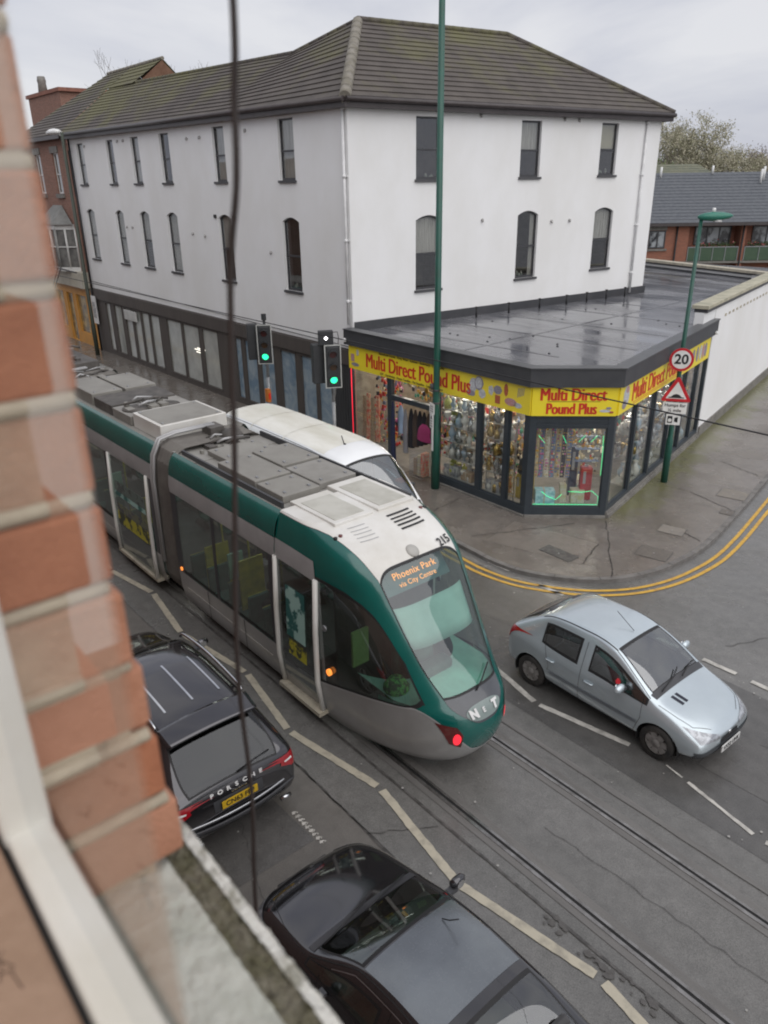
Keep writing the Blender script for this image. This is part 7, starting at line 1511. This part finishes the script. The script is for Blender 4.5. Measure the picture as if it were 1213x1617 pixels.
pn = [('rear_window', 3, 5, 7, 9, 0), ('windscreen', 8, 10, 7, 9, 0)]
for s in (1, -1): pn += [('rear_side_window', 4, 6, 5, 6, s), ('front_side_window', 7, 10, 5, 6, s)]
bv = car_body(SA, st, pn, [(.85, .31, .36), (3.66, .31, .36)], M_gry, 3, glass('saloon_glass', (.60, .75, .66), .04, .02, grime=.03, gain=1.3))
decal(bv, [(1.75, -.56, 3), (2.66, -.575, 3), (2.66, .575, 3), (1.75, .56, 3)], (0, 0, -1), 'roof_skin', M_roof_sheen, SA, .003, 26, 22)
for x in (.85, 3.66):
    for s in (1, -1): wheel(SA, x, .31, s*.88, .31, .2, 'alloy', M_alu, s)
cabin(SA, 1.1, 3.2, .72, .6, [(2.3, -.38, .60), (2.3, .38, .60), (1.4, -.38, .60), (1.4, .38, .60)], mt=mat('beige_cabin', (.16, .14, .11), .8), dash=(2.8, 3.2, .90))
for s in (1, -1):
    Y3 = s*3; D_ = (0, -s, 0)
    drape(bv, [(2.19, Y3, 1.3), (2.19, Y3, .3)], D_, 'door_seam', SM, SA, .007); drape(bv, [(3.12, Y3, .95), (3.15, Y3, .4)], D_, 'door_seam', SM, SA, .007)
    drape(bv, [(1.5, s*.615, 3), (2.1, s*.60, 3), (2.7, s*.61, 3), (3.0, s*.68, 3), (3.35, s*.745, 3)], (0, 0, -1), 'roof_gutter', SM, SA, .014, .004)
    drape(bv, [(1.5, s*.66, 3), (2.1, s*.645, 3), (2.7, s*.655, 3), (3.0, s*.72, 3)], (0, 0, -1), 'window_chrome', M_alu, SA, .008, .005)
    drape(bv, [(3.42, s*.76, 3), (3.9, s*.70, 3), (4.25, s*.60, 3), (4.38, s*.45, 3)], (0, 0, -1), 'bonnet_seam', SM, SA, .007)
    mirror(SA, 2.98, s*.84, .97, s, M_gry)
    decal(bv, [(6, s*.78, .66), (6, s*.42, .60), (6, s*.42, .50), (6, s*.76, .52)], (-1, 0, 0), 'headlamp', M_head, SA, .008, 14, 8)
drape(bv, [(4.38, -.45, 3), (4.42, 0, 3), (4.38, .45, 3)], (0, 0, -1), 'bonnet_seam', SM, SA, .007)
decal(bv, [(3.33, -.70, 3), (3.33, .70, 3), (3.43, .70, 3), (3.43, -.70, 3)], (0, 0, -1), 'scuttle_panel', M_black_trim, SA, .006, 24, 3)
for pts in ([(3.42, -.6, 1.0), (3.36, -.2, 1.03), (3.3, .05, 1.07)], [(3.42, -.05, 1.03), (3.34, .3, 1.05), (3.3, .6, 1.03)]): MB().tube(pts, .010, 6).build('wiper', M_black, SA, local=True)
MB().tube([(2.52, -.3, 1.40), (2.42, -.3, 1.47), (2.30, -.3, 1.60)], .006, 6).build('aerial', M_black, SA, local=True)
k = MB(); k.box(4.57, 4.60, -.35, .35, .36, .52); k.build('grille', M_black, SA, local=True, bevel=.01); k = MB(); k.box(4.60, 4.615, -.26, .26, .3, .41); k.build('number_plate', M_plateW, SA, local=True)
k = MB(); k.lathe([(.05, 0), (.04, .03), (0, .035)], (3.02, 0, 1.12), 10); k.box(2.92, 3.0, -.12, .12, 1.14, 1.2); k.build('rear_view_mirror', M_black, SA, local=True)
k = MB(); k.box(3.06, 3.12, -.16, -.08, .905, .95); k.box(3.0, 3.06, .16, .22, .905, .93); k.build('dash_items', M_black, SA, local=True)
k = MB(); k.box(3.05, 3.12, -.33, -.29, .905, .93); k.build('dash_item_orange', M_amber, SA, local=True)
# ---------------------------------------------------------------- white van beyond the tram
VN = thing('delivery_van', 'white high roof panel van in the far lane beside the tram', 'van', (-18.45, 10.36, 0), R(-.6))
M_vw = mat('van_white', (.80, .81, .82), .3, (.77, .78, .79), 2, coat=.6); M_vroof = mat('van_dirty_roof', (.78, .77, .72), .5, (.62, .60, .52), 1.1, detail=9, stretch=(.6, 1.5, 1), coat=.2)
st = [(.0, .5, .88, .9, .90, 1.6, .86, 2.2, .76, 2.28), (.04, .42, .97, .95, .98, 1.8, .93, 2.30, .80, 2.38), (.25, .4, 1.0, 1.0, 1.0, 1.85, .95, 2.36, .83, 2.46), (2.0, .38, 1.0, 1.0, 1.0, 1.85, .95, 2.38, .83, 2.48), (4.2, .38, 1.0, 1.0, 1.0, 1.85, .95, 2.37, .83, 2.47), (4.35, .38, 1.0, 1.02, 1.0, 1.85, .94, 2.36, .82, 2.46),
      (5.0, .38, 1.0, 1.04, 1.0, 1.84, .94, 2.34, .81, 2.44), (5.42, .38, 1.0, 1.06, 1.0, 1.80, .92, 2.24, .80, 2.34), (5.90, .38, 1.0, 1.08, 1.0, 1.52, .95, 1.74, .87, 1.82), (6.34, .38, 1.0, 1.09, .99, 1.18, .96, 1.23, .90, 1.27), (6.55, .4, .98, 1.0, .93, 1.05, .86, 1.09, .7, 1.12), (6.85, .42, .93, .82, .86, .88, .76, .91, .6, .93), (7.0, .5, .82, .66, .74, .7, .66, .72, .5, .73)]
pn = [('windscreen', 7, 9, 7, 9, 0)]
for s in (1, -1): pn += [('front_side_window', 5, 9, 5, 6, s)]
bv = car_body(VN, st, pn, [(1.2, .36, .42), (5.8, .36, .42)], M_vw, 3, glass('van_glass', (.42, .55, .60), .12, .02, grime=.04), glass_inset=.03)
decal(bv, [(.15, -.72, 4), (4.75, -.72, 4), (4.75, .72, 4), (.15, .72, 4)], (0, 0, -1), 'roof_skin', M_vroof, VN, .004, 50, 20)
for x in (1.6, 3.1): drape(bv, [(x, -.80, 4), (x, .80, 4)], (0, 0, -1), 'roof_rib', M_vroof, VN, .05, .012)
for s in (1, -1): drape(bv, [(.2, s*.76, 4), (4.9, s*.76, 4)], (0, 0, -1), 'roof_gutter', M_wet_grey, VN, .02, .006); mirror(VN, 5.65, s*1.02, 1.35, s, M_black_trim)
for x in (1.2, 5.8):
    for s in (1, -1): wheel(VN, x, .35, s*.98, .35, .22, 'alloy', M_alu, s)
MB().tube([(4.72, -.1, 2.44), (4.62, -.1, 2.62)], .012, 6).lathe([(.05, 0), (.03, .03), (0, .04)], (4.74, -.1, 2.42), 8).build('aerial', M_black, VN, local=True)
cabin(VN, 4.0, 5.9, .85, .9, [(4.75, -.5, .95), (4.75, .45, .95)], dash=(5.7, 6.2, 1.15)); k = MB(); k.box(4.2, 4.25, -.9, .9, .4, 2.3); k.build('bulkhead', M_cab, VN, local=True)
k = MB(); k.box(5.85, 6.05, .30, .55, 1.16, 1.17); k.build('papers', M_signwhite, VN, local=True); MB().tube([(6.36, -.6, 1.29), (6.30, .0, 1.36), (6.24, .5, 1.38)], .014, 6).build('wiper', M_black, VN, local=True)
decal(bv, [(6.32, -.88, 4), (6.32, .88, 4), (6.44, .84, 4), (6.44, -.84, 4)], (0, 0, -1), 'scuttle_panel', M_black_trim, VN, .006, 24, 3)
# ============================================================ the window the view is taken from
M_nb = [mat('near_brick_%d' % i, c, .85, c2, 22, detail=9, bump=.35, bscale=220) for i, (c, c2) in enumerate([((.48, .20, .11), (.38, .14, .075)), ((.42, .165, .085), (.33, .12, .06)), ((.50, .24, .15), (.40, .18, .105))])]
M_mort = mat('lime_mortar', (.50, .43, .32), .9, (.38, .32, .24), 18, bump=.2, bscale=120)
BW = thing('brick_reveal', 'close red brick window jamb with pale mortar down the left side', 'wall', (-.6, .1, 7.5))
random.seed(12); z = 7.515; row = 0
mb_ = [MB(), MB(), MB()]; mo = MB()
while z < 8.75:
    ya = .172+max(0, 7.80-z)*.085   # the old jamb leans out slightly towards the sill
    xs_ = [-.54] ; dx = random.uniform(-.004, .004); 
    def brick(x0, x1, y0, y1):
        k = mb_[random.randrange(3)]; n_ = 5; j = lambda: random.uniform(-.0025, .0025)
        k.box(x0+j(), x1+j(), y0, y1+j(), z+.0+j(), z+.064+j())
    if row % 2: brick(-.765, -.54+dx, .065, ya); brick(-.99, -.775, .065, ya)
    else: brick(-.645, -.54+dx, -.02, ya); brick(-.88, -.655, .065, ya)
    z += .0755; row += 1
k = MB()
for i, q in enumerate(mb_): k.add(q.v, q.f, i)
k.build('bricks', M_nb, BW, bevel=.004)
MB().box(-1.0, -.546, .0, .166, 7.50, 8.76).build('mortar', M_mort, BW)
k = MB(); z = 7.515+.064
while z < 8.75:
    k.tube([(-.5445, .0, z+.006), (-.5435, .06, z+.006+random.uniform(-.001, .001)), (-.5435, .12, z+.006), (-.5445, .168+max(0, 7.80-z)*.085, z+.006)], .0062, 6); z += .0755
k.build('mortar_joint', M_mort, BW)
# sill: pale stone, mossy channel, flaking white lip
SI = thing('stone_sill', 'weathered pale window sill with moss and flaking white edge', 'window sill', (-.3, .15, 7.5))
M_sillp = mat('pale_sill_paint', (.50, .50, .45), .8, (.36, .37, .32), 14, detail=9, bump=.5, bscale=60, lo=.4, hi=.7)
M_moss = mat('mossy_stone', (.13, .12, .07), .95, (.22, .20, .15), 38, detail=8, bump=1.0, bscale=120, lo=.4, hi=.62)
M_flake = mat('flaking_white_paint', (.66, .65, .60), .6, (.30, .29, .24), 30, detail=9, bump=.6, bscale=90, lo=.52, hi=.62)
def sillgrid(y0, y1, z0, z1, mt, nm, amp, seed, x0=-.60, x1=.6):
    random.seed(seed); cache = {}
    def P(a, b):
        k_ = (round(a, 4), round(b, 4)); r_ = cache.setdefault(k_, random.gauss(0, amp)); return Vector((x0+(x1-x0)*a, y0+(y1-y0)*b+(random.gauss(0, amp*.8) if b in (0, 1) else 0), z0+(z1-z0)*b+r_))
    return MB().grid(P, 220, 10).build(nm, mt, SI)
MB().box(-.60, .6, .04, .2125, 7.38, 7.486).build('sill_block', M_sillp, SI)
sillgrid(.045, .180, 7.520, 7.503, M_sillp, 'sill_slope', .0006, 1); sillgrid(.178, .206, 7.501, 7.4985, M_moss, 'moss_channel', .0016, 2); sillgrid(.204, .215, 7.502, 7.500, M_flake, 'painted_lip', .0006, 3)
sillgrid(.213, .2145, 7.499, 7.40, M_flake, 'painted_front', .0004, 4)
# window frame: stile, bottom rail, inner board
FRm = thing('window_frame', 'white painted window frame corner at the lower left', 'window frame', (-.5, .05, 7.6))
M_fr = mat('frame_gloss_white', (.70, .68, .63), .35, (.60, .57, .50), 7, detail=7, bump=.1, bscale=30)
MB().box(-.62, -.512, .050, .085, 7.5, 8.8).build('stile', M_fr, FRm, bevel=.004)
MB().box(-.62, .6, .0515, .083, 7.50, 7.652).build('bottom_rail', M_fr, FRm, bevel=.005)
MB().box(-.62, .6, .047, .0515, 7.50, 7.640).build('rubber_gap', M_black, FRm)
IB = thing('inner_window_board', 'chipped brown painted window board inside the room', 'window board', (-.4, -.05, 7.5))
M_ib = mat('cracked_beige_paint', (.36, .24, .17), .6, (.28, .18, .12), 5, detail=6, bump=.3, bscale=25)
MB().box(-.9, .5, -.20, .0465, 7.45, 7.648).build('board', M_ib, IB, bevel=.004)
random.seed(33); k = MB()
for i in range(16):
    x = random.uniform(-.6, -.3); y = random.uniform(-.02, .04); pts = [(x, y, 7.6483)]
    for j in range(3): pts.append((pts[-1][0]+random.uniform(-.012, .016), pts[-1][1]+random.uniform(-.008, .008), 7.6483))
    k.tube(pts, .0004, 4)
k.build('paint_crack', mat('crack_dark', (.06, .03, .02), .8), IB)
# part pane cut to the hazy area; unseen inner reveal added for it to mirror
M_npane = glass('near_window_glass', (.97, .975, .96), .14, .02, grime=.14, gain=.9)  # grime and mirror values raised to put the pale haze into the glass
MB().add([(-.514, .068, 7.652), (-.22, .068, 7.652), (-.22, .068, 8.8), (-.514, .068, 8.8)], [(0, 1, 2, 3)]).build('pane', M_npane, FRm)
IR = thing('reveal_reflector', 'unseen plaster reveal added inside the room as a pale reflector for the pane', 'wall', (-.7, -.2, 7.6)); MB().box(-.76, -.72, -1.6, .03, 6.2, 9.6).build('plaster', mat('cream_plaster', (.78, .75, .69), .8, (.70, .66, .60), 3), IR)
# loose dark cable hanging in front of the window
cb_ = [(-.57, .35, 8.9), (-.585, .35, 8.45), (-.59, .35, 8.23), (-.60, .35, 8.16), (-.608, .35, 8.10), (-.633, .35, 8.02), (-.655, .35, 7.86), (-.70, .35, 7.57), (-.70, .35, 7.36), (-.69, .33, 7.1), (-.67, .30, 6.2), (-.66, .26, 3)]
o = MB().tube(catmull(cb_, 8), .0031, 8).build('hanging_cable', mat('cable_sheath', (.045, .035, .032), .6)); tag(o, 'loose dark cable hanging down the left of the view in front of the window', 'cable')
# the viewer's own wall outside, below and beside the window
OW = thing('own_house_wall', 'brick outside wall directly below the window', 'wall', (0, .1, 0))
MB().box(-60, -1.0, -.2, .166, 0, 9.5).box(-1.0, 12, -.2, .160, 0, 7.38).build('wall', M_br, OW)
